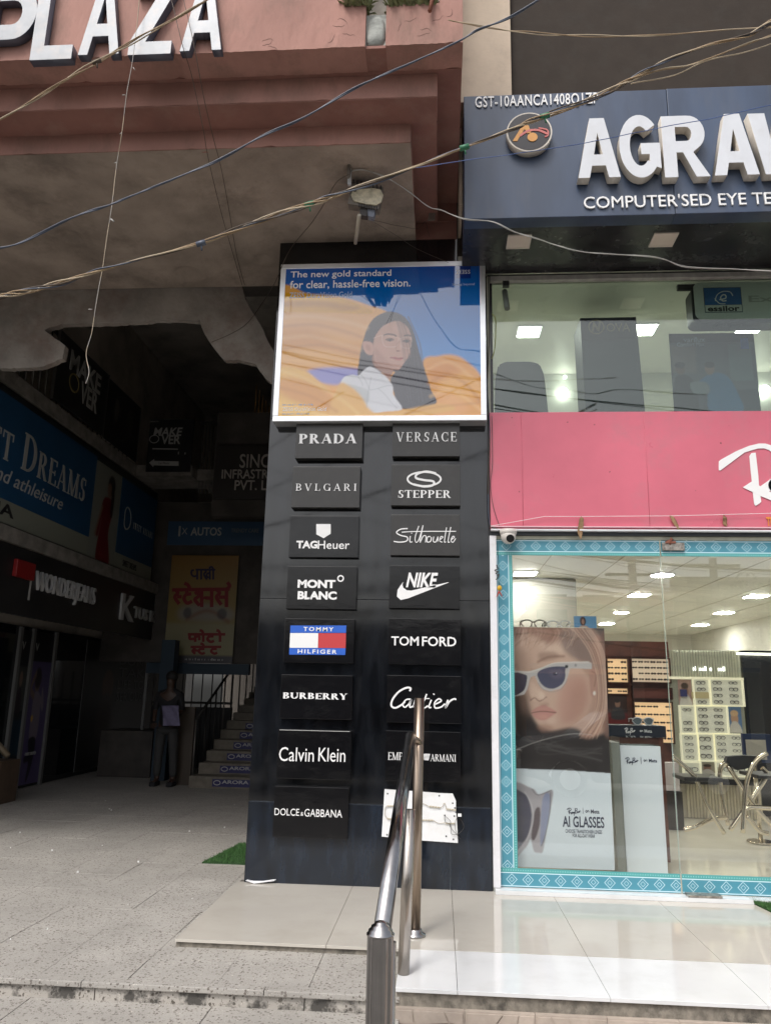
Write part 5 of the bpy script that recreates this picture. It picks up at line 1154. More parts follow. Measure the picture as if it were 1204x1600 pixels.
specs(W(833, 975, 5.85).x, 5.85, sh.z, .043, FRAMEM, 'black rimmed glasses on the plinth behind the poster'); specs(W(873, 975, 5.85).x, 5.85, sh.z, .040, WHITEPAINT, 'white rimmed glasses on the plinth behind the poster')
# white standee box and the dark display block with a second pair of glasses
Yd = 5.95
z0 = W(1010, 1360, Yd).z
st = root('white_display_box', (W(1005, 1300, Yd).x, Yd + .2, 0), 'tall white display column with small printed logo inside the shop', 'display')
WB = M('white_display_sheet', (.66, .72, .80), .3, bump=.1, bs=4)
xa, xb, za = W(975, 1262, Yd).x, W(1037, 1262, Yd).x, W(998, 1166, Yd).z
bm = nb(); prism(bm, [(W(979.5, 1358, Yd).x, .0), (W(1043, 1358, Yd).x, .0), (W(1031, 1166, Yd).x, za), (W(968, 1166, Yd).x, za)], PY(Yd), -.30, 0); fixn(bm); put('body', bm, WB, st)
bm = nb(); prism(bm, [(W(966, 1358, Yd).x, .0), (W(979, 1358, Yd).x, .0), (W(967.5, 1160, Yd).x, za + .02), (W(955, 1160, Yd).x, za + .02)], PY(Yd + .01), -.30, 0); fixn(bm); put('side_sheet', bm, M('grey_side_sheet', (.26, .28, .26), .4), st)
cursive(lambda p: [(976 + x * .165, 1184.5 + y * .27) for x, y in p], .005, NAVYPR, st, Yd - .001)
letters('∞ Meta', (1005, 1186, 1026, 1191.5), Yd - .001, NAVYPR, st, .001, bold=.02)
put('divider', B(W(1000.5, 1190, Yd).x, Yd - .002, W(1000, 1194, Yd).z, W(1001.3, 1190, Yd).x, Yd - .0005, W(1000, 1183, Yd).z), NAVYPR, st)
CL = glass_mat('clear_acrylic', (.9, .93, .92), 1.3)
put('clear_case', B(W(968, 1166, Yd).x, Yd, za + .002, W(1030, 1166, Yd).x, Yd + .28, W(998, 1153, Yd).z), CL, st)
Yk = 6.6; kb = root('dark_display_block', (W(996, 1150, Yk).x, Yk, W(996, 1152, Yk).z), 'navy display block with white cursive logo behind the white column', 'display')
put('body', B(W(951, 1142, Yk).x, Yk, W(996, 1152, Yk).z, W(1040, 1142, Yk).x, Yk + .3, W(996, 1134, Yk).z), M('navy_block', (.012, .018, .035), .4), kb)
cursive(lambda p: [(975 + x * .135, 1138 + y * .24) for x, y in p], .005, WHITEPR, kb, Yk - .001); letters('∞ Meta', (999, 1140, 1018, 1145), Yk - .001, WHITEPR, kb, .001, bold=.02)
put('display_stand', B(W(955, 1142, Yk).x, Yk + .02, 0, W(1036, 1142, Yk).x, Yk + .28, W(996, 1152, Yk).z - .002), WOOD, label='dark stand carrying the navy display block', cat='stand')
specs(W(1009, 1125, Yk).x, Yk + .1, W(1009, 1134, Yk).z, .041, WHITEPAINT, 'white rimmed sunglasses on top of the navy display block', M('pale_lens', (.2, .25, .28), .1))
Yl = 8.2; put('white_lightbox', B(W(1030, 1200, Yl).x, Yl, W(1045, 1236, Yl).z, W(1060, 1200, Yl).x, Yl + .1, W(1045, 1192, Yl).z), M('offwhite_box', (.55, .5, .5), .4), label='off-white square box with a peaked outline beside the cabinet', cat='box')
put('box_table', B(W(1030, 1200, Yl).x, Yl - .02, 0, W(1062, 1200, Yl).x, Yl + .2, W(1045, 1237, Yl).z), M('dark_low_table', (.035, .03, .03), .4), label='dark low table under the off-white box', cat='table')
# chromed folding chairs
CHR = M('chromed_tube', (.62, .56, .46), .12, metal=1); SEATM = M('black_vinyl_seat', (.02, .02, .022), .4)
def tubes(lst, mat, parent, name, r=.012):
    for pts in lst:
        bm = nb(); tube(bm, smoothpts([W(x, y, Y) for x, y, Y in pts], 5), r, 8); put(name, bm, mat, parent)
ch1 = root('folding_chair', (W(1110, 1310, 7.0).x, 7.1, 0), 'chromed folding chair with black seat, left of two, before the cabinet', 'chair', 'chromed folding chairs inside the glass door')
tubes([[(1050, 1182, 6.9), (1060, 1190, 6.9), (1085, 1215, 6.9), (1105, 1260, 6.9), (1131, 1303, 6.9)], [(1137, 1190, 7.15), (1127, 1196, 7.15), (1124, 1215, 7.15), (1129, 1250, 7.15), (1137, 1290, 7.15)], [(1068, 1297, 6.9), (1085, 1293, 6.9), (1110, 1281, 7.0), (1135, 1278, 7.1)]], CHR, ch1, 'leg', .019)
put('seat', B(W(1066, 1218, 6.9).x, 6.85, W(1090, 1221, 6.9).z, W(1126, 1218, 6.9).x, 7.2, W(1090, 1214, 6.9).z, .01), SEATM, ch1)
ch2 = root('folding_chair', (W(1180, 1310, 6.8).x, 6.9, 0), 'chromed folding chair with black back at the right edge of the photo', 'chair', 'chromed folding chairs inside the glass door')
tubes([[(1136, 1196, 6.8), (1160, 1232, 6.8), (1185, 1268, 6.8), (1215, 1300, 6.8)], [(1198, 1177, 6.7), (1180, 1190, 6.7), (1168, 1215, 6.7), (1163, 1250, 6.7), (1160, 1302, 6.7)], [(1140, 1298, 6.9), (1165, 1262, 6.9), (1190, 1225, 6.9), (1197, 1212, 6.9)], [(1165, 1265, 6.7), (1172, 1262, 6.7), (1215, 1264, 6.7)], [(1166, 1275, 6.9), (1185, 1298, 6.9), (1200, 1303, 6.9)], [(1190, 1200, 6.9), (1200, 1210, 6.9), (1215, 1225, 6.9)]], CHR, ch2, 'leg', .019)
bm = nb(); prism(bm, pxpoly([(1132, 1190), (1135, 1182), (1160, 1180), (1185, 1182), (1188, 1192), (1160, 1202), (1148, 1203)], 6.8), PY(6.8), -.04, .03); fixn(bm); put('backrest', bm, SEATM, ch2)
put('seat', B(W(1168, 1215, 6.9).x, 6.7, W(1190, 1214, 6.9).z, W(1230, 1215, 6.9).x, 7.1, W(1190, 1208, 6.9).z, .01), SEATM, ch2)
t = root('tablet_screen', (W(1180, 1195, 7.6).x, 7.6, W(1180, 1192, 7.6).z), 'pale square screen with navy frame behind the folding chairs', 'screen')
put('frame', B(W(1161, 1170, 7.6).x, 7.6, W(1180, 1192, 7.6).z, W(1205, 1170, 7.6).x, 7.64, W(1180, 1147, 7.6).z), M('navy_frame', (.012, .03, .09), .4), t)
put('panel', B(W(1165, 1170, 7.6).x, 7.59, W(1180, 1187, 7.6).z, W(1196, 1170, 7.6).x, 7.599, W(1180, 1156, 7.6).z), M('pale_panel', (.42, .40, .35), .4), t)
bm = nb(); p = W(1180, 1196, 7.6); tube(bm, [(p.x, 7.63, 0), (p.x, 7.63, W(1180, 1192, 7.6).z)], .02, 10); tube(bm, [(p.x, 7.63, 0), (p.x, 7.63, .015)], .12, 16); put('stand', bm, CHR, t)

# ------------------------------------------------------------------ INSIDE, upper floor
ZU = 3.28
for (x, y), lab in (((826, 517), 'left lit panel in the upper window'), ((1005, 514), 'middle lit panel in the upper window'), ((1172, 510), 'right lit panel in the upper window')):
    p = WZ(x, y, 4.449); lamp_panel(p.x, p.y, 4.449, .19, .20, lab, 'lit ceiling panels in the upper room')
for (x, y, r_), lab in (((880, 612, .045), 'bright round wall lamp between the chair back and the tall dark box'), ((882, 589, .018), 'tiny lamp above the bright round wall lamp'), ((1194, 609, .05), 'bright round wall lamp at the right edge of the upper window')):
    p = W(x, y, 7.34); bm = nb(); bmesh.ops.create_icosphere(bm, subdivisions=3, radius=r_ * .95, matrix=Matrix.Translation(p)); put('wall_lamp', bm, M('bright_bulb', (1, 1, 1), emit=(1, 1, .95), es=14), smooth=True, label=lab, cat='lamp')
put('upper_back_wall', B(.41, 7.4, ZU, 4.89, 7.5, 4.45), M('pale_green_wall', (.54, .55, .50), .6), rb)
BLUEG = M('slate_office_fabric', (.035, .045, .06), .55)
t = root('office_chair', (W(815, 645, 5.8).x, 5.8, ZU), 'rounded slate chair back at the left of the upper window', 'chair')
bm = nb(); prism(bm, pxpoly([(773, 648), (774, 590), (778, 570), (790, 564), (830, 564), (843, 568), (850, 585), (857, 648)], 5.8), PY(5.8), -.08, 0); fixn(bm)
bmesh.ops.bevel(bm, geom=bm.edges[:], offset=.012, segments=2, affect='EDGES'); put('backrest', bm, BLUEG, t)
t = root('tall_display_box', (W(957, 645, 5.85).x, 5.85, ZU), 'tall dark box with gold capitals standing in the upper window', 'box')
bm = nb(); prism(bm, pxpoly([(915, 650), (906, 497), (993, 495), (1007, 640), (1007, 650)], 5.85), PY(5.85), -.3, 0); fixn(bm); put('body', bm, BLUEG, t)
GOLDL = M('dull_gold_print', (.26, .20, .09), .4); Y = 5.848
put('front_band', B(W(909, 515, Y).x, Y - .002, W(950, 531, Y).z, W(993, 515, Y).x, Y, W(950, 498, Y).z), M('black_band', (.01, .01, .01), .4), t)
letters('OVA', (947, 505, 984, 518), Y - .002, GOLDL, t, .002, bold=.01); p = W(931, 511, Y)
bm = nb(); ribbon(bm, [(p.x + .06 * math.cos(a), p.z + .06 * math.sin(a)) for a in [math.pi * 2 * i / 24 for i in range(25)]], .012, PY(Y - .002), 0, .002); fixn(bm); put('ring', bm, GOLDL, t); letters('N', (923.5, 503.5, 938.5, 518), Y - .002, GOLDL, t, .0025, bold=.05, shear=.2)
t = root('lifestyle_poster', (W(1115, 640, 5.9).x, 5.9, ZU), 'muted poster of two seated people, one in blue, in the upper window', 'poster')
P = Print(W(1048, 580, 5.9).x, W(1182, 580, 5.9).x, W(1115, 646, 5.9).z, W(1115, 521, 5.9).z, PY(5.9), 110, 100)
P.C[:] = (.10, .12, .15); P.poly([(0, 0), (1, 0), (1, .12), (0, .12)], (.02, .025, .03), 1, 0, False); P.poly([(0, .75), (1, .7), (1, 1), (0, 1)], (.05, .065, .09), 1, 2, False)
P.poly([(.02, .16), (.3, .16), (.3, .5), (.02, .5)], (.26, .20, .19), .6, 3, False); P.poly([(.68, .14), (.95, .14), (.95, .6), (.68, .6)], (.12, .17, .2), 1, 1, False)
P.poly([(.02, .98), (.03, .6), (.1, .52), (.2, .54), (.27, .66), (.28, .98)], (.03, .035, .045), 1, 1); P.ell(.11, .45, .055, .07, (.16, .10, .08)); P.ell(.11, .40, .06, .04, (.02, .02, .02))
P.poly([(.3, .62), (.42, .53), (.55, .5), (.66, .56), (.75, .75), (.78, .98), (.42, .98), (.4, .7), (.28, .7)], (.03, .16, .36), 1, 1); P.ell(.45, .45, .055, .075, (.28, .17, .13)); P.ell(.45, .40, .06, .04, (.02, .02, .02)); P.poly([(.22, .62), (.4, .62), (.42, .75), (.25, .75)], (.2, .24, .28), 1, 1)
P.build('print', PM, t); Y = 5.892
letters('varilux', (1067, 527, 1101, 534), Y, PALEB, t, .001, bold=.01); letters('Comfort Max', (1057, 535, 1100, 541), Y, PALEB, t, .001); put('small_emblem', B(W(1156, 530, Y).x, Y - .001, W(1160, 545, Y).z, W(1168, 530, Y).x, Y, W(1160, 528, Y).z), BLUEPR, t)
# rounded hanging light box
Yh = 5.35 + .2; hb = root('hanging_sign_box', (W(1170, 510, Yh).x, Yh + .05, W(1170, 510, Yh).z), 'rounded pale sign box with blue eye emblem inside the upper window', 'sign')
bm = nb(); q = []
ux0, ux1, vz0, vz1 = W(1085, 475, Yh).x, W(1320, 475, Yh).x, W(1150, 498, Yh).z, W(1150, 440, Yh).z
for cx_, cz_, a0 in ((ux1 - .05, vz1 - .05, 0), (ux0 + .05, vz1 - .05, 90), (ux0 + .05, vz0 + .05, 180), (ux1 - .05, vz0 + .05, 270)):
    for k in range(6): a = math.radians(a0 + 18 * k); q.append((cx_ + .05 * math.cos(a), cz_ + .05 * math.sin(a)))
prism(bm, q, PY(Yh), -.12, 0); fixn(bm); put('case', bm, M('pale_sign_acrylic', (.60, .62, .60), .35), hb)
q2 = [(u + (-.02), v - .03) for u, v in q]; bm = nb(); prism(bm, q2, PY(Yh + .004), -.14, -.003); fixn(bm); put('shell', bm, BLACKPR, hb)
put('blue_square', B(W(1100, 465, Yh).x, Yh - .003, W(1130, 476, Yh).z, W(1157, 465, Yh).x, Yh, W(1130, 450, Yh).z), M('blue_emblem', (.02, .12, .36), .4), hb)
put('blue_outline', B(W(1099, 465, Yh).x, Yh - .0018, W(1130, 488, Yh).z, W(1158, 465, Yh).x, Yh + .001, W(1130, 449, Yh).z), M('outline_navy', (.03, .05, .09), .4), hb)
put('pale_square', B(W(1100, 465, Yh).x, Yh - .0026, W(1130, 487, Yh).z, W(1157, 465, Yh).x, Yh - .0001, W(1130, 476.5, Yh).z), M('pale_sign_acrylic', (.36, .38, .37)), hb)
letters('essilor', (1105, 477.5, 1155, 486), Yh - .003, BLACKPR, hb, .001, bold=.03)
z = zm(760, 400, .3688); strokes([(z([(985, 185), (1012, 178), (1010, 165), (998, 165), (990, 178), (1000, 190), (1015, 188)]), .009), (z([(968, 190), (975, 165), (1000, 150), (1030, 152), (1042, 168)]), .006), (z([(965, 180), (985, 200), (1010, 202)]), .005)], Yh - .003, WHITEPR, hb, 'eye_mark', .002)
letters('Experts', (1169, 461, 1290, 474), Yh, GREYPR, hb, .002, bold=.01)
for xx in (1128, 1152): bm = nb(); p = W(xx, 502, Yh); tube(bm, [(p.x, Yh + .05, p.z + .03), (p.x, Yh + .05, p.z - .03)], .045, 14); put('spot_lamp', bm, BLACKPR, hb)
put('hanging_bracket', B(W(1060, 443, Yh).x, Yh + .03, W(1060, 449, Yh).z, W(1092, 443, Yh).x, Yh + .06, W(1060, 441, Yh).z), BLACKPR, hb)

# ------------------------------------------------------------------ THE ARCADE
ar = root('arcade_building', (-3.5, 10, 0), 'dark arcade hall behind the pink front with galleries and stairs', 'building')
XL = -5.35
put('left_wall', B(-5.9, 5.2, -.04, XL - .06, 17, 8.2), PALEIN, ar)
put('right_wall', B(-1.28, 6.11, -.04, -1.1, 17, 8.2), PALEIN, ar)
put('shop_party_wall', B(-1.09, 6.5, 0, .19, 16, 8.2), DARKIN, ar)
put('hall_ceiling', B(-6.5, 6.4, 7.4, -1.1, 17, 7.6), PALEIN, ar)
put('back_wall', B(-5.9, 16.4, 1.9, -1.29, 16.6, 7.4), PALEIN, ar)
put('back_wall', B(-2.2, 15.5, -.04, -1.29, 15.7, 1.9), DARKIN, ar)
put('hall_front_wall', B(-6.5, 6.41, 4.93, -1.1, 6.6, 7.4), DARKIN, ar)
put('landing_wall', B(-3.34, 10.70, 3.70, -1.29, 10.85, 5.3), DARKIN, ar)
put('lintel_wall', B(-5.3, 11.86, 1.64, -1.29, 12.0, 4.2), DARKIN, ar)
put('hall_panel', B(-3.3, 13.8, 4.2, -1.29, 14, 7.3), PALEIN, ar)
# gallery slabs
GS = M('dusty_gallery_edge', (.20, .185, .165), .85, var=.25, vs=6, dirt=((.08, .07, .06), .6, 4))
put('gallery_slab', B(XL - .05, 6.45, 4.30, -4.50, 10.66, 4.47), GS, ar); put('gallery_slab', B(XL - .05, 10.661, 4.30, -3.66, 11.4, 4.47), GS, ar)
put('gallery_slab', B(-3.655, 10.9, 4.30, -1.29, 13.7, 4.47), GS, ar)
# gallery railing: individual bars
RAIL = M('dark_rail_steel', (.05, .048, .045), .4, metal=.6); RAILG = M('pale_rail_steel', (.13, .12, .11), .4, metal=.5)
gr = root('gallery_railing', (-4.55, 8, 4.47), 'steel bar railing along the upper left gallery', 'railing'); bar = None
put('top_rail', B(-4.57, 6.45, 5.32, -4.53, 10.6, 5.36), RAIL, gr)
for i in range(28):
    if bar is None: bm = nb(); tube(bm, [(-4.55, 6.6, 4.47), (-4.55, 6.6, 5.32)], .009, 6); bar = put('bar', bm, RAILG, gr); l0 = bar.location.copy()
    else: o = bpy.data.objects.new('bar', bar.data); link(o); o.parent = gr; o.location = l0 + Vector((0, .14 * i, 0))
gr2 = root('landing_railing', (-3.4, 10.9, 4.47), 'steel bar railing beside the small black wall sign upstairs', 'railing')
put('top_rail', B(-3.66, 10.90, 5.2, -3.30, 10.94, 5.24), RAIL, gr2); bar = None
for i in range(7):
    if bar is None: bm = nb(); tube(bm, [(-3.62, 10.92, 4.1), (-3.62, 10.92, 5.2)], .008, 6); bar = put('bar', bm, RAILG, gr2); l0 = bar.location.copy()
    else: o = bpy.data.objects.new('bar', bar.data); link(o); o.parent = gr2; o.location = l0 + Vector((.052 * i, 0, 0))
gr3 = root('brass_rods', (-2.6, 11.2, 4.9), 'row of glinting brass rods high beside the pillar', 'rods'); bar = None
for i in range(7):
    x = W(397 + i * 5.5, 640, 10.9).x; za, zb_ = W(400, 600 + i * 8, 10.9).z, W(400, 690, 10.9).z
    bm = nb(); tube(bm, [(x, 10.95, zb_), (x, 10.95, za)], .012, 8); put('rod', bm, M('brass_rod', (.75, .5, .2), .15, metal=1), gr3)
# left wall signs (X = -4.5 plane, reading direction +Y)
XS = -4.50
sd_ = root('blue_shop_sign', (XS, 8.5, 2.85), 'long blue fashion sign with large serif capitals and red dress model', 'sign')
SBL = M('deep_blue_flex', (.014, .07, .16), .4, var=.06, vs=2); SWH = M('pale_flex', (.22, .23, .19), .45)
put('backing', B(XS - .30, 5.6, 2.86, XS - .012, 11.62, 4.28), DARKER, sd_)
put('blue_field', B(XS - .011, 5.6, 3.12, XS, 9.38, 4.20), SBL, sd_); put('pale_strip', B(XS - .011, 5.6, 2.88, XS, 9.38, 3.118), SWH, sd_)
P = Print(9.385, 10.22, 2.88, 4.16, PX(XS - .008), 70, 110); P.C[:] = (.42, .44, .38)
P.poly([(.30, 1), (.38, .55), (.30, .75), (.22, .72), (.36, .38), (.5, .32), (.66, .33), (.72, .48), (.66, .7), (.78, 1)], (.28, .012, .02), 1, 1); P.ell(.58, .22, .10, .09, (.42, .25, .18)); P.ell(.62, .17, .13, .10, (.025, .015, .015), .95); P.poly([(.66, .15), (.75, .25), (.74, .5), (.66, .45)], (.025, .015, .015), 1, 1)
P.ell(.56, .23, .07, .07, (.42, .25, .18)); P.line([(.36, .45), (.26, .62), (.20, .74)], .05, (.42, .24, .18), 1, .01); P.C *= .5; P.build('model_print', PM, sd_)  # print darkened as a whole: the dim hall is put into its colours
put('blue_field', B(XS - .011, 10.225, 3.08, XS, 11.6, 4.16), SBL, sd_); put('pale_strip', B(XS - .011, 10.225, 2.88, XS, 11.6, 3.078), SWH, sd_)
lettersX('SWEET DREAMS', 6.22, 9.14, 3.52, 3.93, XS, GREYPR, sd_, .006, style='serif', weight=1.0, sp=.06, small={1, 2, 3, 4, 7, 8, 9, 10, 11})
lettersX('lingerie and athleisure', 6.2, 8.62, 3.24, 3.44, XS, GREYPR, sd_, .004, shear=.3); lettersX('TANEJA', 6.0, 7.0, 2.92, 3.08, XS, BLACKPR, sd_, .004, bold=.03) if False else lettersX('RANJA', 6.55, 7.62, 2.915, 3.085, XS, BLACKPR, sd_, .004, bold=.02)
lettersX('SWEET DREAMS', 10.75, 11.5, 3.52, 3.62, XS, GREYPR, sd_, .004, style='serif'); lettersX('SWEET DREAMS', 10.5, 11.0, 2.93, 3.02, XS, BLACKPR, sd_, .004)
bm = nb(); ribbon(bm, [(10.5 + .14 * math.cos(a) * (.6 + .4 * abs(math.cos(a * .5))), 3.62 + .16 * math.sin(a)) for a in [2 * math.pi * i / 24 for i in range(25)]], .02, PX(XS), 0, .004); fixn(bm); put('drop_outline', bm, GREYPR, sd_)
# ledge under it
put('sign_ledge', B(XS - .3, 5.6, 2.70, XS + .04, 12.9, 2.855), GS, ar)
# black fascia with letters
bf = root('black_shop_fascia', (XS, 9, 1.98), 'black fascia under the blue sign with outlined white capitals and red square', 'sign')
put('board', B(XS - .06, 5.6, 1.98, XS, 13.4, 2.695), DARKER, bf)
def wxy(x, y, X=XS): p = WX(x, y, X); return p.y, p.z
a = wxy(22, 870); b_ = wxy(47, 905); bm = nb(); box(bm, XS + .001, a[0], b_[1] - .02, XS + .05, b_[0], a[1] - .02, .008); put('red_square', bm, M('red_logo_block', (.22, .01, .01), .4), bf)
lettersX('I', wxy(49, 890)[0], wxy(50, 890)[0] + .02, 2.16, 2.50, XS, GREYPR, bf)
lettersX('WONDERJEANS', wxy(56, 890)[0], wxy(147, 930)[0], 2.22, 2.50, XS, M('white_outline_letters', (.5, .5, .5), .4), bf, .03, bold=.0)
lettersX('K', wxy(188, 940)[0], wxy(207, 960)[0], 2.18, 2.55, XS, M('white_outline_letters', (.5, .5, .5)), bf, .03, bold=.02)
lettersX('TUS KOUZIN', wxy(208, 955)[0], wxy(272, 970)[0], 2.25, 2.42, XS, M('grey_lettering', (.4, .4, .4)), bf, .03, style='sans', bold=.02)
# shopfront behind: glass posters and pale mullions on the X = XL plane
sf = root('arcade_shopfront', (XL, 9, -.04), 'dark clothing shop window with tall fashion posters in the arcade', 'shopfront')
put('glazing', B(XL - .04, 5.6, -.03, XL - .008, 16.3, 1.99), DARKGLASS, sf)
for x, y in ((22, 1235), (60, 1228), (0, 1240)):
    p = WX(x, y, XL); put('mullion', B(XL - .007, p.y - .03, -.04, XL + .03, p.y + .03, 1.98), M('pale_mullion', (.17, .17, .165), .5, metal=.2), sf)
p0, p1 = WX(24, 1235, XL).y + .02, WX(60, 1228, XL).y - .035
P = Print(p0, p1, 0, 1.95, PX(XL - .006), 70, 200); P.C[:] = (.012, .012, .015); P.poly([(0, .2), (1, .2), (1, 1), (0, 1)], (.085, .065, .16), 1, 0, False)
P.ell(.42, .34, .12, .07, (.18, .12, .10)); P.ell(.42, .31, .16, .07, (.02, .015, .018)); P.poly([(.3, .42), (.5, .40), (.66, .46), (.7, .62), (.62, .72), (.32, .72), (.28, .55)], (.20, .17, .21), 1, 1); P.line([(.3, .43), (.12, .38), (.3, .28)], .05, (.18, .12, .10), 1, .01)
P.line([(.66, .45), (.8, .50), (.7, .4)], .06, (.2, .17, .21), 1, .01); P.poly([(.3, .71), (.62, .71), (.6, .85), (.44, .97), (.36, .97), (.4, .86), (.2, .86), (.18, .82), (.34, .80)], (.012, .012, .018), 1, 1)
P.ell(.33, .575, .05, .022, (.62, .36, .06)); P.build('poster', PM, sf)
p0b, p1b = WX(0, 1240, XL).y + .03, WX(22, 1235, XL).y - .035
P = Print(p0b, p1b, 0, 1.95, PX(XL - .006), 50, 140); P.C[:] = (.012, .013, .016); P.poly([(0, .24), (1, .24), (1, .52), (0, .52)], (.05, .055, .05), 1, 0, False); P.ell(.5, .32, .14, .05, (.22, .14, .11)); P.poly([(.25, .52), (.3, .4), (.6, .38), (.75, .52)], (.03, .02, .025), 1, 1); P.poly([(0, .58), (1, .58), (1, .8), (0, .8)], (.01, .03, .05), 1, 2, False); P.build('poster', PM, sf)
for yy, s_ in ((p0 + .05, 1), (p0b + .05, 2)): lettersX('V', yy, yy + .08, 1.70, 1.80, XL - .005 + .006, GREYPR, sf); 
lettersX('4 WAY STRETCH', p0 + .1, p1 - .15, .36, .40, XL + .001, GREYPR, sf)
p2a, p2b = WX(68, 1225, XL).y, WX(150, 1213, XL).y
P = Print(11.5, 14.5, .02, 1.95, PX(XL - .006), 90, 90); P.C[:] = (.012, .012, .012); P.ell(.3, .35, .07, .12, (.08, .03, .015)); P.poly([(.2, .75), (.24, .45), (.36, .45), (.42, .75)], (.03, .02, .02), 1, 2); P.build('poster', PM, sf)
for i, wd in enumerate(("DON'T", 'TAKE', 'LIFE TOO', 'SERIOUSLY')): lettersX(wd, 12.75, 14.2, 1.62 - .2 * i, 1.77 - .2 * i, XL + .002, M('dim_grey_print', (.09, .09, .09), .5), sf)
# black boxes/crates stacked in front of the shopfront
put('shop_counter', B(XL + .3, 11.6, -.04, XL + 1.1, 12.4, .62, .01), M('brown_board', (.05, .042, .036), .6, var=.3, vs=4), label='low brown counter in front of the dark shop window', cat='counter')
# upper "make over" signs
mk = root('hanging_black_sign', (XS, 8.6, 4.47), 'large tilted-looking black salon sign on the gallery railing', 'sign')
ya, yb = 8.05, 9.40
put('board', B(XS - .0, ya, 4.50, XS + .03, yb, 5.35), DARKER, mk); put('pale_edge', B(XS, ya - .012, 4.48, XS + .035, ya - .001, 5.36), RAILG, mk); put('pale_edge', B(XS, yb + .001, 4.48, XS + .035, yb + .012, 5.36), RAILG, mk)
lettersX('MAKE', ya + .28, yb - .22, 4.98, 5.24, XS + .03, GREYPR, mk, .004, bold=.02); lettersX('VER', ya + .62, yb - .25, 4.70, 4.97, XS + .03, GREYPR, mk, .004, bold=.02)
bm = nb(); ribbon(bm, [(ya + .44 + .12 * math.cos(a), 4.86 + .11 * math.sin(a)) for a in [2 * math.pi * i / 20 for i in range(21)]], .02, PX(XS + .03), 0, .004); fixn(bm); put('ring', bm, M('dull_gold', (.25, .2, .07), .5), mk)
pb = root('dark_salon_banner', (XS, 10, 4.47), 'dark figure banner on the railing right of the large black sign', 'banner')
P = Print(9.45, 10.6, 4.49, 5.34, PX(XS + .0), 60, 45); P.C[:] = (.016, .015, .015); P.ell(.3, .4, .06, .2, (.10, .09, .08)); P.ell(.7, .4, .1, .2, (.05, .045, .04)); P.line([(.55, .8), (.8, .6), (.95, .85)], .03, (.06, .06, .055), 1, .02); P.build('print', PM, pb)
m2 = root('small_black_sign', (-4.0, 10.64, 4.47), 'small black salon sign with a white left arrow', 'sign'); Ym = 10.64
u0_, u1_, v0_, v1_ = letter_box((231, 655, 300, 737), Ym); put('board', B(u0_, Ym, v0_, u1_, Ym + .03, v1_), DARKER, m2)
letters('MAKE', (240, 668, 285, 681), Ym, GREYPR, m2, .003, bold=.02, shear=.15); letters('VER', (252, 680, 282, 694), Ym, GREYPR, m2, .003, bold=.02)
bm = nb(); p = W(241, 686, Ym); ribbon(bm, [(p.x + .07 * math.cos(a), p.z + .06 * math.sin(a)) for a in [2 * math.pi * i / 20 for i in range(21)]], .012, PY(Ym), 0, .004); fixn(bm); put('ring', bm, GREYPR, m2)
poly([(238, 700.2), (278, 701), (278, 702.6), (238, 702)], Ym, GREYPR, m2, 'line'); poly([(233, 723), (241, 717), (241, 720), (279, 721), (279, 728), (240, 727), (239.5, 730)], Ym, GREYPR, m2, 'arrow')
letters('1st Floor', (248, 721.8, 265, 725.4), Ym - .004, BLACKPR, m2, .002); smallprint((232, 656.5, 249, 660), Ym, GREYPR, m2, 3); smallprint((278, 704, 290, 711), Ym, GREYPR, m2, 5)
# metal letters board
sb = root('company_board', (-2.4, 10.6, 3.95), 'dark board with three lines of shiny metal capitals beside the pillar', 'sign')
u0_, u1_, v0_, v1_ = letter_box((335, 697, 470, 779), 10.62); put('board', B(u0_, 10.62, v0_, u1_, 10.69, v1_), M('dark_brown_board', (.035, .030, .027), .5), sb)
SHN = M('shiny_letter_metal', (.62, .58, .54), .3, metal=.35)
letters('SINCERE', (375, 710, 458, 731), 10.61, SHN, sb, .025, bold=.0); letters('INFRASTRUCTURE', (347, 734, 482, 748), 10.61, SHN, sb, .025, bold=.0); letters('PVT. LTD.', (367, 751, 446, 766), 10.61, SHN, sb, .025, bold=.0)
# autos board and hanging banner
Yb2 = 11.84
ab = root('autos_board', (W(345, 850, Yb2).x, Yb2, W(345, 852, Yb2).z), 'long dark blue board with pale capitals above the hanging banner', 'sign')
u0_, u1_, v0_, v1_ = letter_box((262, 815, 455, 852), Yb2); put('board', B(u0_, Yb2, v0_, u1_, Yb2 + .015, v1_), M('dim_blue_board', (.035, .085, .16), .5), ab)
letters('AUTOS', (298, 824, 346, 837), Yb2, GREYPR, ab, .004, bold=.02); letters('TRENDY CARE', (361, 826, 404, 832), Yb2, M('dim_grey', (.2, .2, .2)), ab, .003); letters('X', (284, 825, 293, 835), Yb2, GREYPR, ab, .004); letters('I', (279, 822, 282, 838), Yb2, GREYPR, ab, .004)
ban = root('hindi_banner', (W(322, 1038, Yb2).x, Yb2 - .05, W(322, 1038, Yb2).z), 'yellow banner with large red and blue Hindi lettering over the stairs', 'banner'); Yn = Yb2 - .05
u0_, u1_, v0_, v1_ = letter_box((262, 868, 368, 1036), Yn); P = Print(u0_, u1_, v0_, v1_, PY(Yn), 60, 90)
g = P.y[..., None]; P.C[:] = np.array([.50, .26, .05]) * (1 - g) + np.array([.60, .52, .18]) * g; P.poly([(0, .64), (1, .64), (1, .93), (0, .93)], (.62, .58, .36), .8, 2, False); P.poly([(.2, .5), (.5, .46), (.9, .5), (.95, .6), (.55, .62), (.2, .6)], (.6, .56, .5), .8, 4); P.line([(.3, .6), (.6, .52), (.9, .62)], .03, (.45, .12, .04), .7, .02)
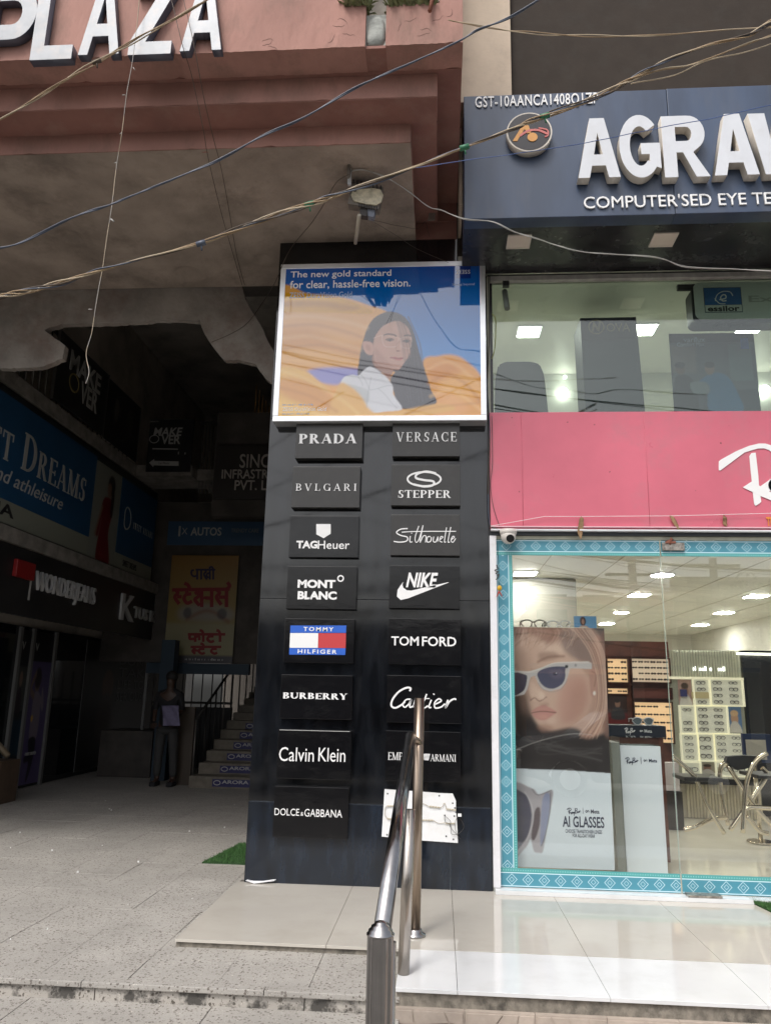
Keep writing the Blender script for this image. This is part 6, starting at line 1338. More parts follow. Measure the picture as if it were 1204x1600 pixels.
P.ell(.3, .545, .06, .05, (.08, .08, .1), .7); P.ell(.8, .55, .07, .05, (.08, .08, .1), .7); P.poly([(0, .93), (1, .93), (1, 1), (0, 1)], (.16, .15, .17), 1, 0, False); P.C *= .42; P.build('cloth', PM, ban)  # banner colours cut down to carry the shade of the hall
HR = M('crimson_hindi', (.20, .012, .014), .6); HB = M('indigo_hindi', (.02, .014, .05), .6); Yv = Yn - .0065
zh = zm(230, 780, .3125)
def hindi(lst, w, mat, hdr):
    strokes([(zh(p), w) for p in lst] , Yv, mat, ban, depth=.003)
    strokes([(zh(h), w) for h in hdr], Yv - .002, mat, ban, name='header_line', depth=.003, sm=False)
hindi([[(250, 352), (250, 402)], [(234, 356), (222, 358), (222, 376), (234, 386), (250, 382)], [(270, 352), (270, 402)], [(284, 352), (294, 362), (284, 376), (298, 402)], [(313, 352), (313, 402)], [(313, 372), (302, 371), (297, 382), (306, 394)], [(330, 352), (330, 402)], [(330, 352), (324, 340), (313, 342), (314, 352)]], .030, HB, [[(242, 353), (340, 353)]])
hindi([[(140, 452), (153, 470), (138, 490), (160, 524)], [(150, 488), (172, 488)], [(198, 452), (198, 474)], [(220, 474), (194, 478), (184, 498), (200, 520), (224, 510)], [(214, 450), (204, 430), (186, 420)], [(238, 474), (254, 464), (256, 486), (238, 502), (262, 532)], [(272, 452), (272, 540)], [(288, 500), (290, 494), (322, 496)], [(322, 452), (322, 540)], [(346, 452), (362, 470), (346, 490), (370, 528)], [(358, 490), (394, 490)], [(396, 452), (396, 540)], [(396, 450), (412, 434), (400, 416)]], .055, HR, [[(124, 454), (412, 450)]])
hindi([[(214, 676), (213, 698), (240, 698)], [(240, 676), (240, 714)], [(240, 690), (258, 686), (260, 706)], [(280, 676), (280, 714)], [(280, 674), (274, 660), (262, 656)], [(312, 676), (312, 684)], [(332, 686), (308, 688), (302, 702), (318, 714), (334, 708)], [(364, 676), (364, 714)], [(364, 674), (358, 660), (346, 656)]], .042, HR, [[(203, 676), (390, 676)]])
hindi([[(228, 738), (238, 750), (226, 758), (240, 774)], [(234, 757), (252, 757)], [(268, 738), (268, 747)], [(286, 749), (264, 751), (258, 762), (274, 773), (288, 767)], [(284, 737), (278, 726), (266, 722)], [(330, 738), (330, 747)], [(348, 749), (326, 751), (320, 762), (336, 773), (350, 767)]], .038, HR, [[(217, 739), (370, 739)]])
smallprint((289, 1027, 350, 1033), Yv, GREYPR, ban, 9)
# bright yard seen under the lintel, with slanting roof sheet and grille
put('yard_wall', B(-5.3, 19.0, -.04, -1.2, 19.1, 3.2), M('sunlit_yard_wall', (.12, .105, .09), .8), label='pale yard wall seen far behind under the lintel', cat='wall')
put('yard_ground', B(-8, 17.0, -.1, 2, 24, -.045), TERR, kind='structure')
put('sheet_roof', B(-5.2, 15.6, 1.92, -2.2, 16.35, 1.95), M('pale_sheet', (.5, .5, .46), .6), label='thin pale roof sheet behind the hanging banner', cat='roof')
gd = root('yard_grille', (-4.2, 13.2, -.04), 'dark steel grille gate behind the person', 'gate')
for i in range(9): put('bar', B(-4.9 + i * .17, 13.18, -.04, -4.885 + i * .17, 13.2, 1.5), RAIL, gd)
put('cross_bar', B(-4.9, 13.17, 1.0, -3.5, 13.2, 1.04), RAIL, gd); put('sheet', B(-4.9, 13.21, -.04, -3.5, 13.22, .95), DARKER, gd)
# stairs
stt = root('stairs', (-2.4, 11, -.04), 'dusty stone stairs with small blue stickers on the risers', 'stairs')
STC = M('dusty_stair_stone', (.17, .15, .12), .8, var=.2, vs=8); STK = M('navy_sticker', (.02, .02, .10), .5)
sx = -3.345
for k in range(12):
    y0 = 10.62 + k * .33; z1_ = -.04 + .15 * (k + 1) * (.98 ** k)
    x0_ = sx + (0 if k < 1 else .02)
    put('step', B(x0_, y0, -.04, -1.30, y0 + .36, z1_, .004), STC, stt)
    if k < 6:
        s0 = sx + .32 + .0 * k; put('sticker', B(s0, y0 - .003, z1_ - .125, -1.9, y0 - .0005, z1_ - .03), STK, stt)
        me = text_mesh('ARORA MOTORS', .1, .02); fit(me, PY(y0 - .003), s0 + .13, s0 + .95, z1_ - .085, z1_ - .04, -.0003, .002); put('lettering', me, GREYPR, stt)
        bm = nb(); ribbon(bm, [(s0 + .065 + .045 * math.cos(a), z1_ - .075 + .028 * math.sin(a)) for a in [2 * math.pi * i / 14 for i in range(15)]], .010, PY(y0 - .003), 0, .002); fixn(bm); put('emblem', bm, GREYPR, stt)
sr = root('stair_handrail', (-3.3, 11, .1), 'thin steel handrail rising along the left of the stairs', 'handrail')
for k in range(8):
    y = 10.8 + k * .45; zz = -.04 + .15 * (k * 1.3 + .5); bm = nb(); tube(bm, [(-3.36, y, max(-.04, zz - .3)), (-3.36, y, zz + .8)], .012, 6); put('baluster', bm, RAILG if k % 3 == 0 else RAIL, sr)
bm = nb(); tube(bm, [(-3.36, 10.8, .84), (-3.36, 13.95, 2.22)], .02, 8); put('top_rail', bm, RAIL, sr)
put('leaning_board', B(-3.66, 10.9, -.04, -3.42, 10.95, 1.0), M('brown_door_leaf', (.05, .035, .022), .5), label='narrow brown board leaning at the foot of the stairs', cat='board')
put('blue_pillar', B(-4.12, 11.3, -.04, -3.92, 11.5, 1.95), M('dim_blue_paint', (.012, .03, .05), .6), label='narrow blue painted post behind the standing person', cat='post')
put('blue_beam', B(-4.5, 11.75, 1.47, -2.9, 11.855, 1.63), M('dim_blue_paint', (.03, .08, .13)), label='dim blue beam under the Hindi banner', cat='beam')
put('pale_door_edge', B(WX(208, 1218, -4.6).x, 12.0, -.04, -4.56, 12.04, 1.9), M('pale_mullion', (.34, .34, .33)), label='pale metal door edge at the end of the black shopfront', cat='door')
# person standing in the hall (seen from behind, bag in front of the right hip)
def figure(name, label, joints, edges, mat, parent=None, sub=2, **k):
    bm = nb(); vs = [bm.verts.new(j[0]) for j in joints]
    for a_, c_ in edges: bm.edges.new((vs[a_], vs[c_]))
    me = bpy.data.meshes.new(name); bm.to_mesh(me); bm.free(); o = bpy.data.objects.new(name, me); link(o)
    m = o.modifiers.new('s', 'SKIN'); m.use_smooth_shade = True
    for i, j in enumerate(joints): o.data.skin_vertices[0].data[i].radius = (j[1], j[2] if len(j) > 2 else j[1])
    o.data.skin_vertices[0].data[0].use_root = True
    s = o.modifiers.new('d', 'SUBSURF'); s.levels = sub; s.render_levels = sub
    dg = bpy.context.evaluated_depsgraph_get(); me2 = bpy.data.meshes.new_from_object(o.evaluated_get(dg)); bpy.data.objects.remove(o)
    return put(name, me2, mat, parent, smooth=True, **k)
px0, py0 = -3.74, 10.75; H = 1.50 / 1.75
def J(x, y, z, r, r2=None): return ((px0 + x * H, py0 + y * H, -.04 + z * H), r * H, (r2 or r) * H)
pe = root('person', (px0, py0, -.04), 'person in a dark top and grey trousers holding a lavender cloth', 'person')
SK = M('brown_skin', (.055, .030, .020), .5); TOPM = M('dark_top', (.010, .010, .012), .8); TRO = M('grey_trousers', (.04, .04, .04), .8)
body = figure('body', None, [J(0, 0, .95, .13, .10), J(0, 0, 1.15, .13, .09), J(0, 0, 1.38, .15, .09), J(0, 0, 1.5, .055), J(0, -.01, 1.58, .07, .08), J(0, -.01, 1.68, .075, .09), J(-.09, 0, .88, .085), J(-.11, .01, .5, .055), J(-.12, .03, .09, .04), J(-.12, -.10, .04, .035),
        J(.09, 0, .88, .085), J(.12, .0, .5, .055), J(.14, .02, .09, .04), J(.15, -.1, .04, .035), J(-.17, 0, 1.40, .05), J(-.22, -.02, 1.15, .04), J(-.17, -.16, .98, .03), J(.17, 0, 1.40, .05), J(.22, -.02, 1.15, .04), J(.13, -.2, 1.08, .03)],
        [(0, 1), (1, 2), (2, 3), (3, 4), (4, 5), (0, 6), (6, 7), (7, 8), (8, 9), (0, 10), (10, 11), (11, 12), (12, 13), (2, 14), (14, 15), (15, 16), (2, 17), (17, 18), (18, 19)], SK, pe)
figure('top', None, [J(0, 0, .86, .155, .12), J(0, 0, 1.15, .15, .11), J(0, 0, 1.38, .165, .105), J(0, .0, 1.53, .058), J(-.18, 0, 1.40, .062), J(-.225, -.02, 1.14, .052), J(.18, 0, 1.40, .062), J(.225, -.02, 1.14, .052)], [(0, 1), (1, 2), (2, 3), (2, 4), (4, 5), (2, 6), (6, 7)], TOPM, pe)
figure('trousers', None, [J(0, 0, .93, .14, .115), J(-.095, 0, .84, .1), J(-.115, .01, .5, .075), J(-.125, .03, .12, .062), J(.095, 0, .84, .1), J(.125, 0, .5, .075), J(.145, .02, .12, .062)], [(0, 1), (1, 2), (2, 3), (0, 4), (4, 5), (5, 6)], TRO, pe)
bm = nb(); bmesh.ops.create_icosphere(bm, subdivisions=3, radius=.098 * H, matrix=Matrix.Translation((px0, py0 + .02 * H, -.04 + 1.69 * H))); put('hair', bm, M('black_hair', (.01, .009, .008), .7), pe, smooth=True)
bm = nb()
for sx_ in (-.12, .15): box(bm, px0 + (sx_ - .05) * H, py0 - .17 * H, -.04, px0 + (sx_ + .05) * H, py0 + .07 * H, .02, .015)
put('shoes', bm, TOPM, pe)
# hand with five fingers gripping the cloth
for sg_ in (-1, 1):
    hx, hy, hz = px0 + (.13 if sg_ > 0 else -.17) * H, py0 - (.2 if sg_ > 0 else .16) * H, -.04 + (1.06 if sg_ > 0 else .96) * H
    for i in range(4): bm = nb(); tube(bm, smoothpts([(hx + (i - 1.5) * .014, hy, hz), (hx + (i - 1.5) * .016, hy - .03, hz - .03), (hx + (i - 1.5) * .015, hy - .02, hz - .06 - .006 * (i in (1, 2)))], 3), [.008] * 7, 6); put('finger', bm, SK, pe)
    bm = nb(); tube(bm, [(hx - .03 * sg_, hy, hz), (hx - .045 * sg_, hy - .02, hz - .025), (hx - .035 * sg_, hy - .035, hz - .045)], .009, 6); put('thumb', bm, SK, pe)
cb = root('lavender_cloth', (-3.62, 10.5, .95), 'lavender square cloth or bag held in front of the person', 'cloth')
bm = nb(); bmesh.ops.create_grid(bm, x_segments=16, y_segments=16, size=.5)
for v in bm.verts:
    x, y = v.co.x, v.co.y; c0 = W(267 + x * 26 - y * 2, 1118 - y * 31, 10.5); v.co = Vector((c0.x, 10.5 + .012 * math.sin(x * 9 + y * 5) , c0.z))
r_ = bmesh.ops.solidify(bm, geom=bm.faces[:], thickness=.01); put('sheet', bm, M('lavender_cloth_fabric', (.15, .135, .22), .8, var=.1, vs=20), cb, smooth=True)
# cardboard box and chair leg at the left edge
cbx = root('cardboard_box', (-4.75, 8.75, -.04), 'brown cardboard box at the left edge of the arcade floor', 'box')
put('carton', B(-5.4, 8.6, -.04, -4.84, 9.0, .42, .003), M('brown_cardboard', (.085, .055, .035), .85, var=.12, vs=8), cbx)
put('label', B(-4.92, 8.594, .0, -4.86, 8.599, .13), GREYPR, cbx)
bm = nb(); tube(bm, [W(-25, 1140, 8.5), W(13, 1182, 8.5)], .035, 4); put('wooden_slat', bm, M('pale_wood', (.16, .125, .08), .6), label='pale wooden slat slanting in from the left edge', cat='slat')

# ------------------------------------------------------------------ rail, posts, bollard
hr = root('entrance_railing', (-.13, 4.3, 0), 'stainless entrance railing with two posts and a sloping tube', 'railing')
bp1, tp1 = WZ(648, 1462, 0), None
p_top = W(655, 1091, 4.47); bm = nb(); tube(bm, [(bp1.x, 4.47, 0), (p_top.x, 4.47, p_top.z)], .0285, 24); put('post', bm, BRUSHED, hr)
bm = nb(); lathe(bm, [(.058, .001), (.056, .010), (.040, .016), (.035, .034), (.030, .036)], bp1.x, 4.47, 20); put('flange', bm, CHROME, hr)
b2 = WZ(630, 1522, 0); t2 = W(641, 1262, 3.98); bm = nb(); tube(bm, [(b2.x, b2.y, -.001), (t2.x, b2.y + .02, t2.z)], .027, 24); put('post', bm, M('dull_stainless', (.46, .42, .38), .25, metal=1, var=.1, vs=8), hr)
ra = W(641, 1152, 4.40); rb_ = W(597, 1452, 2.86)
bm = nb(); tube(bm, [ra, ra.lerp(rb_, .5), rb_], .031, 28); put('sloping_tube', bm, CHROME, hr)
bm = nb(); tube(bm, [W(643, 1150, 4.42), W(656, 1162, 4.46)], .018, 14); put('clamp', bm, BRUSHED, hr)
bl = root('fluted_bollard', (W(592, 1500, 2.80).x, 2.8, -.45), 'fluted chrome bollard with domed cap at the bottom of the steps', 'bollard')
cx_, cy_ = W(593, 1520, 2.80).x, 2.80; zt2 = W(591, 1462, 2.80).z
bm = nb(); n_ = 72; rings = []
for z_ in (-.45, zt2):
    rings.append([bm.verts.new((cx_ + (.044 - .005 * abs(math.sin(k * math.pi * 12 / n_))) * math.cos(2 * math.pi * k / n_), cy_ + (.044 - .005 * abs(math.sin(k * math.pi * 12 / n_))) * math.sin(2 * math.pi * k / n_), z_)) for k in range(n_)])
for k in range(n_): bm.faces.new((rings[0][k], rings[0][(k + 1) % n_], rings[1][(k + 1) % n_], rings[1][k]))
bm.faces.new(rings[0][::-1]); bm.faces.new(rings[1]); put('fluted_tube', bm, CHROME, bl)
bm = nb(); lathe(bm, [(.046, zt2), (.047, zt2 + .006), (.041, zt2 + .010), (.040, zt2 + .018), (.033, zt2 + .022), (.031, zt2 + .030), (.022, zt2 + .034), (.019, zt2 + .041), (.010, zt2 + .045), (.003, zt2 + .047)], cx_, cy_, 32); put('domed_cap', bm, CHROME, bl)
b3 = W(610, 1472, 2.95); bm = nb(); tube(bm, [(b3.x, 2.95, -.45), (b3.x, 2.95, b3.z)], .020, 18); put('steel_tube', bm, M('dull_stainless', (.46, .42, .38)), label='thin brown steel tube standing right behind the fluted bollard', cat='tube')

# ------------------------------------------------------------------ small things
# dome camera
cc = W(794, 838, 5.40); dm = root('security_camera', (cc.x, 5.42, cc.z), 'white dome security camera under the crimson band corner', 'camera')
CAMW = M('offwhite_camera_plastic', (.62, .58, .54), .35)
bm = nb(); r0 = .054
bmesh.ops.create_uvsphere(bm, u_segments=24, v_segments=14, radius=r0, matrix=Matrix.Translation((cc.x, 5.41, cc.z)))
put('dome', bm, CAMW, dm, smooth=True)
bm = nb(); lathe(bm, [(.054, cc.z + .012), (.062, cc.z + .030), (.058, cc.z + .05)], cc.x, 5.415, 24); put('base_ring', bm, CAMW, dm)
ax = Vector((cc.x + .008, 5.41, cc.z)); d = (Vector((0, 0, 1.1)) - ax).normalized() + Vector((.10, 0, -.22)); d.normalize()
bm = nb(); tube(bm, [ax + d * (r0 - .006), ax + d * (r0 + .008)], .028, 20); put('lens', bm, M('black_lens', (.008, .008, .01), .08), dm)
# lemon and chilli charm on a thread
le = root('lemon_chilli_charm', (W(780, 925, 5.42).x, 5.42, W(780, 932, 5.42).z), 'lemon and chillies hanging on a thread by the white post', 'charm')
wire_px([(779, 848), (778, 870), (780, 900), (779, 928)], 5.42, .0012, WR, le, name='thread')
bm = nb(); p = W(780, 919, 5.42); bmesh.ops.create_uvsphere(bm, u_segments=14, v_segments=8, radius=.017, matrix=Matrix.Translation(p) @ Matrix.Diagonal((1, 1, 1.15, 1))); put('lemon', bm, M('yellow_lemon', (.62, .36, .02), .45), le, smooth=True)
wire_px([(774, 927), (781, 929), (783, 933)], 5.42, [.003] * 20, M('red_chilli', (.45, .03, .02), .35), le, name='chilli') if False else None
for q in ([(779, 924), (777, 930), (775, 933)], [(780, 925), (783, 930), (785, 932)]):
    bm = nb(); pts = smoothpts([W(x, y, 5.42) for x, y in q], 4); tube(bm, pts, [.005 * (1 - i / len(pts)) + .0008 for i in range(len(pts))], 7); put('chilli', bm, M('red_chilli', (.45, .05, .02), .35), le)
bm = nb(); rr_ = random.Random(3); pts = [W(776 + rr_.uniform(-3, 4), 883 + i * 1.5, 5.42) for i in range(16)]; tube(bm, smoothpts(pts, 3), .004, 5); put('black_tuft', bm, WR, le)
# floodlight under the soffit
fl = root('floodlight', (W(560, 310, 4.9).x, 4.95, 4.5), 'dusty rectangular floodlight on a bracket under the concrete soffit', 'floodlight')
z = zm(500, 240, .1495); Yf = 4.70
FM = M('dusty_floodlight_body', (.16, .14, .12), .6, var=.2, vs=20)
def quadbox(pts, Y, th, mat, parent, name):
    bm = nb(); prism(bm, pxpoly(z(pts), Y), PY(Y), -th, 0); fixn(bm); return put(name, bm, mat, parent)
quadbox([(330, 290), (660, 350), (610, 580), (290, 520)], Yf, .07, FM, fl, 'housing')
bm = nb(); prism(bm, pxpoly(z([(345, 385), (560, 370), (630, 385), (660, 440), (640, 510), (590, 545), (480, 535), (350, 500), (325, 440)]), Yf - .002), PY(Yf - .002), 0, .012); fixn(bm); put('reflector_glass', bm, M('yellowed_lamp_glass', (.50, .45, .33), .4, var=.25, vs=30), fl)
for i in range(16):
    for (a0, a1) in (((350, 296), (655, 362)), ((410, 545), (605, 580))):
        if i % 2: continue
        x = a0[0] + (a1[0] - a0[0]) * i / 15; y = a0[1] + (a1[1] - a0[1]) * i / 15; p = W(*z([(x, y)])[0], Yf)
        put('fin', B(p.x - .004, Yf - .012, p.z - .012, p.x + .004, Yf - .001, p.z + .012), BLACKPR, fl)
quadbox([(410, 580), (495, 560), (490, 650), (420, 640)], Yf + .01, .05, M('dark_driver_box', (.05, .045, .045), .6), fl, 'driver_box'); quadbox([(495, 575), (575, 585), (560, 660), (500, 650)], Yf + .012, .05, M('blue_grey_box', (.18, .2, .25), .6), fl, 'junction_box')
quadbox([(292, 95), (330, 100), (322, 325), (285, 318)], Yf - .1, .02, M('galvanised_strap', (.42, .43, .44), .4, metal=.4), fl, 'strap')
bm = nb(); p = WZ(545, 257, 4.78); tube(bm, [(p.x, p.y, 4.79), W(544, 285, Yf - .08), W(556, 300, Yf)], .012, 6); put('bracket_arm', bm, FM, fl)
bm = nb(); tube(bm, [W(*z([(408, 640)])[0], Yf), W(*z([(368, 935)])[0], 5.0)], .013, 8); put('conduit_stub', bm, M('offwhite_pvc', (.42, .38, .31), .5), fl)
# paper scrap
ps = WZ(408, 1380, .0); bm = nb(); prism(bm, [(ps.x - .10, ps.y - .02), (ps.x - .04, ps.y - .035), (ps.x + .09, ps.y - .015), (ps.x + .10, ps.y + .02), (ps.x - .02, ps.y + .01), (ps.x - .09, ps.y + .03)], lambda u, v, w: (u, v, w), .002, .006)
for v in bm.verts: v.co.z += .02 * max(0, (v.co.x - ps.x - .05) / .05) + .012 * max(0, -(v.co.x - ps.x + .06) / .04)
fixn(bm); put('paper_scrap', bm, M('white_paper', (.72, .72, .74), .7), label='crumpled white paper scrap at the foot of the granite pillar', cat='paper')
rr_ = random.Random(8); bm = nb()
for i in range(18):
    y = rr_.uniform(3.9, 9.5); x = rr_.uniform(-.75 * y - .3, -1.45); s = rr_.uniform(.003, .008)
    if y > 4.3 and x > -1.35: continue
    prism(bm, [(x, y), (x + s, y + s * .4), (x + s * .7, y + s), (x - s * .3, y + s * .6)], lambda u, v, w: (u, v, w), -.040, -.034)
for x, y in ((WZ(55, 1303, -.04).x, 5.0),): pass
for px_, py_ in ((30, 1302), (173, 1267), (170, 1265), (80, 1330), (120, 1364), (215, 1348), (350, 1294), (295, 1300)):
    p = WZ(px_, py_, -.04); s = .010; prism(bm, [(p.x, p.y), (p.x + s, p.y + s * .4), (p.x + s * .7, p.y + s * 1.4), (p.x - s * .5, p.y + s)], lambda u, v, w: (u, v, w), -.040, -.030)
fixn(bm); put('litter', bm, WHITEPR, label='tiny pale scraps of litter scattered on the arcade floor', cat='litter', kind='stuff')
# artificial grass mats
def mat_grass(corners, z, label, seed):
    t = root('grass_mat', (sum(c[0] for c in corners) / 4, sum(c[1] for c in corners) / 4, z), label, 'mat')
    bm = nb(); prism(bm, corners, lambda u, v, w: (u, v, w), z + .001, z + .010); fixn(bm); put('backing', bm, M('green_mat_backing', (.02, .06, .015), .9), t)
    r = random.Random(seed); bm = nb(); a, b_, c, d = [Vector((*q, 0)) for q in corners]
    for i in range(5200):
        s, u = r.random(), r.random(); p = a.lerp(b_, s).lerp(d.lerp(c, s), u); h = r.uniform(.010, .024); q = Vector((r.uniform(-.01, .01), r.uniform(-.01, .01), 0)); w = Vector((r.uniform(-1, 1), r.uniform(-1, 1), 0)).normalized() * .0022
        p.z = z + .009; bm.faces.new((bm.verts.new(p - w), bm.verts.new(p + w), bm.verts.new(p + q + Vector((0, 0, h)))))
    put('blades', bm, M('green_mat_blade', (.045, .125, .03), .6, var=.4, vs=60), t, kind='stuff')
mat_grass([(-1.795, 6.17), (-1.30, 6.17), (-1.30, 7.05), (-1.70, 6.94)], -.04, 'green artificial grass mat beside the pillar on the arcade floor', 3)
a = WZ(1157, 1409, 0); b_ = WZ(1204, 1441, 0); mat_grass([(a.x, a.y + .14), (a.x + .06, a.y - .08), (b_.x + .12, b_.y - .02), (b_.x + .5, a.y + .14)], .0, 'green artificial grass mat on the porch before the glass door', 4)

# ------------------------------------------------------------------ overhead wires
BW = M('grey_blue_cable', (.07, .085, .12), .45); TW = M('tan_cable', (.30, .21, .12), .6); TW2 = M('pale_tan_cable', (.44, .36, .25), .6); DW = M('dark_cable', (.07, .05, .035), .6); WWR = M('offwhite_cable', (.34, .33, .31), .6)
def bundle(name, pts, Y, mats, r, label, seed=0, sp=.010, ties=()):
    t = root(name, W(pts[0][0], pts[0][1], Y), label, 'cable'); rr = random.Random(seed)
    base_ = smoothpts([W(p[0], p[1], p[2] if len(p) > 2 else Y) for p in pts], 8)
    for k, m_ in enumerate(mats):
        ph = rr.uniform(0, 6); bm = nb(); q = []
        for i, p in enumerate(base_):
            a = ph + i * .35 + 2 * math.pi * k / len(mats); s = sp * (1 + .8 * math.sin(i * .13 + ph)); q.append(p + Vector((0, math.cos(a) * s, math.sin(a) * s + .003 * noise.noise(p * 9))))
        tube(bm, q, r * .8, 7); put('strand', bm, m_, t)
    for i, m_ in ties:
        p = base_[int(i * (len(base_) - 1))]; bm = nb(); tube(bm, [p - Vector((.02, 0, .006)), p + Vector((.02, 0, .006))], sp + r * 1.5, 10); tube(bm, [p, p + Vector((.006, 0, -.035))], .004, 5); put('tie', bm, m_, t)
bundle('blue_cable', [(-60, 398), (0, 387), (60, 366), (133, 332), (173, 319), (232, 296), (325, 256), (400, 219), (466, 186), (546, 143), (606, 113), (712, 66), (749, 46), (800, 23), (860, -10)], 3.1, [BW, BW], .0045, 'grey blue twisted cable crossing from lower left up to the top', 1, .0045)
GT = M('green_tape', (.03, .16, .08), .5)
bundle('tan_cable_bundle', [(-60, 476), (0, 464), (45, 453), (105, 439), (157, 422), (220, 404), (314, 380), (400, 346), (483, 319), (533, 301), (639, 264), (725, 230), (800, 201), (840, 185), (945, 145), (993, 120), (1033, 97), (1100, 72), (1162, 56), (1204, 34), (1270, 0)], 3.0, [TW, TW2, DW, TW, BW], .0042, 'thick bundle of tan cables rising from left edge across the slate sign', 2, .0065, ((.40, GT), (.55, GT), (.30, BW), (.66, GT)))
bundle('tan_cable', [(975, 130), (1033, 108), (1082, 100), (1162, 70), (1204, 54), (1270, 28)], 3.02, [TW, TW2], .0038, 'tan cable branching off just below the thick bundle at the right', 3, .004)
bundle('tan_cable', [(985, 132), (1050, 118), (1102, 95), (1160, 82), (1204, 68), (1270, 44)], 3.04, [TW2], .0036, 'lowest pale tan cable branching off at the right', 4, .002)
bundle('tan_cable', [(-60, 215), (0, 186), (60, 151), (133, 106), (206, 66), (282, 23), (340, -10)], 2.9, [TW, TW2, TW], .0036, 'tan cable crossing the metal letters at the upper left', 5, .0045, ((.55, DW),))
bundle('tan_cable', [(700, 30), (722, 35), (800, 48), (880, 54), (960, 56), (1050, 53), (1130, 46), (1204, 42), (1270, 36)], 3.3, [TW2, TW], .0032, 'thin tan cable sagging over the dark panel at top right', 6, .003)
bundle('thin_blue_wire', [(640, 264), (680, 257), (720, 251), (840, 235), (945, 217), (1042, 197), (1120, 182), (1204, 164), (1270, 150)], 3.1, [M('bright_blue_wire', (.05, .10, .28), .4)], .0022, 'thin bright blue wire crossing in front of the chunky letters', 7, .001)
bundle('white_cable', [(548, 268, 4.60), (570, 265, 4.60), (600, 276, 4.6), (640, 300, 4.7), (668, 322, 4.6), (690, 329, 4.5), (725, 341, 4.4), (772, 348, 4.4), (805, 362, 4.4), (840, 374, 4.4), (905, 392, 4.4), (977, 398, 4.4), (1034, 404, 4.4), (1082, 418, 4.5), (1204, 423, 4.5), (1270, 426, 4.5)], 4.6, [WWR, WWR], .0034, 'off-white cable from the floodlight sagging under the slate sign', 8, .003)
bundle('dark_wire', [(262, -20, 3.8), (268, 0, 3.8), (285, 70, 3.8), (300, 120, 3.95), (318, 205, 4.1), (325, 245, 4.25), (345, 330, 4.9), (365, 400, 5.6), (378, 445, 6.1)], 4, [DW], .0028, 'left of two thin dark wires running down over the pink bands', 9, .001)
bundle('dark_wire', [(280, -20, 3.8), (287, 0, 3.8), (303, 70, 3.8), (318, 150, 3.95), (333, 215, 4.2), (345, 260, 4.4), (358, 330, 5.0), (370, 400, 5.6), (382, 445, 6.1)], 4, [DW], .0028, 'right of two thin dark wires running down over the pink bands', 10, .001)
bundle('black_cable', [(545, 272, 4.48), (525, 285, 4.6), (505, 320, 4.9), (485, 350, 5.2), (460, 380, 5.3), (445, 405, 5.3), (430, 440, 5.5), (412, 470, 6.1), (380, 510, 6.13), (330, 535, 6.13)], 5, [DW], .0035, 'black cable hanging from the floodlight to the broken beam', 11, .001)
bundle('brown_wire', [(580, 343, 4.6), (620, 352, 4.9), (650, 357, 5.2), (658, 352, 5.3), (664, 346, 5.35), (668, 360, 5.3), (671, 370, 5.3)], 5, [DW], .002, 'short brown wire from the floodlight to the maroon edge', 12, .001)
bundle('brown_wire', [(585, 348, 4.6), (620, 368, 5.0), (650, 388, 5.3), (700, 410, 5.33)], 5, [DW], .0018, 'thin brown wire drooping toward the advert box', 13, .001)
# string with tiny bulbs hanging over the parapet
bundle('fairy_light_string', [(218, -10, 3.8), (216, 20, 3.8), (207, 92, 3.8), (198, 148, 3.8), (190, 208, 3.8), (183, 253, 3.85), (176, 310, 3.8), (171, 345, 3.8), (163, 400, 3.8), (158, 430, 3.8), (149, 483, 3.8), (143, 520, 3.8), (135, 552, 3.8), (139, 580, 3.8), (134, 600, 3.8)], 3.8, [TW2, WWR], .0020, 'thin fairy light string hanging down from the metal letters', 14, .0022)
t = root('fairy_bulbs', (W(175, 343, 3.78)), 'tiny unlit bulbs on the hanging fairy light string', 'bulbs')
for x, y, dx, dy in ((208, 105, 3, 4), (196, 148, -5, 0), (190, 207, -3, 2), (182, 253, -4, 2), (173, 342, 5, 4), (144, 483, -6, 0)):
    bm = nb(); tube(bm, [W(x, y, 3.78), W(x + dx, y + dy, 3.78)], .005 if dy == 4 and dx == 5 else .0025, 7); put('bulb', bm, WWR, t)
# loose cables down the edge between the pillar and the shop
bundle('edge_cable', [(762, 432, 5.44), (764, 520, 5.44), (761, 600, 5.44), (765, 680, 5.44), (762, 760, 5.44), (764, 815, 5.44), (774, 826, 5.43), (790, 829, 5.43)], 5.44, [DW, WR, BW], .004, 'dark cables running down between the granite pillar and crimson band', 15, .004)
bundle('edge_cable', [(768, 650, 5.44), (769, 720, 5.44), (766, 755, 5.44), (770, 790, 5.44), (780, 822, 5.43)], 5.44, [WR], .0025, 'thin dark wire looping along the left end of the crimson band', 16, .001)
bundle('green_cable', [(768, 490, 5.49), (774, 500, 5.49), (773, 540, 5.49), (768, 560, 5.49)], 5.49, [M('yellow_green_cable', (.3, .32, .08), .5)], .004, 'short yellow green cable at the left end of the upper window', 17, .002)
# small camera-like lamp inside upper window corner
t = root('bullet_camera', W(792, 470, 5.44), 'small dark bullet camera at the upper window corner', 'camera')
bm = nb(); tube(bm, [W(788, 455, 5.48), W(792, 482, 5.40)], .022, 12); put('barrel', bm, M('grey_green_plastic', (.12, .14, .12), .4), t); put('mount', B(W(785, 445, 5.47).x, 5.46, W(790, 447, 5.47).z, W(795, 445, 5.47).x, 5.50, W(790, 434, 5.47).z), BLACKPR, t)

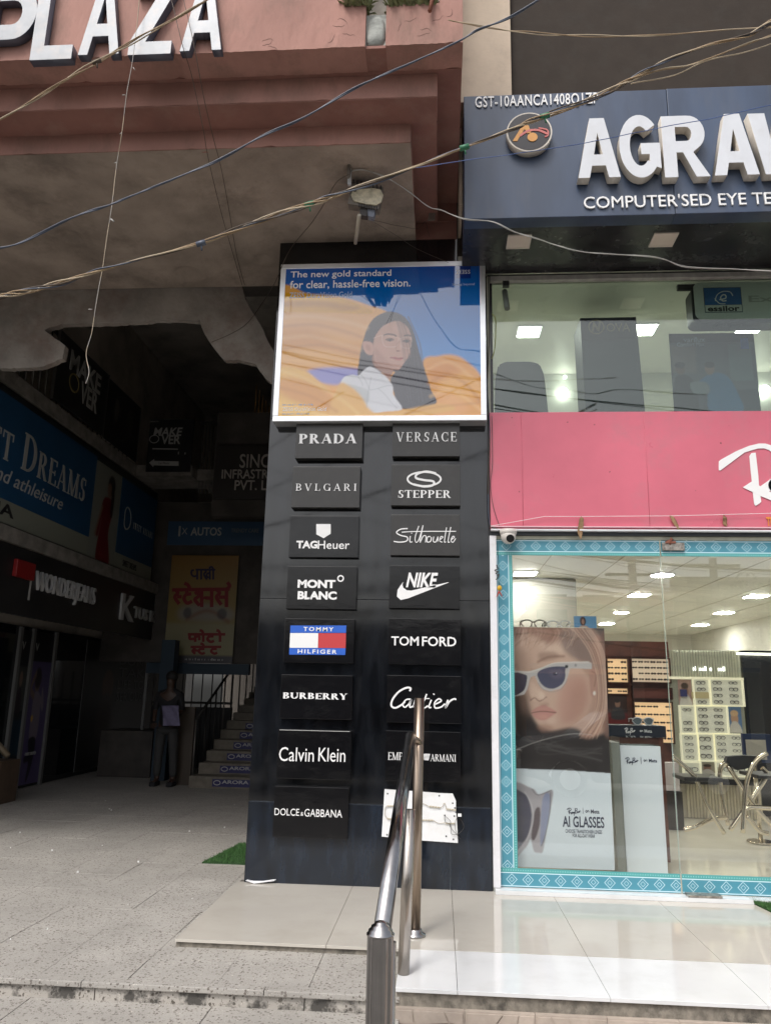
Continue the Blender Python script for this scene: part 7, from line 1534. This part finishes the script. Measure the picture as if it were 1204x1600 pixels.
# ------------------------------------------------------------------ the other side of the street (seen in the reflections)
def opp(x0, x1, y, h, mat, lab, storeys, nw):
    t = root('street_building', ((x0 + x1) / 2, y, -.45), lab, 'building')
    put('wall', B(x0, y - 6, -.45, x1, y, h), mat, t); put('parapet', B(x0 - .1, y - .2, h + .001, x1 + .1, y + .12, h + .5), mat, t)
    wm = M('street_window_dark', (.02, .025, .03), .15); me = None
    for s in range(storeys):
        for i in range(nw):
            xc = x0 + (x1 - x0) * (i + .5) / nw; zc = .2 + s * 3.0 + 1.3
            if s == 0: put('shutter', B(xc - 1.1, y + .001, -.45, xc + 1.1, y + .05, 2.1), M('street_shutter', (.08, .09, .12), .5), t)
            else: put('window', B(xc - .6, y + .001, zc - .7, xc + .6, y + .05, zc + .7), wm, t)
    put('awning', B(x0, y + .06, 2.3, x1, y + 1.1, 2.45), M('street_awning', (.12, .13, .16), .6), t)
opp(-22, -9, -20, 5.2, M('far_ochre_wall', (.34, .28, .2), .8), 'low ochre building across the street at left', 2, 4)
opp(-8.5, 3, -21, 3.6, M('far_grey_wall', (.26, .26, .26), .8), 'low grey shop row across the street', 1, 5)
opp(3.5, 9, -20, 4.6, M('far_pink_wall', (.42, .24, .2), .8), 'pinkish two storey building across the street', 2, 3)
opp(9.5, 24, -21, 5.6, M('far_cream_wall', (.38, .35, .28), .8), 'cream building across the street behind the tree', 2, 5)
for x, y, h, lab in ((6.4, -15, 6.1, 'concrete utility pole across the street, left'), (9.4, -16, 6.0, 'concrete utility pole across the street, right')):
    t = root('utility_pole', (x, y, -.45), lab, 'pole'); bm = nb(); tube(bm, [(x, y, -.45), (x, y, h)], [.20, .13], 10); put('shaft', bm, M('pole_concrete', (.2, .19, .18), .9), t)
    for zz in (h - .3, h - .9, h - 2): put('cross_arm', B(x - .9, y - .05, zz, x + .9, y + .05, zz + .1), M('pole_iron', (.07, .06, .05), .7), t)
    put('switch_box', B(x - .3, y + .12, h - 3, x + .2, y + .45, h - 2.2), M('pole_iron', (.07, .06, .05)), t)
rr_ = random.Random(12)
for i in range(16):
    y = rr_.uniform(-16, -12); z1_ = rr_.uniform(3.2, 6.0); z2_ = z1_ + rr_.uniform(-.9, .9); bm = nb(); r = rr_.choice((.012, .02, .035, .05))
    tube(bm, [(-14 + 34 * k / 14, y + .5 * k / 14, z1_ + (z2_ - z1_) * k / 14 - .7 * math.sin(math.pi * (k % 7) / 7)) for k in range(15)], r, 5); put('street_cable', bm, DW, label='dark overhead cable strung along the far side of the street', cat='cable', group='overhead cables across the street')
for i in range(9):
    y = rr_.uniform(-3.5, 1.0); z1_ = rr_.uniform(5.0, 9.5); bm = nb(); r = rr_.choice((.005, .008, .011)); q = []; z2_ = z1_ - rr_.uniform(2.6, 5.0)
    for k in range(24): s = k / 23; q.append((-7 + 15 * s, y + s, z1_ + (z2_ - z1_) * s - .35 * math.sin(math.pi * s) + .03 * noise.noise(Vector((k * .8, i, 0)))))
    tube(bm, q, r, 5); put('street_wire', bm, DW, label='dark wire sagging over the near side of the street', cat='cable', group='wires over the near side of the street')
# tree across the street
t = root('tree', (11.5, -17.5, -.45), 'dusty green tree across the street', 'tree'); bm = nb(); tube(bm, [(11.5, -17.5, -.45), (11.4, -17.5, 2), (11.6, -17.4, 4)], [.25, .18, .1], 8)
for a in range(6): tube(bm, [(11.5, -17.5, 2.2 + a * .2), (11.5 + 1.4 * math.cos(a), -17.5 + 1.2 * math.sin(a), 3.8 + .3 * a)], [.1, .03], 6)
put('trunk', bm, M('tree_bark', (.10, .07, .05), .9), t)
bm = nb(); cl = [(11.5 + rr_.uniform(-2, 2), -17.5 + rr_.uniform(-1.5, 1.5), 4.2 + rr_.uniform(-1.3, 1.7), rr_.uniform(.5, 1.0)) for _ in range(16)]
for c_ in cl:
    for i in range(260):
        d = Vector((rr_.gauss(0, 1), rr_.gauss(0, 1), rr_.gauss(0, .8))).normalized() * c_[3] * rr_.random() ** .4; p = Vector(c_[:3]) + d; a_ = Vector((rr_.uniform(-1, 1), rr_.uniform(-1, 1), rr_.uniform(-1, 1))).normalized() * .07; b2_ = a_.cross(Vector((.3, .5, .8))).normalized() * .05
        bm.faces.new((bm.verts.new(p - a_), bm.verts.new(p + b2_), bm.verts.new(p + a_), bm.verts.new(p - b2_)))
put('crown', bm, M('tree_leaf', (.05, .08, .025), .7), t)

# parked cars behind the camera, seen only as reflections
def car(x0, y0, mat, label):
    t = root('parked_car', (x0 + 2.1, y0 + .85, -.45), label, 'car'); g = -.45
    prof = [(0, .35), (.02, .75), (.25, .92), (1.0, 1.0), (1.55, 1.42), (1.8, 1.48), (3.0, 1.48), (3.35, 1.4), (3.95, 1.0), (4.15, .92), (4.2, .4), (3.75, .25), (3.7, .42), (3.5, .6), (3.2, .6), (3.0, .42), (2.95, .25), (1.25, .25), (1.2, .42), (1.0, .6), (.7, .6), (.5, .42), (.45, .25)]
    bm = nb(); prism(bm, [(x0 + u, g + v) for u, v in prof], PY(y0 + 1.7), 0, 1.7); fixn(bm)
    for v in bm.verts:
        if v.co.z > g + 1.1: v.co.y += (.16 if v.co.y < y0 + .8 else -.16)
    bmesh.ops.bevel(bm, geom=[e for e in bm.edges], offset=.03, segments=2, affect='EDGES'); put('body', bm, mat, t)
    wm = M('car_window', (.01, .012, .014), .05)
    for yy, s_ in ((y0 + .055, 1), (y0 + 1.645, -1)):
        for q in ([(1.2, 1.03), (1.62, 1.38), (2.25, 1.40), (2.25, 1.03)], [(2.32, 1.03), (2.32, 1.40), (3.0, 1.40), (3.75, 1.03)]):
            bm = nb(); prism(bm, [(x0 + u, g + v) for u, v in q], PY(yy), -.06, .06); fixn(bm)
            for v in bm.verts:
                v.co.y += s_ * .13 * max(0, (v.co.z - g - 1.0) / .4)
            put('window', bm, wm, t)
    for xx in (.85, 3.35):
        for yy in (y0 + .02, y0 + 1.52):
            bm = nb(); tube(bm, [(x0 + xx, yy, g + .3), (x0 + xx, yy + .18, g + .3)], .3, 20); w = put('wheel', bm, BLACKPR, t)
            bm = nb(); tube(bm, [(x0 + xx, yy - .01, g + .3), (x0 + xx, yy + .19, g + .3)], .18, 14); put('rim', bm, ALU, w)
    for yy in (y0 + .3, y0 + 1.25): put('headlight', B(x0 - .02, yy, g + .6, x0 + .06, yy + .25, g + .75, .01), CREAMSIDE, t)
CARP = M('dark_car_paint', (.02, .022, .03), .15, coat=.5)
car(-3.6, -4.6, CARP, 'dark hatchback parked across the street side behind the viewer'); car(1.4, -4.9, M('grey_car_paint', (.05, .052, .055), .2, coat=.5), 'charcoal hatchback parked behind the viewer at the right'); car(-8.8, -4.8, CARP, 'dark hatchback parked further left behind the viewer')
